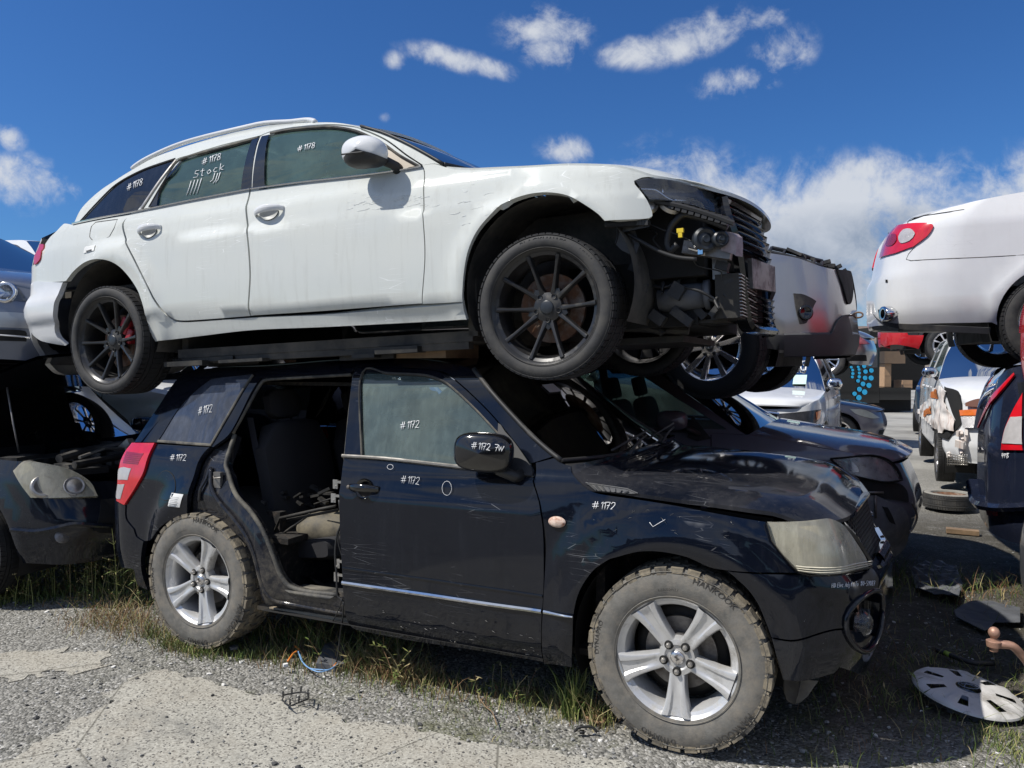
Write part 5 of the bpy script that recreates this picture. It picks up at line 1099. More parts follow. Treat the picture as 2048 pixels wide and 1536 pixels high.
# ------------------------------------------------------------------ the other cars of the yard
def pose(u, v, d, local, yaw, pit=0.0, roll=0.0, world=None):
    w = world if world is not None else at(u, v, d)
    M = carM(0, 0, 0, yaw, pit, roll); q = M @ V(local); return Matrix.Translation(V(w)-q) @ M
def gencar(label, M, name='parked_car', cat='car', fo=.82, ro=.95, wb=2.7, W=.88, zs=.24, hub=.33, Rw=.33, paintm='silver', top=None, A=(-.42, -1.15), C=(-2.75, -3.15), zb=.95, zr=1.42, nose=None, tail=None, wk='plain', body=None, low=None, glassm='g_dark', windm='g_wind', hood=True, group=None, pil=None, cabin=True, doors=(-.55, -1.62, -2.5), hoodp=(6, 2, .5), hz=.05, boot=True, mir='body', lamps=True, frontwheel=True, steer=0.0, mirrorlamp=True):
    root = thing(name, label, cat, M, group); xr = -wb-ro; P_ = M_[paintm]
    S = Surf(M, [(xr-.75, xr, 0), (xr-.35, xr+.03, -W*.5), (xr-.08, xr+.13, -W*.78), (xr+.15, xr+.28, -W*.90), (xr+.5, xr+.55, -W*.965), (-wb*.6, -wb*.6, -W), (-.2, -.2, -W*.985), (fo-.5, fo-.5, -W*.95), (fo-.22, fo-.25, -W*.86), (fo, fo-.12, -W*.70), (fo+.22, fo-.04, -W*.45), (fo+.62, fo, 0)],
        [(zs-.15, .10), (zs, .05), (zs+.13, .01), (.5, 0), (zb-.16, .012), (zb, .05), (zb+.15, .10), (zr-.10, .24), (zr, .34)], nose=(fo-.6, fo+.1, nose or [(zs, -.05), (zs+.25, .02), (.6, 0), (zb-.1, -.12), (zb+.1, -.2)]), tail=(xr+1.3, xr-.1, tail or [(zs, .03), (zs+.25, 0), (.6, 0), (zb, .08), (zb+.2, .15), (zr, .5)]),
        bumps=lambda a, z: sum(.014*np.exp(-((np.sqrt((a-c)**2+(z-hub)**2)-Rw-.09)/.06)**2)*sst(zs-.05, zs+.1, z) for c in (0, -wb)))
    top = top or [(fo+.62, zb-.28), (fo, zb-.26), (fo-.4, zb-.12), (A[0]+.05, zb-.01), (-1.5, zb), (C[1]+.1, zb+.02), (xr+.1, zb+.0), (xr-.75, zb)]
    arc = lambda cx: [('z', cx+(Rw+.065)*cos(t), hub+(Rw+.065)*sin(t)) for t in np.linspace(-.15, pi+.15, 17)]
    arcf = arc(0); arcr = arc(-wb); zc = hub-(Rw+.065)*sin(.15)
    pts = [('z', a, z) for a, z in top]+[('z', xr-.75, zs+.05, 1), ('z', xr-.1, zs+.03), ('z', -wb-Rw-.10, zs+.02, 1)]+[(p[0], p[1], max(p[2], zs)) for p in arcr[::-1]]+[('z', -wb+Rw+.09, zs, 1), ('z', -Rw-.09, zs, 1)]+[(p[0], p[1], max(p[2], zs)) for p in arcf[::-1]]+[('z', Rw+.12, zs-.0, 1), ('z', fo, zs-.02), ('z', fo+.62, zs-.0, 1)]
    pts = [(pts[0]+(1,))]+pts[1:len(top)-1]+[pts[len(top)-1]+(1,)]+pts[len(top):]
    bd = panel(S, 'body', body or pts, P_, root, step=.07, lip=.03, res=.04)
    if low: strip(S, 'lower_cladding', [('z', fo+.62, zs+.06), ('z', fo, zs+.05), ('z', fo-.35, zs+.05)], .16, M_[low], root, off=.012, th=.02); strip(S, 'sill_cladding', [('z', -.5, zs+.05), ('z', -wb+.5, zs+.05)], .12, M_[low], root, off=.012, th=.02)
    topz = lambda a: float(np.interp(a, *zip(*sorted((t[0], t[1]) for t in top))))
    if hood:
        xs = np.linspace(fo-.06, A[0]+.02, 6); e = [S.P(x, topz(x)+.004) for x in xs][::-1]; c = [(p[0]+.08+.10*i/5, 0, p[2]+hz*(1-.55*(i/5)**3)) for i, p in enumerate(e)]; span('bonnet', e, c, P_, root, p=hoodp, n=12)
    if cabin:
        Ab, At, Ct, Cb = A[0], A[1], C[0], C[1]
        zA = topz(Ab); zC = topz(Cb)
        pl = [('z', Ab, zA, 1), ('z', (Ab+At)/2+.02, (zb+zr)/2-.02), ('z', At+.02, zr-.05), ('z', At-.3, zr-.015), ('z', (At+Ct)/2, zr), ('z', Ct+.15, zr-.02), ('z', Ct, zr-.06), ('z', (Ct+Cb)/2-.02, (zb+zr)/2), ('z', Cb, zC, 1), ('z', (Ab+Cb)/2, topz((Ab+Cb)/2))]
        mid = pil or (At+Ct)/2+.12; g = .05
        h1 = [('z', Ab-.14, zb+.035, 1), ('z', (Ab+At)/2-.10, (zb+zr)/2-.03), ('z', At-.06, zr-.10), ('z', At-.35, zr-.065), ('z', mid+.04, zr-.055, 1), ('z', mid+.04, zb+.03, 1)]
        h2 = [('z', mid-.05, zb+.03, 1), ('z', mid-.05, zr-.055, 1), ('z', Ct+.30, zr-.07), ('z', Ct+.12, zr-.11), ('z', (Ct+Cb)/2+.12, (zb+zr)/2), ('z', Cb+.22, zb+.04, 1)]
        fr = panel(S, 'roof_side_frame', pl, P_, root, holes=[h1, h2], step=.08, lip=.02, res=.05)
        for h in (h1, h2): panel(S, 'side_window', h, M_[glassm], fr, off=-.008, gap=-.004, lip=0, step=.1, res=.05)
        we_ = [S.P(a, z) for a, z in ((At+.02, zr-.045), ((Ab+At)/2+.02, (zb+zr)/2-.02), (Ab, zA))]; span('windscreen', we_, [(p[0]+d, 0, p[2]+dz) for p, d, dz in zip(we_, (.08, .14, .17), (.03, .01, 0))], M_[windm], root, p=2.4, th=0, n=10)
        re = [S.P(a, z) for a, z in ((Ct, zr-.06), (Ct+.15, zr-.02), ((At+Ct)/2, zr), (At-.3, zr-.015), (At+.02, zr-.05))]; span('roof', re, [(p[0]+d, 0, p[2]+dz) for p, d, dz in zip(re, (-.05, -.02, 0, .04, .08), (.02, .03, .035, .035, .03))], P_, root, p=(5, 2, .5), n=10)
        ge = [S.P(a, z) for a, z in ((Cb, zC), ((Ct+Cb)/2-.02, (zb+zr)/2), (Ct, zr-.06))]; span('rear_window', ge, [(p[0]-.08, 0, p[2]+.01) for p in ge], M_['g_dark'], root, p=2.6, th=0, n=10)
        cb = MB(); cb.box((-wb/2, 0, zs+.06), (wb-.7, W*1.7, .05)); cb.box((-.35, 0, zb-.18), (.3, W*1.7, .2)); cb.build('cabin_floor', M_['plastic'], root, smooth=False)
        for sy in (-.38, .38): seat(root, (Ab+At)/2-.35, sy, .5, zs+.30, lean=.25)
        seat(root, Ct+.35, 0, 1.2, zs+.30, hr=False)
    if boot:
        xs = np.linspace(C[1], xr+.08, 4); e = [S.P(x, topz(x)) for x in xs]; span('boot_lid', e, [(p[0]-.03-.05*i, 0, p[2]+.03) for i, p in enumerate(e)], P_, root, p=(5, 2, .5), n=10)
    for dx in doors: strip(S, 'door_gap', [('z', dx, zb-.01), ('z', dx+.02, .6), ('z', dx, zs+.04)], .008, M_['void'], bd, off=.001, th=.002)
    for dx in doors[1:]:
        a0 = dx+.16; mb = MB(); g = []
        for i in range(9):
            t = i/8; aa = a0-.08+.16*t; g.append([tuple(S.P(aa, zb-.13)+S.N(aa, .6)*(.032*sin(pi*t)**.6+.008*cos(th))+np.array([0, 0, .014*sin(th)])) for th in np.linspace(0, 2*pi, 9)])
        mb.grid(g); mb.build('door_handle', P_, bd, mirror='both')
    if mir:
        c = S.P(A[0]-.12, zb+.06)+np.array([0, -.12, .02]); mat = {'body': P_, 'chrome': M_['chrome'], 'black': M_['plastic']}[mir]; mirror_body(root, c, .07, .075, .20, mat, None, None, rot=0)
        mb = MB(); mb.tube([c+np.array([0, .05, -.04]), S.P(A[0]-.12, zb-.01)], .025, 8); mb.build('mirror_arm', M_['plastic'], root, mirror='both')
    if frontwheel:
        for x, st_ in ((0, steer), (-wb, 0)):
            wheel(wk, root, (x, -W+.105, hub), steer=st_); wheel(wk, root, (x, W-.105, hub), flip=True, steer=st_)
    mb = MB()
    for cx in (0, -wb):
        for sg in (-1, 1): mb.lathe([(Rw+.07, sg*(W-.07)), (Rw+.07, sg*(W-.38))][::sg], 24, Matrix.Translation((cx, 0, hub)), a0=-.35, a1=pi+.35)
        mb.box((cx, 0, hub+.08), (Rw*2.2, W*1.15, Rw*1.25))
    mb.box((-wb/2, 0, zs+.0), (wb-.9, W*1.75, .05)); mb.box((xr/2-wb/2+.15, 0, zs+.12), (ro*.7, W*1.5, .18)); mb.box((fo*.4, 0, zs+.14), (fo*.7, W*1.4, .2)); mb.build('underbody', M_['void'], root, smooth=False)
    S.top = topz; return root, S, bd
def pp(S, name, pts, mat, par, **k):
    k.setdefault('lip', .012); k.setdefault('step', .04); k.setdefault('off', .006); return panel(S, name, pts, M_[mat] if isinstance(mat, str) else mat, par, **k)
# --- silver crossover on the upper level behind the estate
m3 = lambda *p: T(1350, 620, .34082, p)
cx, SC1, bd = gencar('silver crossover without bonnet, its front wheel and fog lamp showing behind the white estate', pose(1424, 693, 5.13, (0, -.86, .36), -.49, .03), fo=.80, hub=.36, Rw=.355, zs=.30, zb=1.05, zr=1.62, W=.91, paintm='greysilver', wk='grey', low='trim_grey', hood=False, steer=-.16,
    nose=[(.2, -.02), (.45, .04), (.65, .03), (.85, .0), (1.0, -.04)], A=(-.45, -1.25), top=[(1.42, .84), (.80, .86), (.55, .92), (.3, .97), (0, 1.02), (-.45, 1.06), (-1.5, 1.06), (-3.3, 1.1), (-3.6, 1.1), (-4.4, 1.1)], mir=None)
pp(SC1, 'fog_lamp_recess', b3((1340, 880, 1), (1400, 885), (1480, 930), (1465, 960), (1420, 1065), (1380, 1072, 1), (1355, 980)), 'plastic', bd, off=.008)
mb = MB(); c = SC1.pt(*b3((1412, 1000))[0], .015); n = SC1.N(*SC1.px(*b3((1412, 1000))[0])); mb.lathe([(0, .0), (.03, 0), (.042, -.012), (.05, 0), (.05, .03)], 24, Matrix.Translation(c) @ V((0, -1, 0)).rotation_difference(V(n)).to_matrix().to_4x4()); mb.build('fog_lamp', M_['gloss_plastic'], bd)
pp(SC1, 'grille', b3((1600, 735, 1), (1690, 750), (1697, 800), (1700, 880), (1685, 945), (1660, 930)), 'void', bd, off=.012)
0 and strip(SC1, 'grille_trim', b3((1598, 740), (1610, 800), (1640, 880), (1672, 950)), .014, M_['silver'], bd, off=.02, th=.02, mirror=False)
pp(SC1, 'lower_cladding', b3((1170, 1130, 1), (1235, 1130), (1500, 1160), (1560, 1130), (1610, 1040), (1665, 1020), (1690, 1180, 1), (1640, 1225), (1450, 1235), (1230, 1225, 1), (1170, 1215, 1)), 'trim_grey', bd, off=.014)
mb = MB(); c = SC1.pt(*b3((1665, 1018))[0], .0); mb.tube([c, c+np.array([.05, 0, 0])], .007, 6); t0 = np.linspace(0, 2*pi, 17); mb.tube([c+np.array([.075+.028*cos(t), .0, .018*sin(t)]) for t in t0], .006, 6); mb.build('towing_eye', M_['rust'], cx)
mb = MB(); q = [SC1.pt(*p, -.03)+np.array([0, .03, .035]) for p in b3((1190, 650), (1280, 670), (1400, 700), (1480, 725), (1530, 735))]
mb.tube(q, .018, 6); mb.tube([p+np.array([0, .10, .045]) for p in q], .014, 6)
for p in q: mb.tube([p, p+np.array([.0, .10, .045])], .012, 6)
for k in range(24): p = np.array(random.choice(q)); mb.box(p+np.array([random.uniform(-.1, .1), random.uniform(.02, .5), random.uniform(-.02, .05)]), (random.uniform(.02, .12), random.uniform(.02, .1), random.uniform(.01, .03)), Matrix.Rotation(random.uniform(-.5, .5), 3, 'Y'))
mb.build('radiator_support', M_['plastic'], cx, smooth=False)
# --- dark grey car under it
gh, SG, bd = gencar('dark grey people carrier with broken front bumper standing behind the black SUV', pose(1735, 940, 5.35, (.52, -.76, .78), -.47), fo=.86, hub=.33, Rw=.33, zs=.24, zb=1.0, zr=1.56, W=.89, paintm='darkgrey', wk='plain', windm='g_blue', glassm='g_side', A=(-.30, -1.15), C=(-3.0, -3.4),
    top=[(1.5, .80), (.86, .82), (.60, .88), (.2, .93), (-.30, 1.0), (-1.5, 1.0), (-3.3, 1.04), (-4.4, 1.04)], hz=.06, lamps=False, mir=None)
hl3 = c4((1130, 190, 1), (1500, 160), (1640, 190), (1740, 260), (1800, 350), (1825, 420, 1), (1650, 430), (1350, 360), (1280, 320))
strip(SG, 'lamp_rim', hl3+[hl3[0]], .014, M_['void'], bd, off=.03, th=.03)
o = pp(SG, 'headlamp', hl3, 'lamp_grey', bd, off=.02, lip=.03); pp(SG, 'lamp_reflector', hl3, plain('smoky_lamp_inner', (.85, .85, .83), .3, .25, .5, 18), o, off=.008, lip=0, gap=.006)
pp(SG, 'lamp_reflector', c4((1160, 205, 1), (1320, 200), (1400, 270), (1420, 330), (1290, 310)), 'chrome', o, off=.012, lip=0)
pp(SG, 'bumper_bar', c4((1440, 560, 1), (1580, 560, 1), (1760, 650), (1850, 700), (1900, 900), (1870, 1050), (1760, 1180), (1680, 1160), (1600, 1000), (1500, 830), (1440, 700)), 'scuffed', bd, off=.03, mirror=False)
pp(SG, 'bumper_hole', c4((1630, 670, 1), (1690, 680, 1), (1760, 850, 1), (1700, 820)), 'void', bd, off=.036, lip=0, mirror=False)
pp(SG, 'radiator_gap', c4((1290, 350, 1), (1500, 400), (1830, 450), (1900, 520), (1920, 640, 1), (1560, 570), (1450, 470)), 'void', bd, off=.012, lip=0)
mb = MB(); A_ = SG.pt(*c4((1640, 640))[0], .05); mb.tube([SG.pt(*p, .05) for p in c4((1560, 560), (1565, 780))], .008, 6); mb.tube([SG.pt(*p, .045) for p in c4((1470, 530), (1640, 535))], .008, 6); mb.tube(smoothpts([SG.pt(*p, .06) for p in c4((1880, 640), (1930, 760), (1880, 880), (1860, 900))]), .007, 6); mb.build('loose_strut', M_['steel'], gh)
mb = MB(); mc_ = SG.pt(1352, 848, .12); mirror_body(gh, mc_, .115, .075, .14, M_['darkgrey'], None, None, rot=.2); mb.tube([mc_+np.array([.06, .02, -.04]), SG.pt(1400, 870, .0)], .025, 8); mb.build('mirror_arm', M_['plastic'], gh)
pp(SG, 'mirror_sail', [(1385, 830, 1), (1424, 878, 1), (1395, 884, 1), (1375, 876, 1)], 'plastic', bd, off=.02, mirror=False)
# --- left: black SUV with raised bonnet, grey saloon above it
bs, SB, bd = gencar('black SUV with its bonnet raised and weeds growing in front of it', pose(112, 960, 5.0, (.50, -.66, .80), -.40), fo=.86, hub=.34, Rw=.34, zs=.28, zb=.94, zr=1.60, W=.92, paintm='black_old', hood=False, A=(-.45, -1.2), top=[(1.5, .74), (.9, .80), (.66, .92), (.3, .94), (-.45, .96), (-1.5, .94), (-3.3, .96), (-4.4, .96)], windm='g_clear', glassm='g_clear')
c5b = lambda *p: T(0, 650, .35817, p)
hl4 = c5b((92, 818, 1), (150, 762), (250, 775), (350, 800), (430, 835), (500, 885), (542, 965, 1), (185, 965, 1), (130, 890))
o = pp(SB, 'headlamp', hl4, 'lamp_fog', bd, off=.03, lip=.04, mirror=True); pp(SB, 'lamp_reflector', hl4, plain('grey_lamp_inner', (.32, .32, .28), .3, .5, .45, 16), o, off=.004, lip=0, gap=.008)
mb = MB(); c = SB.pt(*c5b((410, 905))[0], .03); n = SB.N(*SB.px(*c5b((410, 905))[0])); Rm = V((0, -1, 0)).rotation_difference(V(n)).to_matrix().to_4x4(); mb.lathe([(0, -.01), (.04, -.008), (.055, .0), (.06, -.008), (.066, .02)], 24, Matrix.Translation(c) @ Rm); c = SB.pt(*c5b((250, 900))[0], .02); mb.lathe([(0, .01), (.05, .0), (.07, -.008), (.075, .02)], 24, Matrix.Translation(c) @ Rm); mb.build('lamp_projector', M_['dullchrome'], o)
pp(SB, 'grille', c5b((560, 975, 1), (700, 960, 1), (760, 1180, 1), (520, 1150, 1)), 'void', bd, off=.01); mb = MB(); c = SB.pt(*c5b((350, 1180))[0], .0); mb.lathe([(0, -.01), (.035, -.006), (.045, 0)], 20, Matrix.Translation(c) @ Rm); mb.build('fog_lamp', M_['steel'], bd)
strip(SB, 'bumper_crease', c5b((70, 1140), (200, 1150), (320, 1130), (420, 1110), (620, 1120)), .03, M_['black_old'], bd, off=.02, th=.02)
# raised bonnet and the engine under it
Z0 = SB.P(-.42, 1.05); mb = MB(); W2 = .72; g = []
for i in range(9):
    t = i/8; x = -.45+1.02*t*cos(.30); z = 1.36+1.02*t*sin(.30)-.05*t*t; g.append([(x-.10*(abs(j)/6)**2*t, W2*j/6, z+.05*(1-(j/6)**2)) for j in range(-6, 7)])
mb.grid(g, flip=True); mb.grid([[(p[0]+.0, p[1], p[2]-.02) for p in r] for r in g]); mb.build('raised_bonnet', M_['black_old'], bs)
mb = MB(); A_ = SB.plane(125, 905, -.62); mb.tube([SB.plane(38, 905, -.62), SB.plane(27, 850, -.62), SB.plane(14, 775, -.6)], .006, 6); mb.build('bonnet_prop', M_['steel'], bs)
mb = MB()
for k in range(34): mb.box((random.uniform(-.2, .55), random.uniform(-.6, .6), random.uniform(.80, .92)), (random.uniform(.05, .3), random.uniform(.04, .3), random.uniform(.03, .10)), Matrix.Rotation(random.uniform(-.4, .4), 3, 'Z'))
mb.tube(smoothpts([(.45, -.6, .93), (.4, -.3, .96), (.2, .1, .95), (.1, .5, .93)]), .03, 8); mb.tube([(.62, -.62, .90), (.60, 0, .93), (.62, .6, .90)], .025, 8); mb.build('engine', M_['plastic'], bs, smooth=False)
mb = MB(); p = SB.plane(238, 905, -.1); mb.box(p, (.30, .05, .05), Matrix.Rotation(-.62, 3, 'Y')); mb.tube([(.58, -.55, .94), (.5, -.3, .97), (.55, -.1, .95)], .012, 6); mb.tube([(.60, -.2, .96), (.45, .1, .99)], .015, 6); mb.build('engine_strut', M_['dullchrome'], bs, smooth=False)
ss, S2, bd = gencar('blue grey saloon on the upper level behind the tail of the white estate', pose(20, 592, 5.35, (.48, -.68, .66), -.36, .02), fo=.86, zs=.22, zb=.93, zr=1.42, W=.89, paintm='bluegrey', windm='g_blue', A=(-.55, -1.3), top=[(1.5, .66), (.86, .69), (.5, .76), (.0, .85), (-.55, .94), (-1.5, .94), (-3.3, .98), (-4.4, .98)])
hl5 = bL((-160, 640, 1), (0, 615), (120, 640), (230, 700), (345, 860, 1), (200, 840), (0, 822), (-160, 815, 1))
o = pp(S2, 'headlamp', hl5, 'lamp_clear', bd, off=.02, lip=.03); pp(S2, 'lamp_reflector', hl5, plain('lamp_inner_grey', (.13, .13, .12), .3, .5, .5, 14), o, off=.004, lip=0, gap=.006)
mb = MB(); c = S2.pt(*bL((70, 740))[0], .015); n = S2.N(*S2.px(*bL((70, 740))[0])); mb.lathe([(0, .01), (.05, .0), (.07, -.008), (.075, .02)], 24, Matrix.Translation(c) @ V((0, -1, 0)).rotation_difference(V(n)).to_matrix().to_4x4()); mb.build('lamp_projector', M_['chrome'], o)
pp(S2, 'bumper_intake', bL((-150, 1170, 1), (300, 1190), (315, 1320, 1), (-150, 1310, 1)), 'void', bd, off=.006); strip(S2, 'intake_bar', bL((-150, 1230), (370, 1265)), .012, M_['silver'], bd, off=.02, th=.01, mirror=False)
pp(S2, 'fog_lamp_recess', bL((525, 1300, 1), (800, 1360, 1), (830, 1430, 1), (580, 1410), (530, 1370)), 'void', bd, off=.006)
pp(S2, 'scraped_bumper_patch', bL((-150, 960, 1), (330, 985), (395, 1060), (400, 1170, 1), (-150, 1150, 1)), 'silver', bd, off=.003, lip=.001)
gencar('white car whose dark side window shows above the saloon bonnet at the left edge', pose(66, 505, 8.2, (-.9, -.70, 1.25), -.36), paintm='white_clean', zb=.95, zr=1.45, mir=None, boot=True)
gencar('blue grey hatchback with a silver roof pillar seen past the tail of the black SUV', pose(305, 802, 7.6, (-.62, .95, 1.06), 2.62), paintm='bluegrey', zb=.98, zr=1.5, glassm='g_clear', mir='black', frontwheel=False)
gencar('white saloon seen through the windscreen under the raised bonnet', pose(60, 845, 7.8, (-1.5, -.88, .66), -.36), paintm='white_clean', zb=1.05, zr=1.55, glassm='g_side')
gencar('pale silver car seen through the front windows of the dark grey people carrier', pose(1320, 800, 8.6, (.25, -.88, .80), -.47), paintm='silver', zb=1.0, zr=1.5, glassm='g_side')
# --- white pickup with EX on the glass
eu, SE, bd = gencar('white utility vehicle with EX written on its windscreen and chrome mirrors', pose(1612, 828, 9.0, (.62, .70, .93), -2.03), cat='pickup', fo=.88, ro=1.1, wb=3.0, zs=.38, hub=.38, Rw=.37, zb=1.18, zr=1.76, W=.89, paintm='white_clean', A=(-.45, -1.05), C=(-3.2, -3.5), top=[(1.6, .98), (.88, 1.0), (.6, 1.07), (0, 1.13), (-.45, 1.17), (-1.5, 1.18), (-3.4, 1.18), (-4.8, 1.18)], mir='chrome', windm='g_wind', boot=False)
hl6 = [('z', .42, .98, 1), ('z', .70, .97), ('z', 1.1, .93, 1), ('z', 1.05, .80), ('z', .7, .80), ('z', .5, .86)]
o = pp(SE, 'headlamp', hl6, plain('smoked_headlamp', (.05, .05, .055), .15, .2, .5, 10), bd, off=.02, lip=.02); pp(SE, 'indicator_lens', [('z', .44, .97, 1), ('z', .60, .95, 1), ('z', .58, .85, 1), ('z', .48, .88)], 'lamp_amber', o, off=.026, lip=0)
pp(SE, 'grille', [('z', 1.1, .96, 1), ('z', 1.5, .97, 1), ('z', 1.5, .72, 1), ('z', 1.1, .74, 1)], 'void', bd); strip(SE, 'grille_bar', [('z', 1.08, .93), ('z', 1.3, .95), ('z', 1.5, .95)], .03, M_['chrome'], bd, off=.02, th=.01)
ME = SE.M; exm = MB()
def wsp(y, z): t = (z-1.17)/(1.70-1.17); return np.array([-.45+.17-.62*t-.10*(y/.7)**2, y, z+.02])
for st in text_strokes('EX'): exm.tube([wsp(.58-.0-.085*a-.0, 1.42+.12*b)+np.array([.02, 0, 0]) for a, b in st], .012, 4)
exm.build('marker_letters', MK, eu)
mb = MB(); mb.add([tuple(wsp(y, z)+np.array([.015, 0, 0])) for y, z in ((.60, 1.24), (.44, 1.24), (.44, 1.36), (.60, 1.36))], [(3, 2, 1, 0)]); mb.build('inspection_label', plain('pale_green_label', (.55, .75, .66), .5, 0, .1, 30), eu, smooth=False)
# --- crashed white pickup
cu, SU, bd = gencar('crashed white utility vehicle with torn rusty front wing and blue plastic on its dashboard', pose(1938, 830, 9.2, (.70, -.62, .98), -2.0), name='crashed_pickup', cat='pickup', fo=.88, ro=1.3, wb=3.1, zs=.42, hub=.40, Rw=.38, zb=1.40, zr=2.02, W=.91, paintm='white_clean', A=(-.45, -1.0), C=(-2.9, -3.2), top=[(1.6, 1.08), (.88, 1.10), (.5, 1.24), (0, 1.34), (-.45, 1.39), (-1.5, 1.40), (-3.4, 1.40), (-4.9, 1.40)], mir='chrome', windm='g_blue', boot=False, glassm='g_side')
def crumple(a, z):
    q = np.array([mnoise.noise(V((float(x)*5, float(y)*5, 3.1)))+.35*mnoise.noise(V((float(x)*13, float(y)*13, 1.1))) for x, y in zip(np.atleast_1d(a), np.atleast_1d(z))]); return .035+.045*q
rw = paint('torn_white_paint', (.75, .75, .72), 0, .35, dust=(.34, .12, .04), damt=.45, scr=.5, streak=.45)
m8 = lambda *p: T(1800, 640, .20840, p)
pp(SU, 'torn_wing', m8((205, 880, 1), (300, 760), (350, 660, 1), (430, 640), (470, 690, 1), (440, 760), (500, 900, 1), (540, 960), (540, 1070, 1), (460, 1050, 1), (420, 1090), (330, 1010, 1), (270, 960)), rw, bd, fn=crumple, step=.06, mirror=False, lip=.01)
pp(SU, 'torn_hole', m8((440, 640, 1), (560, 680), (600, 800, 1), (590, 1000), (470, 1150, 1), (300, 1010, 1), (420, 1060, 1), (520, 1060, 1), (540, 960, 1), (470, 760, 1)), 'void', bd, off=.02, mirror=False)
pp(SU, 'rust_patch', m8((350, 690, 1), (400, 665, 1), (390, 760, 1), (330, 740, 1)), plain('orange_rust', (.42, .13, .03), .9, 0, .4, 30), bd, fn=lambda a, z: crumple(a, z)+.012, mirror=False, lip=0, step=.03)
pp(SU, 'rust_patch', m8((280, 870, 1), (350, 820, 1), (330, 890, 1), (275, 935, 1)), plain('orange_rust', (.42, .13, .03), .9, 0, .4, 30), bd, fn=lambda a, z: crumple(a, z)+.012, mirror=False, lip=0, step=.03)
pp(SU, 'headlamp', m8((590, 870, 1), (820, 860, 1), (800, 920), (600, 925, 1)), 'lamp_amber', bd, off=.06, mirror=False, step=.03); pp(SU, 'headlamp', m8((600, 930, 1), (790, 925, 1), (760, 1040, 1), (620, 1040, 1)), 'lamp_white', bd, off=.05, mirror=False, step=.03)
pp(SU, 'rusty_bonnet_edge', m8((640, 800, 1), (760, 760), (900, 765, 1), (850, 850, 1), (640, 835, 1)), plain('brown_primer', (.14, .05, .03), .7), bd, off=.05, mirror=False, step=.05)
mb = MB()
for k in range(8): c = SU.pt(*m8((random.uniform(450, 660), random.uniform(1060, 1330)))[0], random.uniform(0, .06)); mb.box(c, (random.uniform(.02, .12), .03, random.uniform(.02, .10)), Matrix.Rotation(random.uniform(-1, 1), 3, 'Y') @ Matrix.Rotation(random.uniform(-1, 1), 3, 'Z'))
mb.build('broken_bumper', rw, cu, smooth=False); mb = MB()
for k in range(5): mb.tube([SU.pt(*m8((500, 1270+24*k))[0], .06), SU.pt(*m8((670, 1300+20*k))[0], .06)], .008, 5)
for k in range(9): mb.tube([SU.pt(*m8((505+20*k, 1270))[0], .065), SU.pt(*m8((505+20*k, 1380))[0], .065)], .005, 4)
mb.build('wire_grille', M_['dullchrome'], cu)
mb = MB(); mb.box((-.62, -.05, 1.48), (.25, .75, .16)); o = mb.build('blue_plastic_tray', M_['blue'], None); o.parent = cu
# --- distant stack: grey car with silver car above
fg_, SF, bd = gencar('far grey hatchback at the end of the row with a clouded headlamp', pose(1735, 828, 15.0, (.50, -.70, .70), -.47), paintm='darkgrey', zb=.95, zr=1.45, glassm='g_dark', top=[(1.5, .72), (.82, .74), (.5, .80), (0, .88), (-.42, .95), (-1.5, .95), (-3.1, .97), (-4.4, .97)], mir=None)
pp(SF, 'headlamp', [('z', .18, .80, 1), ('z', .5, .78), ('z', .85, .62, 1), ('z', .6, .62), ('z', .3, .70)], plain('clouded_lens', (.45, .45, .40), .25), bd, off=.02); pp(SF, 'bumper_intake', [('z', .85, .38, 1), ('z', 1.2, .38, 1), ('z', 1.2, .26, 1), ('z', .85, .26, 1)], 'void', bd)
fs_, SF2, bd = gencar('far silver hatchback on the upper level above the grey hatchback', pose(1712, 676, 14.6, (.50, -.70, .74), -.47), paintm='greysilver', zb=.98, zr=1.45, glassm='g_dark', mir=None)
pp(SF2, 'headlamp', [('z', .15, .86, 1), ('z', .5, .82), ('z', .9, .62, 1), ('z', .6, .62), ('z', .3, .70)], plain('reddish_lens', (.45, .12, .13), .2, .2, .4, 20), bd, off=.02); pp(SF2, 'bumper_intake', [('z', .3, .42, 1), ('z', .75, .42, 1), ('z', .85, .30, 1), ('z', .35, .30, 1)], 'void', bd)
# --- red car, rear wing crushed
rc_, SR, bd = gencar('red hatchback with a crushed bumper seen below the white saloon', pose(1893, 690, 12.6, (-2.6, -.80, .33), -.28), paintm='red', wb=2.6, ro=.86, zb=.95, zr=1.45, glassm='g_dark', mir=None, top=[(1.5, .7), (.82, .7), (0, .8), (-.42, .95), (-3.0, .62), (-3.3, .60), (-4.3, .60)], cabin=False, boot=False, hood=False, doors=(), body=T(1640, 640, .16925, [(668, 200), (665, 150), (705, 90), (760, 88), (830, 120), (900, 140), (1030, 142, 1), (1042, 178, 1), (1228, 178, 1), (1215, 235), (1165, 345, 1), (1080, 322), (900, 292), (765, 318, 1), (720, 280), (700, 240)]))
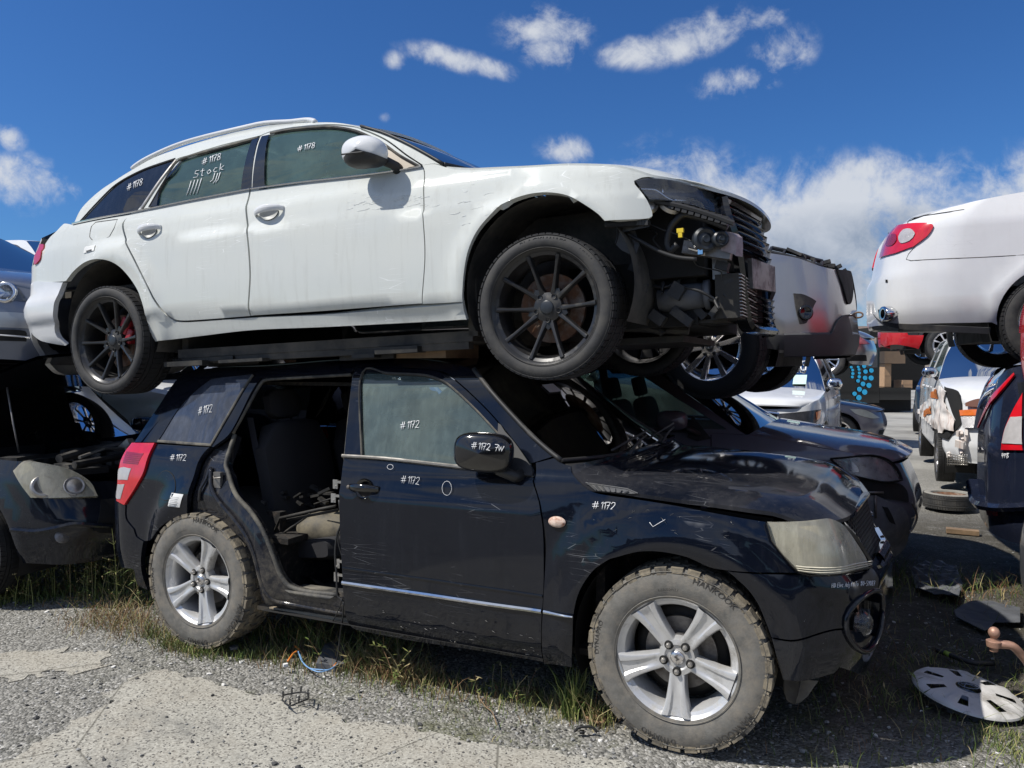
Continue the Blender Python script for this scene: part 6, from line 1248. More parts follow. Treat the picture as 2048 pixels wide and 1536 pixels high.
# --- white saloon upper right
m5 = lambda *p: T(1500, 300, .31243, p)
pc, SP, bd = gencar('white saloon on the upper level at the right with scuffed rear bumper', pose(1812, 482, 5.75, (-3.58, -.80, .92), -.36, .01), fo=.9, ro=1.13, wb=2.66, hub=.29, Rw=.325, zs=.27, zb=1.15, zr=1.52, W=.92, paintm='white_clean', wk='plain', C=(-2.1, -2.95), A=(-.5, -1.2), mir=None, windm='g_wind', glassm='g_dark',
    tail=[(.2, .06), (.42, .0), (.66, .0), (.70, .035), (.9, .07), (1.08, .15), (1.4, .9)], top=[(1.5, .7), (.9, .72), (0, .9), (-.5, .98), (-1.5, 1.0), (-2.4, 1.21), (-2.95, 1.215), (-3.3, 1.19), (-3.62, 1.155), (-3.9, 1.10), (-4.6, 1.08)])
lp = m5((835, 695, 1), (870, 580), (925, 500), (1010, 475), (1150, 468, 1), (1178, 490), (1140, 550), (1050, 622, 1), (930, 665))
o = pp(SP, 'tail_lamp', lp, 'lamp_red', bd, off=.012); pp(SP, 'lamp_lens', m5((960, 560), (990, 515), (1040, 508), (1065, 540), (1030, 585), (975, 600)), 'lamp_white', o, off=.018, lip=.003); pp(SP, 'lamp_lens', m5((880, 610), (900, 555), (945, 540), (950, 580), (920, 615)), 'lamp_dkred', o, off=.018, lip=.003)
strip(SP, 'panel_gap', m5((1050, 625), (1015, 665), (1000, 700), (1030, 708), (1400, 690), (1754, 672)), .006, M_['seal'], bd, off=.001, th=.002, mirror=False)
strip(SP, 'boot_gap', m5((1010, 470), (1030, 440), (1100, 425), (1240, 400), (1370, 380)), .006, M_['seal'], bd, off=.001, th=.002, mirror=False)
0 and strip(SP, 'panel_gap', m5((940, 480), (1000, 420)), .005, M_['seal'], bd, off=.001, th=.002, mirror=False)
mb = MB(); c = SP.pt(*m5((885, 1048))[0], .0); mb.lathe([(.035, -.02), (.055, -.025), (.06, -.01), (.06, .08), (.045, .08), (.035, -.01)], 20, Matrix.Translation(c+np.array([-.02, 0, 0])) @ Matrix.Rotation(-pi/2+.2, 4, 'Z') @ Matrix.Scale(1.5, 4, (1, 0, 0))); mb.build('exhaust_tip', M_['chrome'], pc)
pp(SP, 'exhaust_opening', m5((820, 1020, 1), (880, 1015), (950, 1035, 1), (900, 1080), (830, 1070, 1)), 'void', bd, off=.003, lip=0)
pp(SP, 'parking_sensor', m5((868, 828), (884, 828), (884, 850), (868, 850)), 'void', bd, off=.003, lip=0, mirror=False, step=.02)
pp(SP, 'lower_diffuser', m5((790, 1050, 1), (870, 1100), (1000, 1110), (1540, 1135, 1), (1540, 1180, 1), (1000, 1150), (880, 1130, 1)), 'trim_grey', bd, off=.004, mirror=False)
mb = MB(); 
for (x, y, w_) in ((868, 528, 8), (877, 528, 6), (885, 530, 5)): mb.box(SP.pt(*m5((x, y))[0], .004), (.02, .005, .02))
mb.box(SP.pt(*m5((845, 525))[0], .01), (.02, .02, .05)); mb.build('badge', M_['chrome'], bd, smooth=False)
# --- dark wagon under it
m6 = lambda *p: T(1800, 640, .20840, p)
dw, SD, bd = gencar('glossy dark navy wagon with tall red and clear tail lamp below the white saloon', pose(2045, 880, 4.75, (-3.45, -.82, .98), -.50), fo=.9, ro=.95, wb=2.7, hub=.33, zs=.28, zb=1.02, zr=1.62, W=.92, paintm='navy', glassm='g_dark', mir=None, boot=False, cabin=False, tail=[(.28, .04), (.5, 0), (.9, 0), (1.1, .02), (1.7, .12)])
fq = pp(SD, 'roof_side_frame', [(1952, 868, 1), (1962, 818), (1985, 778), (2022, 736), (2200, 720, 1), (2200, 905, 1), (2060, 880)], 'navy', dw, off=0, lip=.02)
pp(SD, 'side_window', [(2035, 765, 1), (2200, 745, 1), (2200, 850, 1), (2045, 838, 1)], 'g_dark', fq, off=.004, lip=0)
gw = [SD.pt(1956, 860), SD.pt(1964, 818), SD.pt(1988, 776), SD.pt(2022, 740)]; span('rear_window', gw, [(p[0]-.03, 0, p[2]+.01) for p in gw], M_['g_quart'], dw, p=3, th=0)
o = pp(SD, 'tail_lamp', m6((1190, 700, 1), (1190, 1255, 1), (985, 1250, 1), (1020, 1050), (1090, 880)), 'lamp_red', bd, off=.014); pp(SD, 'lamp_lens', m6((1190, 930, 1), (1190, 1200, 1), (1000, 1190, 1), (1030, 1050), (1080, 935, 1)), 'lamp_white', o, off=.02, lip=.003)
strip(SD, 'pillar_reflector', m6((1120, 520), (960, 700), (830, 900), (775, 1030)), [.02, .05, .05, .02], M_['lamp_red'], bd, off=.02, th=.01, mirror=False)
scribble(SD, 'marker_number', '4913', *m6((978, 1330))[0], 11, MK, dw, (1, 0), squash=.62, r=.0022, off=.004)
pp(SD, 'bumper_reflector', [(1978, 1020, 1), (1998, 1022, 1), (1998, 1032, 1), (1980, 1030, 1)], 'lamp_dkred', bd, off=.02, mirror=False, step=.03)
strip(SD, 'bumper_step', [(1935, 960), (1960, 1000), (2000, 1015), (2060, 1012)], .06, M_['navy'], bd, off=.05, th=.06, mirror=False)
# --- nearest right stack: silver car with tow bar, red car above
tc_, ST, bd = gencar('silver blue wagon at the right edge with a rusty tow bar', pose(2185, 1240, 3.05, (-3.55, -.55, .52), -.36), fo=.85, ro=.9, wb=2.7, paintm='silver', mir=None, zb=.95, zr=1.30)
tw = MB(); q = [ST.plane(2075, 1360, -.40), ST.plane(2045, 1312, -.42), ST.plane(2018, 1290, -.44), ST.plane(1985, 1288, -.44)]; tw.tube(smoothpts(q), [.018]*16, 10)
b0 = q[3]+np.array([.005, 0, .0])
tw.tube([b0+np.array([0, 0, z]) for z in (-.032, -.030, -.012, -.010, .014, .016, .022, .030)], [.001, .016, .018, .028, .030, .026, .013, .013], 18); tw.tube([b0+np.array([0, 0, z]) for z in (.028, .032, .040, .050, .060, .068, .073, .075)], [.011, .016, .021, .023, .021, .016, .009, .001], 18)
tw.build('tow_bar', plain('rusty_pink_tow_bar', (.40, .235, .17), .5, .4, .3, 30), tc_, angle=40)
rh, SH, bd = gencar('red hatchback on the upper level at the right edge', pose(2140, 560, 3.6, (-3.62, -.62, .80), -.36), fo=.85, ro=.9, wb=2.7, paintm='red', mir=None, zb=.95, zr=1.30)
pp(SH, 'tail_lamp', [('z', -3.85, .9, 1), ('z', -3.5, .92, 1), ('z', -3.45, .65, 1), ('z', -3.8, .6, 1)], 'lamp_dkred', bd, off=.02)
# --- van with blue dots, boxes inside
bx = lambda u0, v0, u1, v1, d, dep=.3: (at((u0+u1)/2, (v0+v1)/2, d), (abs(at(u1, v0, d)[0]-at(u0, v0, d)[0]), dep, abs(at(u0, v0, d)[2]-at(u0, v1, d)[2])))
vn = thing('van', 'black van with light blue dots on its open door', 'van', Matrix.Identity(4))
def vbox(name, u0, v0, u1, v1, d, mat, dep=.3, par=vn):
    c, s = bx(u0, v0, u1, v1, d, dep); mb = MB(); mb.box(c+np.array([0, dep/2, 0]), s); return mb.build(name, M_[mat], par, smooth=False)
dr_ = vbox('dotted_door', 1652, 688, 1759, 806, 26.5, 'gloss_plastic', .15); vbox('door_window', 1733, 696, 1755, 735, 26.45, 'trim_grey', .04, dr_)
for (x, y, r) in ((372, 558, 15), (388, 592, 15), (390, 634, 17), (384, 674, 15), (453, 556, 14), (463, 585, 15), (467, 627, 16), (465, 671, 18), (452, 719, 20), (524, 546, 22), (540, 610, 24), (534, 685, 25), (510, 756, 26), (468, 819, 27), (411, 872, 24), (461, 918, 30), (590, 516, 26), (609, 597, 25), (606, 686, 28), (580, 773, 28), (529, 852, 30)):
    u, v = 1640+.16925*x, 640+.16925*y; c = at(u, v, 26.44); rr = r*.16925/1530*26.44; mb = MB(); mb.lathe([(0, 0), (rr, 0), (rr, .02)], 20, Matrix.Translation(c) @ Matrix.Scale(1.05, 4, (0, 0, 1))); mb.build('blue_dot', M_['blue_dot'], dr_, smooth=False)
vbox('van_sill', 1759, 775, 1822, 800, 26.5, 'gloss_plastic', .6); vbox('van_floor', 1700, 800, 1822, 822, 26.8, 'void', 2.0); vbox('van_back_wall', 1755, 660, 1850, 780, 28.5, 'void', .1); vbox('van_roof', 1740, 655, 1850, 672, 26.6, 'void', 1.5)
for n_, (a, b, c, d, e) in enumerate(((1761, 703, 1802, 727, 27.3), (1761, 728, 1774, 773, 27.4), (1796, 760, 1816, 776, 27.2))):
    cc, s_ = bx(a, b, c, d, e, .6); mb = MB(); mb.box((0, 0, 0), (s_[0], .6, s_[2])); o = mb.build('cardboard_box', M_['card'], None, smooth=False); o.location = cc; tag(o, ('wide brown cardboard box stacked at the top inside the black van', 'tall narrow brown box standing inside the black van', 'low brown box at the right of the black van floor')[n_], 'box', 'boxes in the van')
    t = MB(); t.box((0, -.303, 0), (s_[0]*.98, .004, .03)); t.build('tape', M_['card'], o, smooth=False)
nc, SN, bd = gencar('dark blue hatchback nose beyond the crashed white vehicle', pose(1850, 785, 17.5, (.62, -.62, .95), -2.10), paintm='navy', zb=1.1, zr=1.5, mir=None)
hs_ = thing('house', 'distant low house with a grey brown tiled roof', 'house', Matrix.Identity(4)); A_ = at(1690, 690, 70); mb = MB(); mb.box((A_[0]+6, 74, 2), (18, 8, 5)); mb.build('wall', plain('house_wall', (.45, .38, .32), .9), hs_, smooth=False)
mb = MB(); x0, x1 = A_[0]-3.5, A_[0]+15.5; zt = at(1750, 652, 70)[2]; mb.add([(x0, 69.6, zt-1.6), (x1, 69.6, zt-1.6), (x1-4, 74, zt+.2), (x0+4, 74, zt+.2), (x1, 78.4, zt-1.6), (x0, 78.4, zt-1.6)], [(0, 1, 2, 3), (4, 5, 3, 2), (0, 3, 5), (1, 4, 2), (5, 4, 1, 0)]); mb.build('roof', plain('brown_tiles', (.16, .12, .10), .9, 0, .3, 3), hs_, smooth=False)
# --- timber packing between the two hero cars
for n_, (a, b, c, d, dd, y) in enumerate(((461, 688, 497, 726, .3, 4.95), (786, 672, 930, 716, .35, 3.85))):
    A_, B_ = at(a, d, y), at(c, b, y); mb = MB(); mb.box((0, 0, 0), (B_[0]-A_[0], dd, B_[2]-A_[2])); o = mb.build('wood_block', M_['wood'], None, smooth=False); o.location = (A_+B_)/2+np.array([0, dd/2, 0]); o.rotation_euler = (0, 0, -.44); tag(o, ('short weathered timber block packed between the cars near the rear wheel', 'long brown timber beam packed between the SUV roof and the estate sill')[n_], 'wood block', 'timber packing between the stacked cars')

# --- unseen row added behind the camera so the dark paintwork mirrors something
def copy_tree(o, parent=None):
    c = o.copy(); COL.objects.link(c); c.parent = parent
    for ch in list(o.children): copy_tree(ch, c)
    return c
LB_ = 'added dark car in an unseen opposite row, mirrored in the black doors'; GP_ = 'added cars of the unseen opposite row'
r0, _, _ = gencar(LB_, carM(-2.6, -6.4, 0, -.42), paintm='darkgrey', group=GP_, mir=None); r1, _, _ = gencar(LB_, carM(-2.5, -6.3, 1.42, -.40), paintm='navy', group=GP_, mir=None)
for i in range(-2, 4):
    if i == 0: continue
    for r_, z_ in ((r0, 0), (r1, 1.42)): c_ = copy_tree(r_); c_.matrix_world = carM(-2.6+3.0*i, -6.4-1.3*abs(i), z_, -.42+.05*i)
# ------------------------------------------------------------------ ground
def np_mesh(name, verts, faces, mats, mi=None, smooth=False):
    me = bpy.data.meshes.new(name); me.vertices.add(len(verts)); me.vertices.foreach_set('co', np.asarray(verts, np.float32).ravel())
    k = faces.shape[1]; me.loops.add(faces.size); me.loops.foreach_set('vertex_index', faces.astype(np.int32).ravel()); me.polygons.add(len(faces)); me.polygons.foreach_set('loop_start', np.arange(0, faces.size, k, dtype=np.int32)); me.polygons.foreach_set('loop_total', np.full(len(faces), k, np.int32))
    for m in mats: me.materials.append(m)
    if mi is not None: me.polygons.foreach_set('material_index', np.asarray(mi, np.int32))
    me.polygons.foreach_set('use_smooth', np.full(len(faces), smooth)); me.update(calc_edges=True); me.validate()
    o = bpy.data.objects.new(name, me); COL.objects.link(o); return o
def ground_mat():
    m, t, b = newmat('gravel_ground'); co = t.co(); fine = t.noise(co, 60, 6, .7); mid = t.noise(co, 7, 6, .65); big = t.noise(co, .9, 4)
    v = t.vor(co, 75, out='Color'); sp = t.new('ShaderNodeSeparateColor'); t.l.new(v, sp.inputs[0]); vd = t.vor(co, 75)
    c = t.mix(t.ramp(sp.outputs[0], .1, .9), (.12, .118, .108), (.36, .35, .32)); c = t.mix(t.ramp(sp.outputs[1], .93, .96), c, (.50, .49, .46)); c = t.mix(t.ramp(mid, .35, .65), c, t.mix(.35, c, (.19, .183, .16)))
    g = t.math('MULTIPLY', t.ramp(t.noise(co, 2.1, 7, .7), .50, .62), t.ramp(fine, .35, .6, .35, 1)); sep = t.new('ShaderNodeSeparateXYZ'); cc = t.new('ShaderNodeTexCoord'); t.l.new(cc.outputs['Object'], sep.inputs[0])
    g = t.math('MULTIPLY', g, t.ramp(sep.outputs[0], -2.2, -1.0)); g = t.math('MULTIPLY', g, t.ramp(sep.outputs[1], 8, 5)); c = t.mix(t.math('MULTIPLY', g, .75), c, (.125, .130, .065))
    soil_shade = t.math('MULTIPLY', t.math('MULTIPLY', t.ramp(sep.outputs[0], 1.15, 1.7), t.ramp(sep.outputs[1], 2.95, 3.4)), t.math('MULTIPLY', t.ramp(sep.outputs[1], 9.2, 7.6), t.ramp(mid, .25, .5, .6, 1))); c = t.mix(t.math('MULTIPLY', soil_shade, .85), c, (.055, .048, .036))  # brown earth at the right, its tint also painting in the deep shade
    far = t.ramp(sep.outputs[1], 7, 14); c = t.mix(far, c, t.mix(t.ramp(t.noise(co, .5, 5), .4, .6), (.24, .235, .22), (.40, .39, .36)))
    t.set(b, Base_Color=c, Roughness=.95, Specular_IOR_Level=.2, Normal=t.bump(t.math('ADD', t.math('MULTIPLY', vd, -1.0), fine), .9, .012)); return m
def conc_mat():
    m, t, b = newmat('worn_concrete'); co = t.co(); v = t.vor(co, 130, out='Color'); sp = t.new('ShaderNodeSeparateColor'); t.l.new(v, sp.inputs[0]); f = t.noise(co, 90, 6, .8); n = t.noise(co, 1.6, 6, .65)
    c = t.mix(t.ramp(sp.outputs[0], .0, 1.0), (.27, .258, .225), (.46, .445, .39)); c = t.mix(t.ramp(sp.outputs[1], .86, .9), c, (.12, .115, .105)); c = t.mix(t.ramp(n, .45, .75), c, t.mix(.5, c, (.30, .26, .20)))
    d = t.ramp(t.noise(co, 1.1, 8, .75, .4), .55, .70); c = t.mix(t.math('MULTIPLY', d, .8), c, (.17, .168, .155)); cr_ = t.ramp(t.vor(t.co(scale=(1, 1, .01)), .9, 'DISTANCE_TO_EDGE'), .006, .001); c = t.mix(t.math('MULTIPLY', cr_, .7), c, (.09, .085, .07))
    t.set(b, Base_Color=c, Roughness=.93, Specular_IOR_Level=.2, Normal=t.bump(t.math('ADD', f, sp.outputs[0]), .6, .004)); return m
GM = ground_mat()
hgt = lambda x, y: .012*np.sin(x*2.1+.5)*np.cos(y*1.7)+.008*np.sin(x*5.3+y*3.1)
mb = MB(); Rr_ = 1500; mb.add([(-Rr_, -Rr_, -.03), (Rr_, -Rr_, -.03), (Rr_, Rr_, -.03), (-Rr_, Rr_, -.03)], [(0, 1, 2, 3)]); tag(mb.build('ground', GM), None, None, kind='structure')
nx, ny = 260, 200; X, Y = np.meshgrid(np.linspace(-6, 7, nx), np.linspace(-1.5, 9.5, ny), indexing='ij')
edge = np.clip(np.minimum.reduce([X+6, 7-X, Y+1.5, 9.5-Y])/1.2, 0, 1); Z = -.012+hgt(X, Y)*edge*.8-.03*(1-edge); Z += rng.normal(0, .0015, Z.shape)*edge
idx = np.arange(nx*ny).reshape(nx, ny); fc_ = np.stack([idx[:-1, :-1], idx[1:, :-1], idx[1:, 1:], idx[:-1, 1:]], -1).reshape(-1, 4)
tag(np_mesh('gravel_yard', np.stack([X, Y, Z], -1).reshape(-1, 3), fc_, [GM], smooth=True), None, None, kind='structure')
gz = lambda x, y: -.012+float(hgt(x, y))*.8
# concrete slab with a broken edge
ce = [(1330, 1560), (1250, 1530), (1150, 1513), (1050, 1499), (950, 1486), (870, 1470), (800, 1452), (740, 1447), (690, 1438), (640, 1420), (600, 1405), (560, 1392), (500, 1381), (450, 1374), (400, 1356), (350, 1349), (300, 1348), (262, 1360), (240, 1378), (205, 1392), (225, 1412), (180, 1432), (140, 1444), (120, 1470), (60, 1490), (40, 1520), (-60, 1545)]
P_ = np.array([gp(u, v)[:2] for u, v in ce]); t_ = np.linspace(0, len(P_)-1, (len(P_)-1)*14+1); Q = np.stack([np.interp(t_, range(len(P_)), P_[:, i]) for i in (0, 1)], 1)
Q += np.array([[mnoise.noise(V((q[0]*9, q[1]*9, 2)))*.05+mnoise.noise(V((q[0]*34, q[1]*34, 5)))*.022, mnoise.noise(V((q[0]*9, q[1]*9, 7)))*.05+mnoise.noise(V((q[0]*34, q[1]*34, 9)))*.022] for q in Q])
Q = np.concatenate([Q, [[-2.6, .6], [-2.6, -1.0], [2.2, -1.0], [1.6, 1.4]]]); vs, fs = tri(Q, [], .09)
def cz(x, y): return .004+hgt(x, y)*.5
CM = conc_mat(); v3 = np.column_stack([vs, cz(vs[:, 0], vs[:, 1])]); cnt = {}
for f in fs:
    for i in range(3): cnt[(f[i], f[(i+1) % 3])] = 1
be = [e for e in cnt if (e[1], e[0]) not in cnt]; vv = [tuple(p) for p in v3]; ff_ = [tuple(int(i) for i in f) for f in fs]
for a, b in be: k = len(vv); vv += [(v3[a][0], v3[a][1], -.06), (v3[b][0], v3[b][1], -.06)]; ff_.append((b, a, k, k+1))
mb = MB(); mb.add(vv, ff_); tag(mb.build('concrete_pavement', CM, smooth=False), None, None, kind='structure')
p2_ = [(-60, 1300), (60, 1303), (130, 1300), (205, 1305), (232, 1318), (200, 1335), (150, 1345), (60, 1352), (-60, 1360)]
Q2 = np.array([gp(u, v)[:2] for u, v in p2_]); t_ = np.linspace(0, len(Q2), len(Q2)*10, endpoint=False); Q2 = np.stack([np.interp(t_, range(len(Q2)+1), np.append(Q2[:, i], Q2[0, i])) for i in (0, 1)], 1); Q2 = np.array([q+np.array([mnoise.noise(V((q[0]*11, q[1]*11, s_)))*.13+mnoise.noise(V((q[0]*31, q[1]*31, s_)))*.05 for s_ in (3, 8)]) for q in Q2])
vs, fs = tri(Q2, [], .1); mb = MB(); mb.add([(p[0], p[1], gz(p[0], p[1])+.004) for p in vs], [tuple(int(i) for i in f) for f in fs]); tag(mb.build('concrete_patch', CM, smooth=False), None, None, kind='structure')
# loose stones
tmpl = []
for k in range(6):
    import bmesh
    bm = bmesh.new(); bmesh.ops.create_icosphere(bm, subdivisions=1, radius=1); vv = np.array([v.co[:] for v in bm.verts]); f_ = np.array([[v.index for v in f.verts] for f in bm.faces]); bm.free()
    vv = vv*(1+rng.normal(0, .16, (len(vv), 1)))*np.array([1, rng.uniform(.6, .95), rng.uniform(.4, .7)]); tmpl.append((vv, f_))
def stones(name, label, pos, size, mats, mi=None):
    n = len(pos); V_ = []; F_ = []; MI = []; base = 0
    for k in range(6):
        sel = np.arange(n)[np.arange(n) % 6 == k]
        if not len(sel): continue
        vv, f_ = tmpl[k]; a = rng.uniform(0, 2*pi, len(sel)); tl_ = rng.normal(0, .35, len(sel)); c, s = np.cos(a), np.sin(a)
        x = vv[None, :, 0]; y = vv[None, :, 1]; z = vv[None, :, 2]+x*tl_[:, None]*.5; sz = size[sel][:, None]
        W_ = np.stack([(x*c[:, None]-y*s[:, None])*sz+pos[sel, 0][:, None], (x*s[:, None]+y*c[:, None])*sz+pos[sel, 1][:, None], z*sz+pos[sel, 2][:, None]+sz*.25], -1)
        V_.append(W_.reshape(-1, 3)); F_.append((f_[None]+(np.arange(len(sel))*len(vv))[:, None, None]+base).reshape(-1, 3)); base += len(sel)*len(vv)
        MI.append(np.repeat(rng.integers(0, len(mats), len(sel)) if mi is None else mi[sel], len(f_)))
    return tag(np_mesh(name, np.concatenate(V_), np.concatenate(F_), mats, np.concatenate(MI)), label, 'gravel', kind='stuff')
SM = [plain('grey_stone', (.24, .24, .23), .9, 0, .25, 30), plain('dark_stone', (.06, .06, .06), .9, 0, .3, 30), plain('pale_stone', (.58, .57, .54), .9, 0, .2, 30), plain('mid_stone', (.36, .35, .33), .9, 0, .2, 30)]
N = 26000; d = 2.0+4.6*rng.random(N)**1.35; ang = rng.uniform(-.72, .78, N); px__ = d*np.tan(ang); pos = np.column_stack([px__, d, np.zeros(N)]); onc = inpoly(pos[:, :2], Q); keep = ~onc | (rng.random(N) < .16); pos = pos[keep]; onc = onc[keep]; cl_ = np.array([mnoise.noise(V((p[0]*1.7, p[1]*1.7, 0))) for p in pos]); keep = onc | (cl_ > rng.uniform(-.45, .35, len(pos))); pos = pos[keep]; onc = onc[keep]
kp = ~((pos[:, 0] > 1.2) & (pos[:, 1] > 3.0) & (rng.random(len(pos)) > .35)); pos = pos[kp]; onc = onc[kp]; pos[:, 2] = np.where(onc, cz(pos[:, 0], pos[:, 1]), -.012+hgt(pos[:, 0], pos[:, 1])*.8); sz = np.exp(rng.normal(math.log(.0048), .45, len(pos))); sz = np.minimum(sz, .016); mi = rng.choice([0, 1, 2, 3], len(pos), p=[.36, .24, .14, .26]); mi = np.where(onc, rng.choice([0, 1], len(pos), p=[.5, .5]), mi)
stones('gravel', 'loose grey gravel scattered over the yard and the concrete edge', pos, sz, SM, mi)
# ------------------------------------------------------------------ grass and weeds
GR = [plain('green_grass', (.085, .13, .025), .7, 0, .35, 9), plain('yellow_green_grass', (.21, .23, .07), .7, 0, .3, 9), plain('straw', (.36, .30, .15), .8, 0, .3, 9), plain('brown_dry_grass', (.21, .12, .06), .85, 0, .3, 9)]
def blades(roots, h, w, lean, mi):
    n = len(roots); a = rng.uniform(0, 2*pi, n); b = rng.uniform(0, 2*pi, n); L = lean*rng.uniform(.3, 1.3, n); dx, dy = np.cos(a)*w, np.sin(a)*w; V_ = np.zeros((n, 7, 3)); 
    for k, (t, ww) in enumerate(((0, 1), (.35, .85), (.7, .55))):
        cx_ = roots[:, 0]+np.cos(b)*L*h*t**1.8; cy_ = roots[:, 1]+np.sin(b)*L*h*t**1.8; z = roots[:, 2]+h*t*(1-.25*L*t)
        V_[:, 2*k] = np.stack([cx_-dx*ww, cy_-dy*ww, z], -1); V_[:, 2*k+1] = np.stack([cx_+dx*ww, cy_+dy*ww, z], -1)
    V_[:, 6] = np.stack([roots[:, 0]+np.cos(b)*L*h, roots[:, 1]+np.sin(b)*L*h, roots[:, 2]+h*(1-.3*L)], -1)
    F_ = np.array([(0, 1, 3), (0, 3, 2), (2, 3, 5), (2, 5, 4), (4, 5, 6)]); F_ = (F_[None]+(np.arange(n)*7)[:, None, None]).reshape(-1, 3); return V_.reshape(-1, 3), F_, np.repeat(mi, 5)
def zone(n, line, spread, h, w=.0022, lean=.6, mix=(.4, .3, .2, .1), clump=.5):
    """grass along a path of ground points given by photo position"""
    P = np.array([gp(u, v)[:2] for u, v in line]); seg = np.linalg.norm(np.diff(P, axis=0), axis=1); t = rng.random(n)*seg.sum(); cs = np.concatenate([[0], np.cumsum(seg)]); nc = max(3, int(n/22)); cc_ = rng.random(nc)*seg.sum(); t = np.where(rng.random(n) < clump, cc_[rng.integers(0, nc, n)]+rng.normal(0, .018, n), t)
    x = np.interp(t, cs, P[:, 0]); y = np.interp(t, cs, P[:, 1]); off = rng.normal(0, 1, nc)*spread*.6; o2 = rng.normal(0, spread, n); x = x+rng.normal(0, spread*.6, n); y = y+o2
    z = -.012+hgt(x, y)*.8; hh = h*np.exp(rng.normal(0, .4, n)); return blades(np.column_stack([x, y, z]), hh, w, lean, rng.choice(4, n, p=mix))
def join(name, label, parts, cat):
    vs, fs, ms = [], [], []; b = 0
    for v, f, m in parts: vs.append(v); fs.append(f+b); ms.append(m); b += len(v)
    return tag(np_mesh(name, np.concatenate(vs), np.concatenate(fs), GR, np.concatenate(ms)), label, cat, kind='stuff')
join('grass', 'green and straw coloured grass growing round the wheels of the black SUV', [
    zone(1500, [(505, 1300), (600, 1318), (700, 1335), (800, 1355), (900, 1375), (1000, 1395)], .09, .045, mix=(.30, .26, .20, .24), clump=.85),
    zone(700, [(500, 1268), (620, 1285), (700, 1300), (820, 1325)], .07, .13, .0028, .9, (.35, .30, .2, .15)),
    zone(800, [(690, 1320), (780, 1345), (860, 1360)], .07, .10, .002, .9, (.08, .17, .35, .40)),
    zone(600, [(1000, 1385), (1180, 1425)], .07, .05, .002, .6, (.35, .35, .2, .1)), zone(160, [(1135, 1430), (1165, 1425)], .03, .16, .003, .5, (.6, .4, 0, 0)), zone(160, [(1180, 1440), (1215, 1450)], .04, .10, .002, .8, (.2, .3, .4, .1)),
    zone(900, [(380, 1290), (470, 1300), (560, 1300)], .07, .040, mix=(.5, .35, .1, .05)), zone(1000, [(170, 1235), (240, 1240), (310, 1262)], .13, .085, .0016, 1.0, (.06, .10, .34, .50)),
    zone(900, [(300, 1265), (350, 1290), (420, 1300)], .06, .05, .002, .8, (.40, .30, .2, .1)),
    zone(900, [(-20, 1165), (100, 1175), (230, 1190), (300, 1215)], .14, .08, .0028, .8, (.40, .35, .15, .10)), zone(500, [(-20, 1180), (60, 1195), (130, 1185)], .08, .035, .004, .8, (.45, .5, .05, 0))], 'grass')
join('weeds', 'dark straggling weeds in the shade at the right of the black SUV', [
    zone(900, [(1560, 1500), (1700, 1440), (1850, 1380), (1960, 1300)], .30, .07, .0018, .9, (.45, .25, .2, .1), .85), zone(420, [(1900, 1200), (1980, 1170), (2060, 1180)], .25, .09, .002, .9, (.5, .1, .1, .3), .7), zone(500, [(1980, 1490), (2048, 1480)], .10, .03, .002, .8, (.5, .4, .1, 0)),  # second zone mixed browner to put the shade there into its colour
    zone(600, [(1560, 1250), (1750, 1180), (1830, 1130)], .2, .08, .002, .8, (.5, .3, .1, .1), .7), zone(300, [(700, 1380), (900, 1420), (1100, 1450)], .12, .022, .002, .8, (.4, .4, .1, .1), .8)], 'weeds')
# tall seeding weeds at the left
mb = MB(); lf = []; lm = []
for k in range(80):
    u = random.choice([random.uniform(-40, 60), random.uniform(60, 300), random.uniform(90, 290)]); v = random.uniform(1150, 1215); p = gp(u, v); hgt_ = random.uniform(.20, .56)*(1.0 if u > 90 else .8); la = random.uniform(0, 2*pi); ln = random.uniform(.02, .22)*hgt_*1.3
    st_ = [p+np.array([cos(la)*ln*t*t, sin(la)*ln*t*t, hgt_*t-.01]) for t in np.linspace(0, 1, 6)]; mb.tube(st_, [.0026, .0024, .002, .0016, .0013, .001], 4, mi=1 if k % 3 else 2)
    for j in range(random.randint(5, 10)):
        t = random.uniform(.25, 1); q = st_[int(t*5)]; a = random.uniform(0, 2*pi); L = random.uniform(.03, .10)*(1.2-t*.5); e = q+np.array([cos(a)*L, sin(a)*L, L*random.uniform(.3, 1.2)]); mb.tube([q, (q+e)/2+[0, 0, -.004], e], .0009, 3, mi=1)
        for s_ in range(random.randint(1, 4)): c = e+rng.normal(0, .008, 3); r = random.uniform(.0025, .0055); mb.add([c+np.array(o)*r for o in ((1, 0, 0), (-1, 0, 0), (0, 1, 0), (0, -1, 0), (0, 0, 1.4), (0, 0, -1.2))], [(0, 2, 4), (2, 1, 4), (1, 3, 4), (3, 0, 4), (2, 0, 5), (1, 2, 5), (3, 1, 5), (0, 3, 5)], mi=random.choice((1, 2, 2, 3)))
    for j in range(random.randint(6, 12)):
        t = random.uniform(.05, .75); q = st_[int(t*5)]; a = random.uniform(0, 2*pi); L = random.uniform(.03, .085); w_ = .004+.003*random.random(); dr2 = np.array([cos(a), sin(a), random.uniform(-.1, .7)]); sd = np.array([-sin(a), cos(a), 0])*w_
        mb.add([q, q+dr2*L*.45+sd, q+dr2*L*.45-sd, q+dr2*L+np.array([0, 0, -L*.3])], [(0, 2, 1), (1, 2, 3)], mi=random.choice((0, 0, 1)))
tag(mb.build('tall_weeds', GR, smooth=False), 'tall seeding weeds in front of the open bonnet car at the left', 'weeds', kind='stuff')
mb = MB()
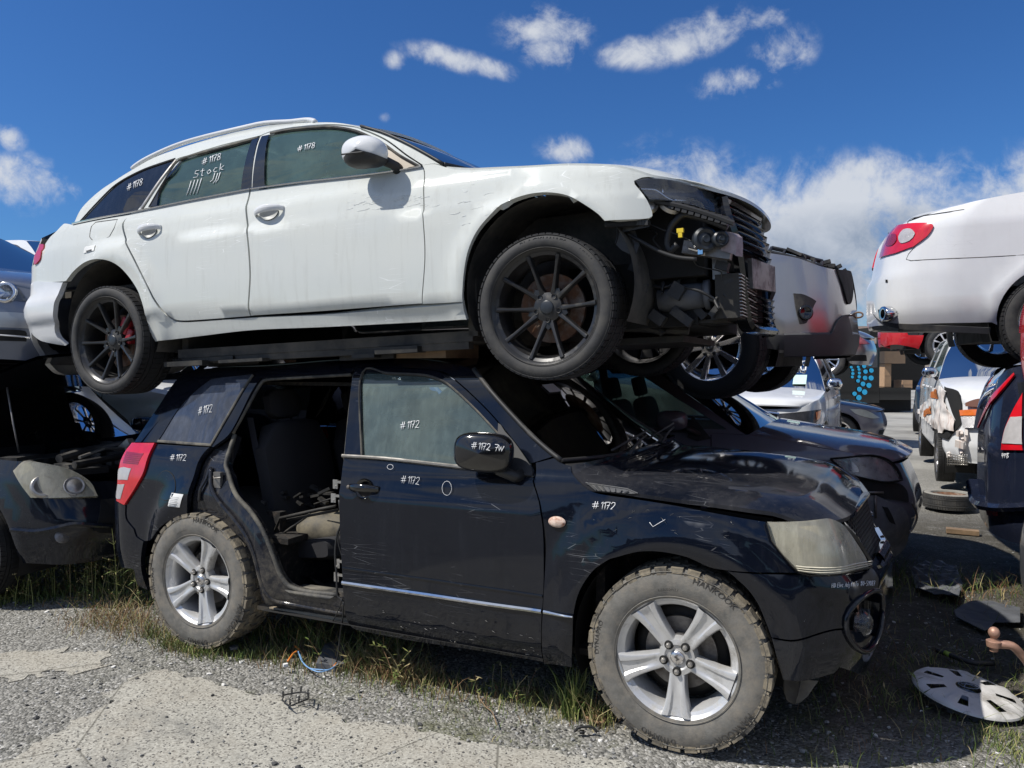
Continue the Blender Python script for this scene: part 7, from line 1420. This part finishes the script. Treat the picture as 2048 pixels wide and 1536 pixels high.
for k in range(26):
    u = random.uniform(640, 1120); v = 1330+(u-640)*.19+random.uniform(-14, 18); p = gp(u, v); hh = random.uniform(.08, .2)
    if k % 3 == 0: u = random.uniform(1560, 2040); v = random.uniform(1250, 1470); p = gp(u, v)
    a = random.uniform(0, 2*pi); st_ = [p+np.array([cos(a)*hh*.5*t*t, sin(a)*hh*.5*t*t, hh*t-.01]) for t in np.linspace(0, 1, 5)]; mb.tube(st_, .0013, 4, mi=random.choice((1, 2, 3)))
    for j in range(9):
        q = st_[random.randint(1, 4)]; a = random.uniform(0, 2*pi); L = random.uniform(.02, .06); dr2 = np.array([cos(a), sin(a), random.uniform(0, .6)]); sd = np.array([-sin(a), cos(a), 0])*.004; mb.add([q, q+dr2*L*.45+sd, q+dr2*L*.45-sd, q+dr2*L], [(0, 2, 1), (1, 2, 3)], mi=random.choice((0, 1, 2)))
tag(mb.build('broadleaf_weeds', GR, smooth=False), 'small leafy weeds along the sill of the black SUV', 'weeds', kind='stuff')
# ------------------------------------------------------------------ litter on the ground
c = gp(1935, 1402); c[2] = .045; wc_ = thing('wheel_cover', 'grey plastic wheel cover with blue centre lying face up on the gravel', 'wheel cover', Matrix.Translation(c) @ Matrix.Rotation(.10, 4, 'Y') @ Matrix.Rotation(.10, 4, 'X'))
mb = MB(); rad = [.052, .065, .085, .11, .135, .16, .19, .215, .228, .232]; zz_ = [.020, .022, .022, .020, .017, .014, .010, .004, -.002, -.010]; n = 84; vs = [[(r*cos(2*pi*k/n), r*sin(2*pi*k/n), z+(.006 if 4 <= i <= 7 and (k % 12) in (2, 3, 4) else 0)) for k in range(n)] for i, (r, z) in enumerate(zip(rad, zz_))]
base = mb.add([p for r in vs for p in r], [])
for i in range(len(rad)-1):
    for k in range(n):
        if i in (3, 4, 5) and (k % 12) in (5, 6, 7): continue
        mb.f.append((base+i*n+k, base+(i+1)*n+k, base+(i+1)*n+(k+1) % n, base+i*n+(k+1) % n)); mb.m.append(0)
mb.build('disc', plain('grey_cover_plastic', (.60, .59, .57), .42, .1, .12, 6, dirt=(.2, .18, .15), damt=.2), wc_, angle=25)
mb = MB(); mb.lathe([(0, -.026), (.045, -.025), (.062, -.021), (.064, -.016)], 30, Matrix.Rotation(pi/2, 4, 'X') @ Matrix.Scale(1, 4)); o = mb.build('centre_cap', plain('faded_blue_cap', (.25, .32, .42), .5, 0, .2, 30), wc_); o.rotation_euler = (pi, 0, 0) if False else (0, 0, 0)
mb = MB(); mb.tube([(.045*cos(t), .03*sin(t), .030) for t in np.linspace(0, 2*pi, 24)], .002, 4); mb.tube([(-.03, -.015, .030), (0, .02, .030), (.03, -.015, .030)], .002, 4); mb.tube([(-.03, .01, .030), (.03, .01, .030)], .002, 4); mb.build('emblem', plain('grey_blue_emblem', (.2, .25, .33), .4), wc_)
mb = MB()
for k in range(26): a = 2*pi*k/26; mb.box((.205*cos(a), .205*sin(a), -.022), (.02, .006, .04), Matrix.Rotation(a+pi/2, 3, 'Z'))
mb.tube([(.205*cos(t), .205*sin(t), -.030) for t in np.linspace(0, 2*pi, 40)], .003, 4); mb.build('clip_ring', M_['trim_grey'], wc_, smooth=False)
def gpz(u, v, z): p = gp(u, v, z); return p
o = MB(); o.tube(smoothpts([gpz(*p, .02) for p in ((1872, 1300), (1895, 1308), (1925, 1320), (1960, 1327), (1988, 1327))]), .013, 10); hs2 = o.build('rubber_hose', M_['plastic'], None); tag(hs2, 'short black rubber hose with a green band on the shaded gravel', 'hose'); o = MB(); A_ = gpz(1890, 1306, .021); B_ = gpz(1900, 1310, .021); o.tube([A_, B_], .0145, 10); o.build('green_band', plain('lime_band', (.25, .35, .05), .5), hs2)
def tray(name, label, pts, amp):
    Q_ = np.array([gp(u, v)[:2] for u, v in pts]); t = np.linspace(0, len(Q_), len(Q_)*4, endpoint=False); Q3 = np.stack([np.interp(t, range(len(Q_)+1), np.append(Q_[:, i], Q_[0, i])) for i in (0, 1)], 1); vs, fs = tri(Q3, [], .02)
    cx0, cy0 = vs.mean(0); z = .035+amp*np.sin((vs[:, 0]-cx0)*55)*.5*(np.abs(np.sin(vs[:, 1]*22)) > .35)+.02*np.sin(vs[:, 0]*6)*np.cos(vs[:, 1]*7); b = MB(); b.add([(p[0], p[1], q) for p, q in zip(vs, z)], [tuple(int(i) for i in f) for f in fs]); o = b.build(name, M_['pad'], None, smooth=False); m_ = o.modifiers.new('s', 'SOLIDIFY'); m_.thickness = .004; return tag(o, label, 'undertray')
tray('engine_undertray', 'ribbed black engine undertray lying by the broken bumper', [(1822, 1150), (1840, 1132), (1885, 1128), (1912, 1135), (1925, 1180), (1915, 1212), (1880, 1200), (1835, 1188)], .03)
tray('splash_guard', 'flat torn splash guard beside the tow bar', [(1908, 1232), (1940, 1218), (1985, 1214), (2040, 1225), (2040, 1252), (1990, 1250), (1970, 1270), (1940, 1255), (1912, 1242)], .006)
c = gp(1898, 1018); tt = thing('loose_tyre', 'old tyre on a rusty rim lying flat on sunlit gravel', 'tyre', Matrix.Translation((c[0], c[1], .11)) @ Matrix.Rotation(pi/2, 4, 'X')); wheel_parts = tyre(tt, .26, .17, .16, 'road', (plain('sunbleached_rubber', (.24, .23, .20), .9, 0, .2, 10), M_['rubber'], M_['letters'])); tt.matrix_world = Matrix.Translation((c[0], c[1], .10)) @ Matrix.Rotation(-pi/2, 4, 'X')
mb = MB(); mb.lathe([(0, -.03), (.06, -.03), (.08, -.05), (.14, -.02), (.16, -.05), (.17, -.06)], 40); mb.build('rim', M_['rust'], tt, angle=30)
mb = MB(); A_ = gp(1892, 1064); B_ = gp(1958, 1070); L = np.linalg.norm(B_-A_); mb.box((0, 0, 0), (L, .10, .04)); o = mb.build('plank', M_['wood'], None, smooth=False); o.location = (A_+B_)/2+[0, 0, .02]; o.rotation_euler = (0, 0, math.atan2(B_[1]-A_[1], B_[0]-A_[0])); tag(o, 'short pale plank lying near the dark wagon bumper', 'plank')
mb = MB()
for z, k in ((.012, 0), (.035, 1)): mb.tube([gpz(u, v, z) for u, v in ((564, 1400), (568, 1390), (600, 1384), (618, 1386), (616, 1398), (580, 1412), (564, 1400))], .004, 5)
for u, v in ((566, 1394), (584, 1386), (602, 1384), (616, 1392), (598, 1404), (580, 1410)): p = gpz(u, v, .0); mb.tube([p, p+[0, 0, .028]], .004, 5)
o = mb.build('plastic_bracket', M_['plastic'], None); tag(o, 'small black skeletal plastic bracket on the concrete edge', 'bracket')
mb = MB(); q = [(632, 1334), (650, 1305), (672, 1299), (690, 1308), (692, 1334), (670, 1338)]; top_ = [gpz(u, v, 0)+np.array([0, 0, .02+.03*(i in (1, 2, 3))]) for i, (u, v) in enumerate(q)]; bot = [p-np.array([0, 0, .05]) for p in top_]; cc_ = np.mean(top_, 0)+[0, 0, .012]
mb.add(top_+bot+[cc_], [(i, (i+1) % 6, 12) for i in range(6)]+[(i, i+6, (i+1) % 6+6, (i+1) % 6) for i in range(6)]); o = mb.build('rubber_flap', M_['pad'], None, smooth=False); tag(o, 'dark ribbed rubber flap half buried in grass below the door sill', 'rubber flap')
wi = thing('wiring_scrap', 'tangle of blue and orange wires with a white plug on the grass', 'wires', Matrix.Identity(4))
for nm, mt, pts, r in (('blue_wire', 'bluew', ((596, 1302), (606, 1325), (625, 1338), (655, 1340), (676, 1328)), .0035), ('blue_wire', 'bluew', ((598, 1306), (612, 1332), (640, 1344), (668, 1336)), .003), ('orange_wire', 'orangew', ((668, 1332), (676, 1322), (683, 1312)), .005), ('orange_wire', 'orangew', ((590, 1292), (598, 1300), (586, 1308), (576, 1322)), .006), ('black_wire', 'plastic', ((676, 1270), (680, 1295), (684, 1315), (676, 1330)), .004)):
    mb = MB(); mb.tube(smoothpts([gpz(u, v, .02 if v > 1280 else .12) for u, v in pts]), r, 6); mb.build(nm, M_[mt], wi)
mb = MB(); mb.box(gpz(571, 1330, .02), (.022, .018, .014), Matrix.Rotation(.5, 3, 'Z')); mb.build('plug', M_['sticker'], wi, smooth=False)
mb = MB(); mb.tube(smoothpts([gpz(u, v, .01+.02*(i in (1, 2))) for i, (u, v) in enumerate(((1150, 1462), (1160, 1454), (1180, 1453), (1195, 1464)))]), .006, 6); mb.box(gpz(1164, 1464, .008), (.02, .015, .012)); o = mb.build('broken_clip', M_['plastic'], None); tag(o, 'black curved plastic fragment in front of the front wheel', 'plastic fragment')
mb = MB(); q = [gpz(u, v, .008) for u, v in ((1172, 1436), (1190, 1424), (1215, 1430), (1208, 1448), (1185, 1446))]; q2 = [p+[0, 0, .006] for p in q]; mb.add(q+q2, [(4, 3, 2, 1, 0), (5, 6, 7, 8, 9)]+[(i, (i+1) % 5, (i+1) % 5+5, i+5) for i in range(5)]); o = mb.build('bark_chip', M_['card'], None, smooth=False); tag(o, 'brown broken chip of board beside the front tyre', 'chip')
mb = MB(); mb.tube(smoothpts([gpz(u, v, .01) for u, v in ((960, 1398), (972, 1414), (984, 1424), (994, 1450))]), .003, 5); mb.tube([gpz(972, 1414, .01), gpz(985, 1412, .014)], .002, 4); o = mb.build('twig', M_['wood'], None); tag(o, 'thin pale twig lying on the gravel strip', 'twig')
mb = MB(); mb.box(gpz(468, 1295, .012), (.045, .03, .018), Matrix.Rotation(.4, 3, 'Z')); mb.box(gpz(468, 1296, .03), (.03, .02, .012), Matrix.Rotation(.7, 3, 'Z')); o = mb.build('dark_lump', M_['pad'], None, smooth=False); tag(o, 'dark broken lump on the moss near the rear wheel', 'lump')
mb = MB(); c = gp(1058, 1386); g = []
for i in range(7):
    t = i/6; g.append([(c[0]+.07*t*cos(a)+random.uniform(-.006, .006), c[1]+.045*t*sin(a), c[2]-.012+.045*(1-t*t)+random.uniform(-.005, .005)) for a in np.linspace(0, 2*pi, 19)])
for r in g: r[-1] = r[0]
mb.grid(g); o = mb.build('dirt_mound', plain('brown_earth', (.10, .06, .035), .95, 0, .4, 30, bump=.6), None, smooth=False); tag(o, 'small mound of brown earth at the edge of the shade', 'earth')
SUND = (.57, .17, -.80); EXPO = 0.35
# ------------------------------------------------------------------ light and sky
SUN_AZ, SUN_EL = None, None
def sun_setup(dv, strength=4.2):
    d = V(dv).normalized(); el = math.asin(-d.z); az = math.atan2(-d.x, -d.y)   # direction towards the sun, clockwise from +Y
    l = bpy.data.lights.new('sun', 'SUN'); l.energy = strength; l.angle = R(.53); l.color = (1, .955, .88)
    o = bpy.data.objects.new('sun', l); COL.objects.link(o); o.rotation_euler = d.to_track_quat('-Z', 'Y').to_euler(); o.location = (-5, -5, 12)
    return el, az
el, az = sun_setup(SUND)
w = bpy.data.worlds.new('World'); SC.world = w; w.use_nodes = True; nt = w.node_tree; W = NT(w); bg = nt.nodes['Background']
sky = nt.nodes.new('ShaderNodeTexSky'); sky.sky_type = 'NISHITA'; sky.sun_disc = False; sky.sun_elevation = el; sky.sun_rotation = az; sky.air_density = 1.0; sky.dust_density = .6; sky.ozone_density = 2.2; sky.altitude = 0
# clouds, placed by compass direction: (azimuth tangent, elevation tangent, half width, half height, tilt, density)
def az_el(u, v): o, d = ray(u, v); return d[0]/d[1], d[2]/d[1]
tc = nt.nodes.new('ShaderNodeTexCoord'); sp = nt.nodes.new('ShaderNodeSeparateXYZ'); nt.links.new(tc.outputs['Generated'], sp.inputs[0])
yy = W.math('MAXIMUM', W.math('ABSOLUTE', sp.outputs[1]), .05); px_ = W.math('DIVIDE', sp.outputs[0], yy); pz_ = W.math('DIVIDE', sp.outputs[2], yy)
cb_ = nt.nodes.new('ShaderNodeCombineXYZ'); nt.links.new(px_, cb_.inputs[0]); nt.links.new(pz_, cb_.inputs[1]); nt.links.new(W.math('MULTIPLY', sp.outputs[1], .3), cb_.inputs[2])
n1 = W.noise(cb_.outputs[0], 8, 12, .62, .5); n2 = W.noise(cb_.outputs[0], 24, 10, .65, .3); n3 = W.noise(cb_.outputs[0], 2.2, 5, .55)
CL = [(900, 118, 95, 26, .22, .8), (985, 138, 60, 22, .2, .75), (1092, 62, 95, 50, .0, .9), (1100, 100, 70, 42, 0, .9), (1270, 105, 85, 32, -.1, .8), (1400, 70, 130, 42, -.35, .85), (1530, 35, 60, 30, -.2, .7), (1560, 105, 75, 55, -.5, .8), (1480, 165, 95, 36, -.2, .8), (1130, 300, 60, 32, .1, .75), (790, 120, 32, 24, 0, .5), (770, 235, 16, 14, 0, .4),
      (20, 275, 40, 30, .6, .6), (30, 365, 105, 55, .1, .95), (135, 382, 40, 30, 0, .6), (60, 400, 60, 22, 0, .6),
      (1440, 420, 190, 95, .35, 1.25), (1620, 470, 230, 120, .2, 1.4), (1780, 420, 230, 95, -.05, 1.35), (1560, 560, 280, 100, 0, 1.3), (1900, 440, 260, 90, 0, 1.2), (1750, 350, 110, 42, -.1, .9), (2150, 430, 300, 110, 0, 1.2), (1700, 640, 120, 30, 0, .45), (1280, 350, 60, 20, .3, .6)]
tot = None; low = None
for (u, v, a, b, t, den) in CL:
    x0, z0_ = az_el(u, v); a /= F; b /= F
    dx = W.math('SUBTRACT', px_, x0); dz = W.math('SUBTRACT', pz_, z0_); ct, st_ = cos(-t), sin(-t)
    rx = W.math('ADD', W.math('MULTIPLY', dx, ct/a), W.math('MULTIPLY', dz, st_/a)); rz_ = W.math('ADD', W.math('MULTIPLY', dx, -st_/b), W.math('MULTIPLY', dz, ct/b))
    r2 = W.math('ADD', W.math('MULTIPLY', rx, rx), W.math('MULTIPLY', rz_, rz_)); g = W.math('MULTIPLY', W.math('POWER', 2.718, W.math('MULTIPLY', r2, -.9)), den)
    tot = g if tot is None else W.math('MAXIMUM', tot, g)
    sh = W.math('MULTIPLY', g, W.ramp(rz_, .3, -.9, 0, 1)) if a > .11 else None
    if sh is not None: low = sh if low is None else W.math('MAXIMUM', low, sh)
# unseen cloud behind the camera, added and thickened for fill light and reflections
back = W.math('MULTIPLY', W.math('LESS_THAN', sp.outputs[1], .0), W.math('MULTIPLY', W.ramp(n3, .40, .56), W.ramp(sp.outputs[2], .02, .25)))
dn = W.math('ADD', W.math('MULTIPLY', W.math('SUBTRACT', n1, .5), 2.3), W.math('MULTIPLY', W.math('SUBTRACT', n2, .5), 1.5))
m = W.math('ADD', tot, W.math('MULTIPLY', dn, W.ramp(tot, .05, .5)))
mask = W.ramp(m, .24, 1.15); nt.nodes[mask.node.name].interpolation_type = 'SMOOTHSTEP'; mask = W.math('MAXIMUM', W.math('MULTIPLY', mask, .93), W.math('MULTIPLY', back, .8))
shade = W.math('MULTIPLY', low, W.ramp(n2, .70, .30, .55, 1.15)); shade = W.ramp(shade, .05, .75)
ccol = W.mix(shade, (6.6, 6.9, 7.4), (2.6, 3.2, 4.2))
hs = nt.nodes.new('ShaderNodeHueSaturation'); nt.links.new(sky.outputs[0], hs.inputs['Color']); hs.inputs['Saturation'].default_value = 1.12; hs.inputs['Value'].default_value = 1.0
mx = nt.nodes.new('ShaderNodeMix'); mx.data_type = 'RGBA'; mx.blend_type = 'MULTIPLY'; mx.inputs[0].default_value = 1; nt.links.new(hs.outputs[0], mx.inputs[6]); mx.inputs[7].default_value = (.37, .66, 1.03, 1)
nt.links.new(W.mix(mask, mx.outputs[2], ccol), bg.inputs[0]); bg.inputs[1].default_value = .08
SC.view_settings.view_transform = 'Standard'; SC.view_settings.look = 'None'; SC.view_settings.exposure = EXPO; SC.view_settings.gamma = 1
SC.cycles.max_bounces = 10; SC.cycles.transparent_max_bounces = 24; SC.cycles.glossy_bounces = 5; SC.cycles.diffuse_bounces = 3; SC.cycles.caustics_reflective = False; SC.cycles.caustics_refractive = False; SC.cycles.use_denoising = True
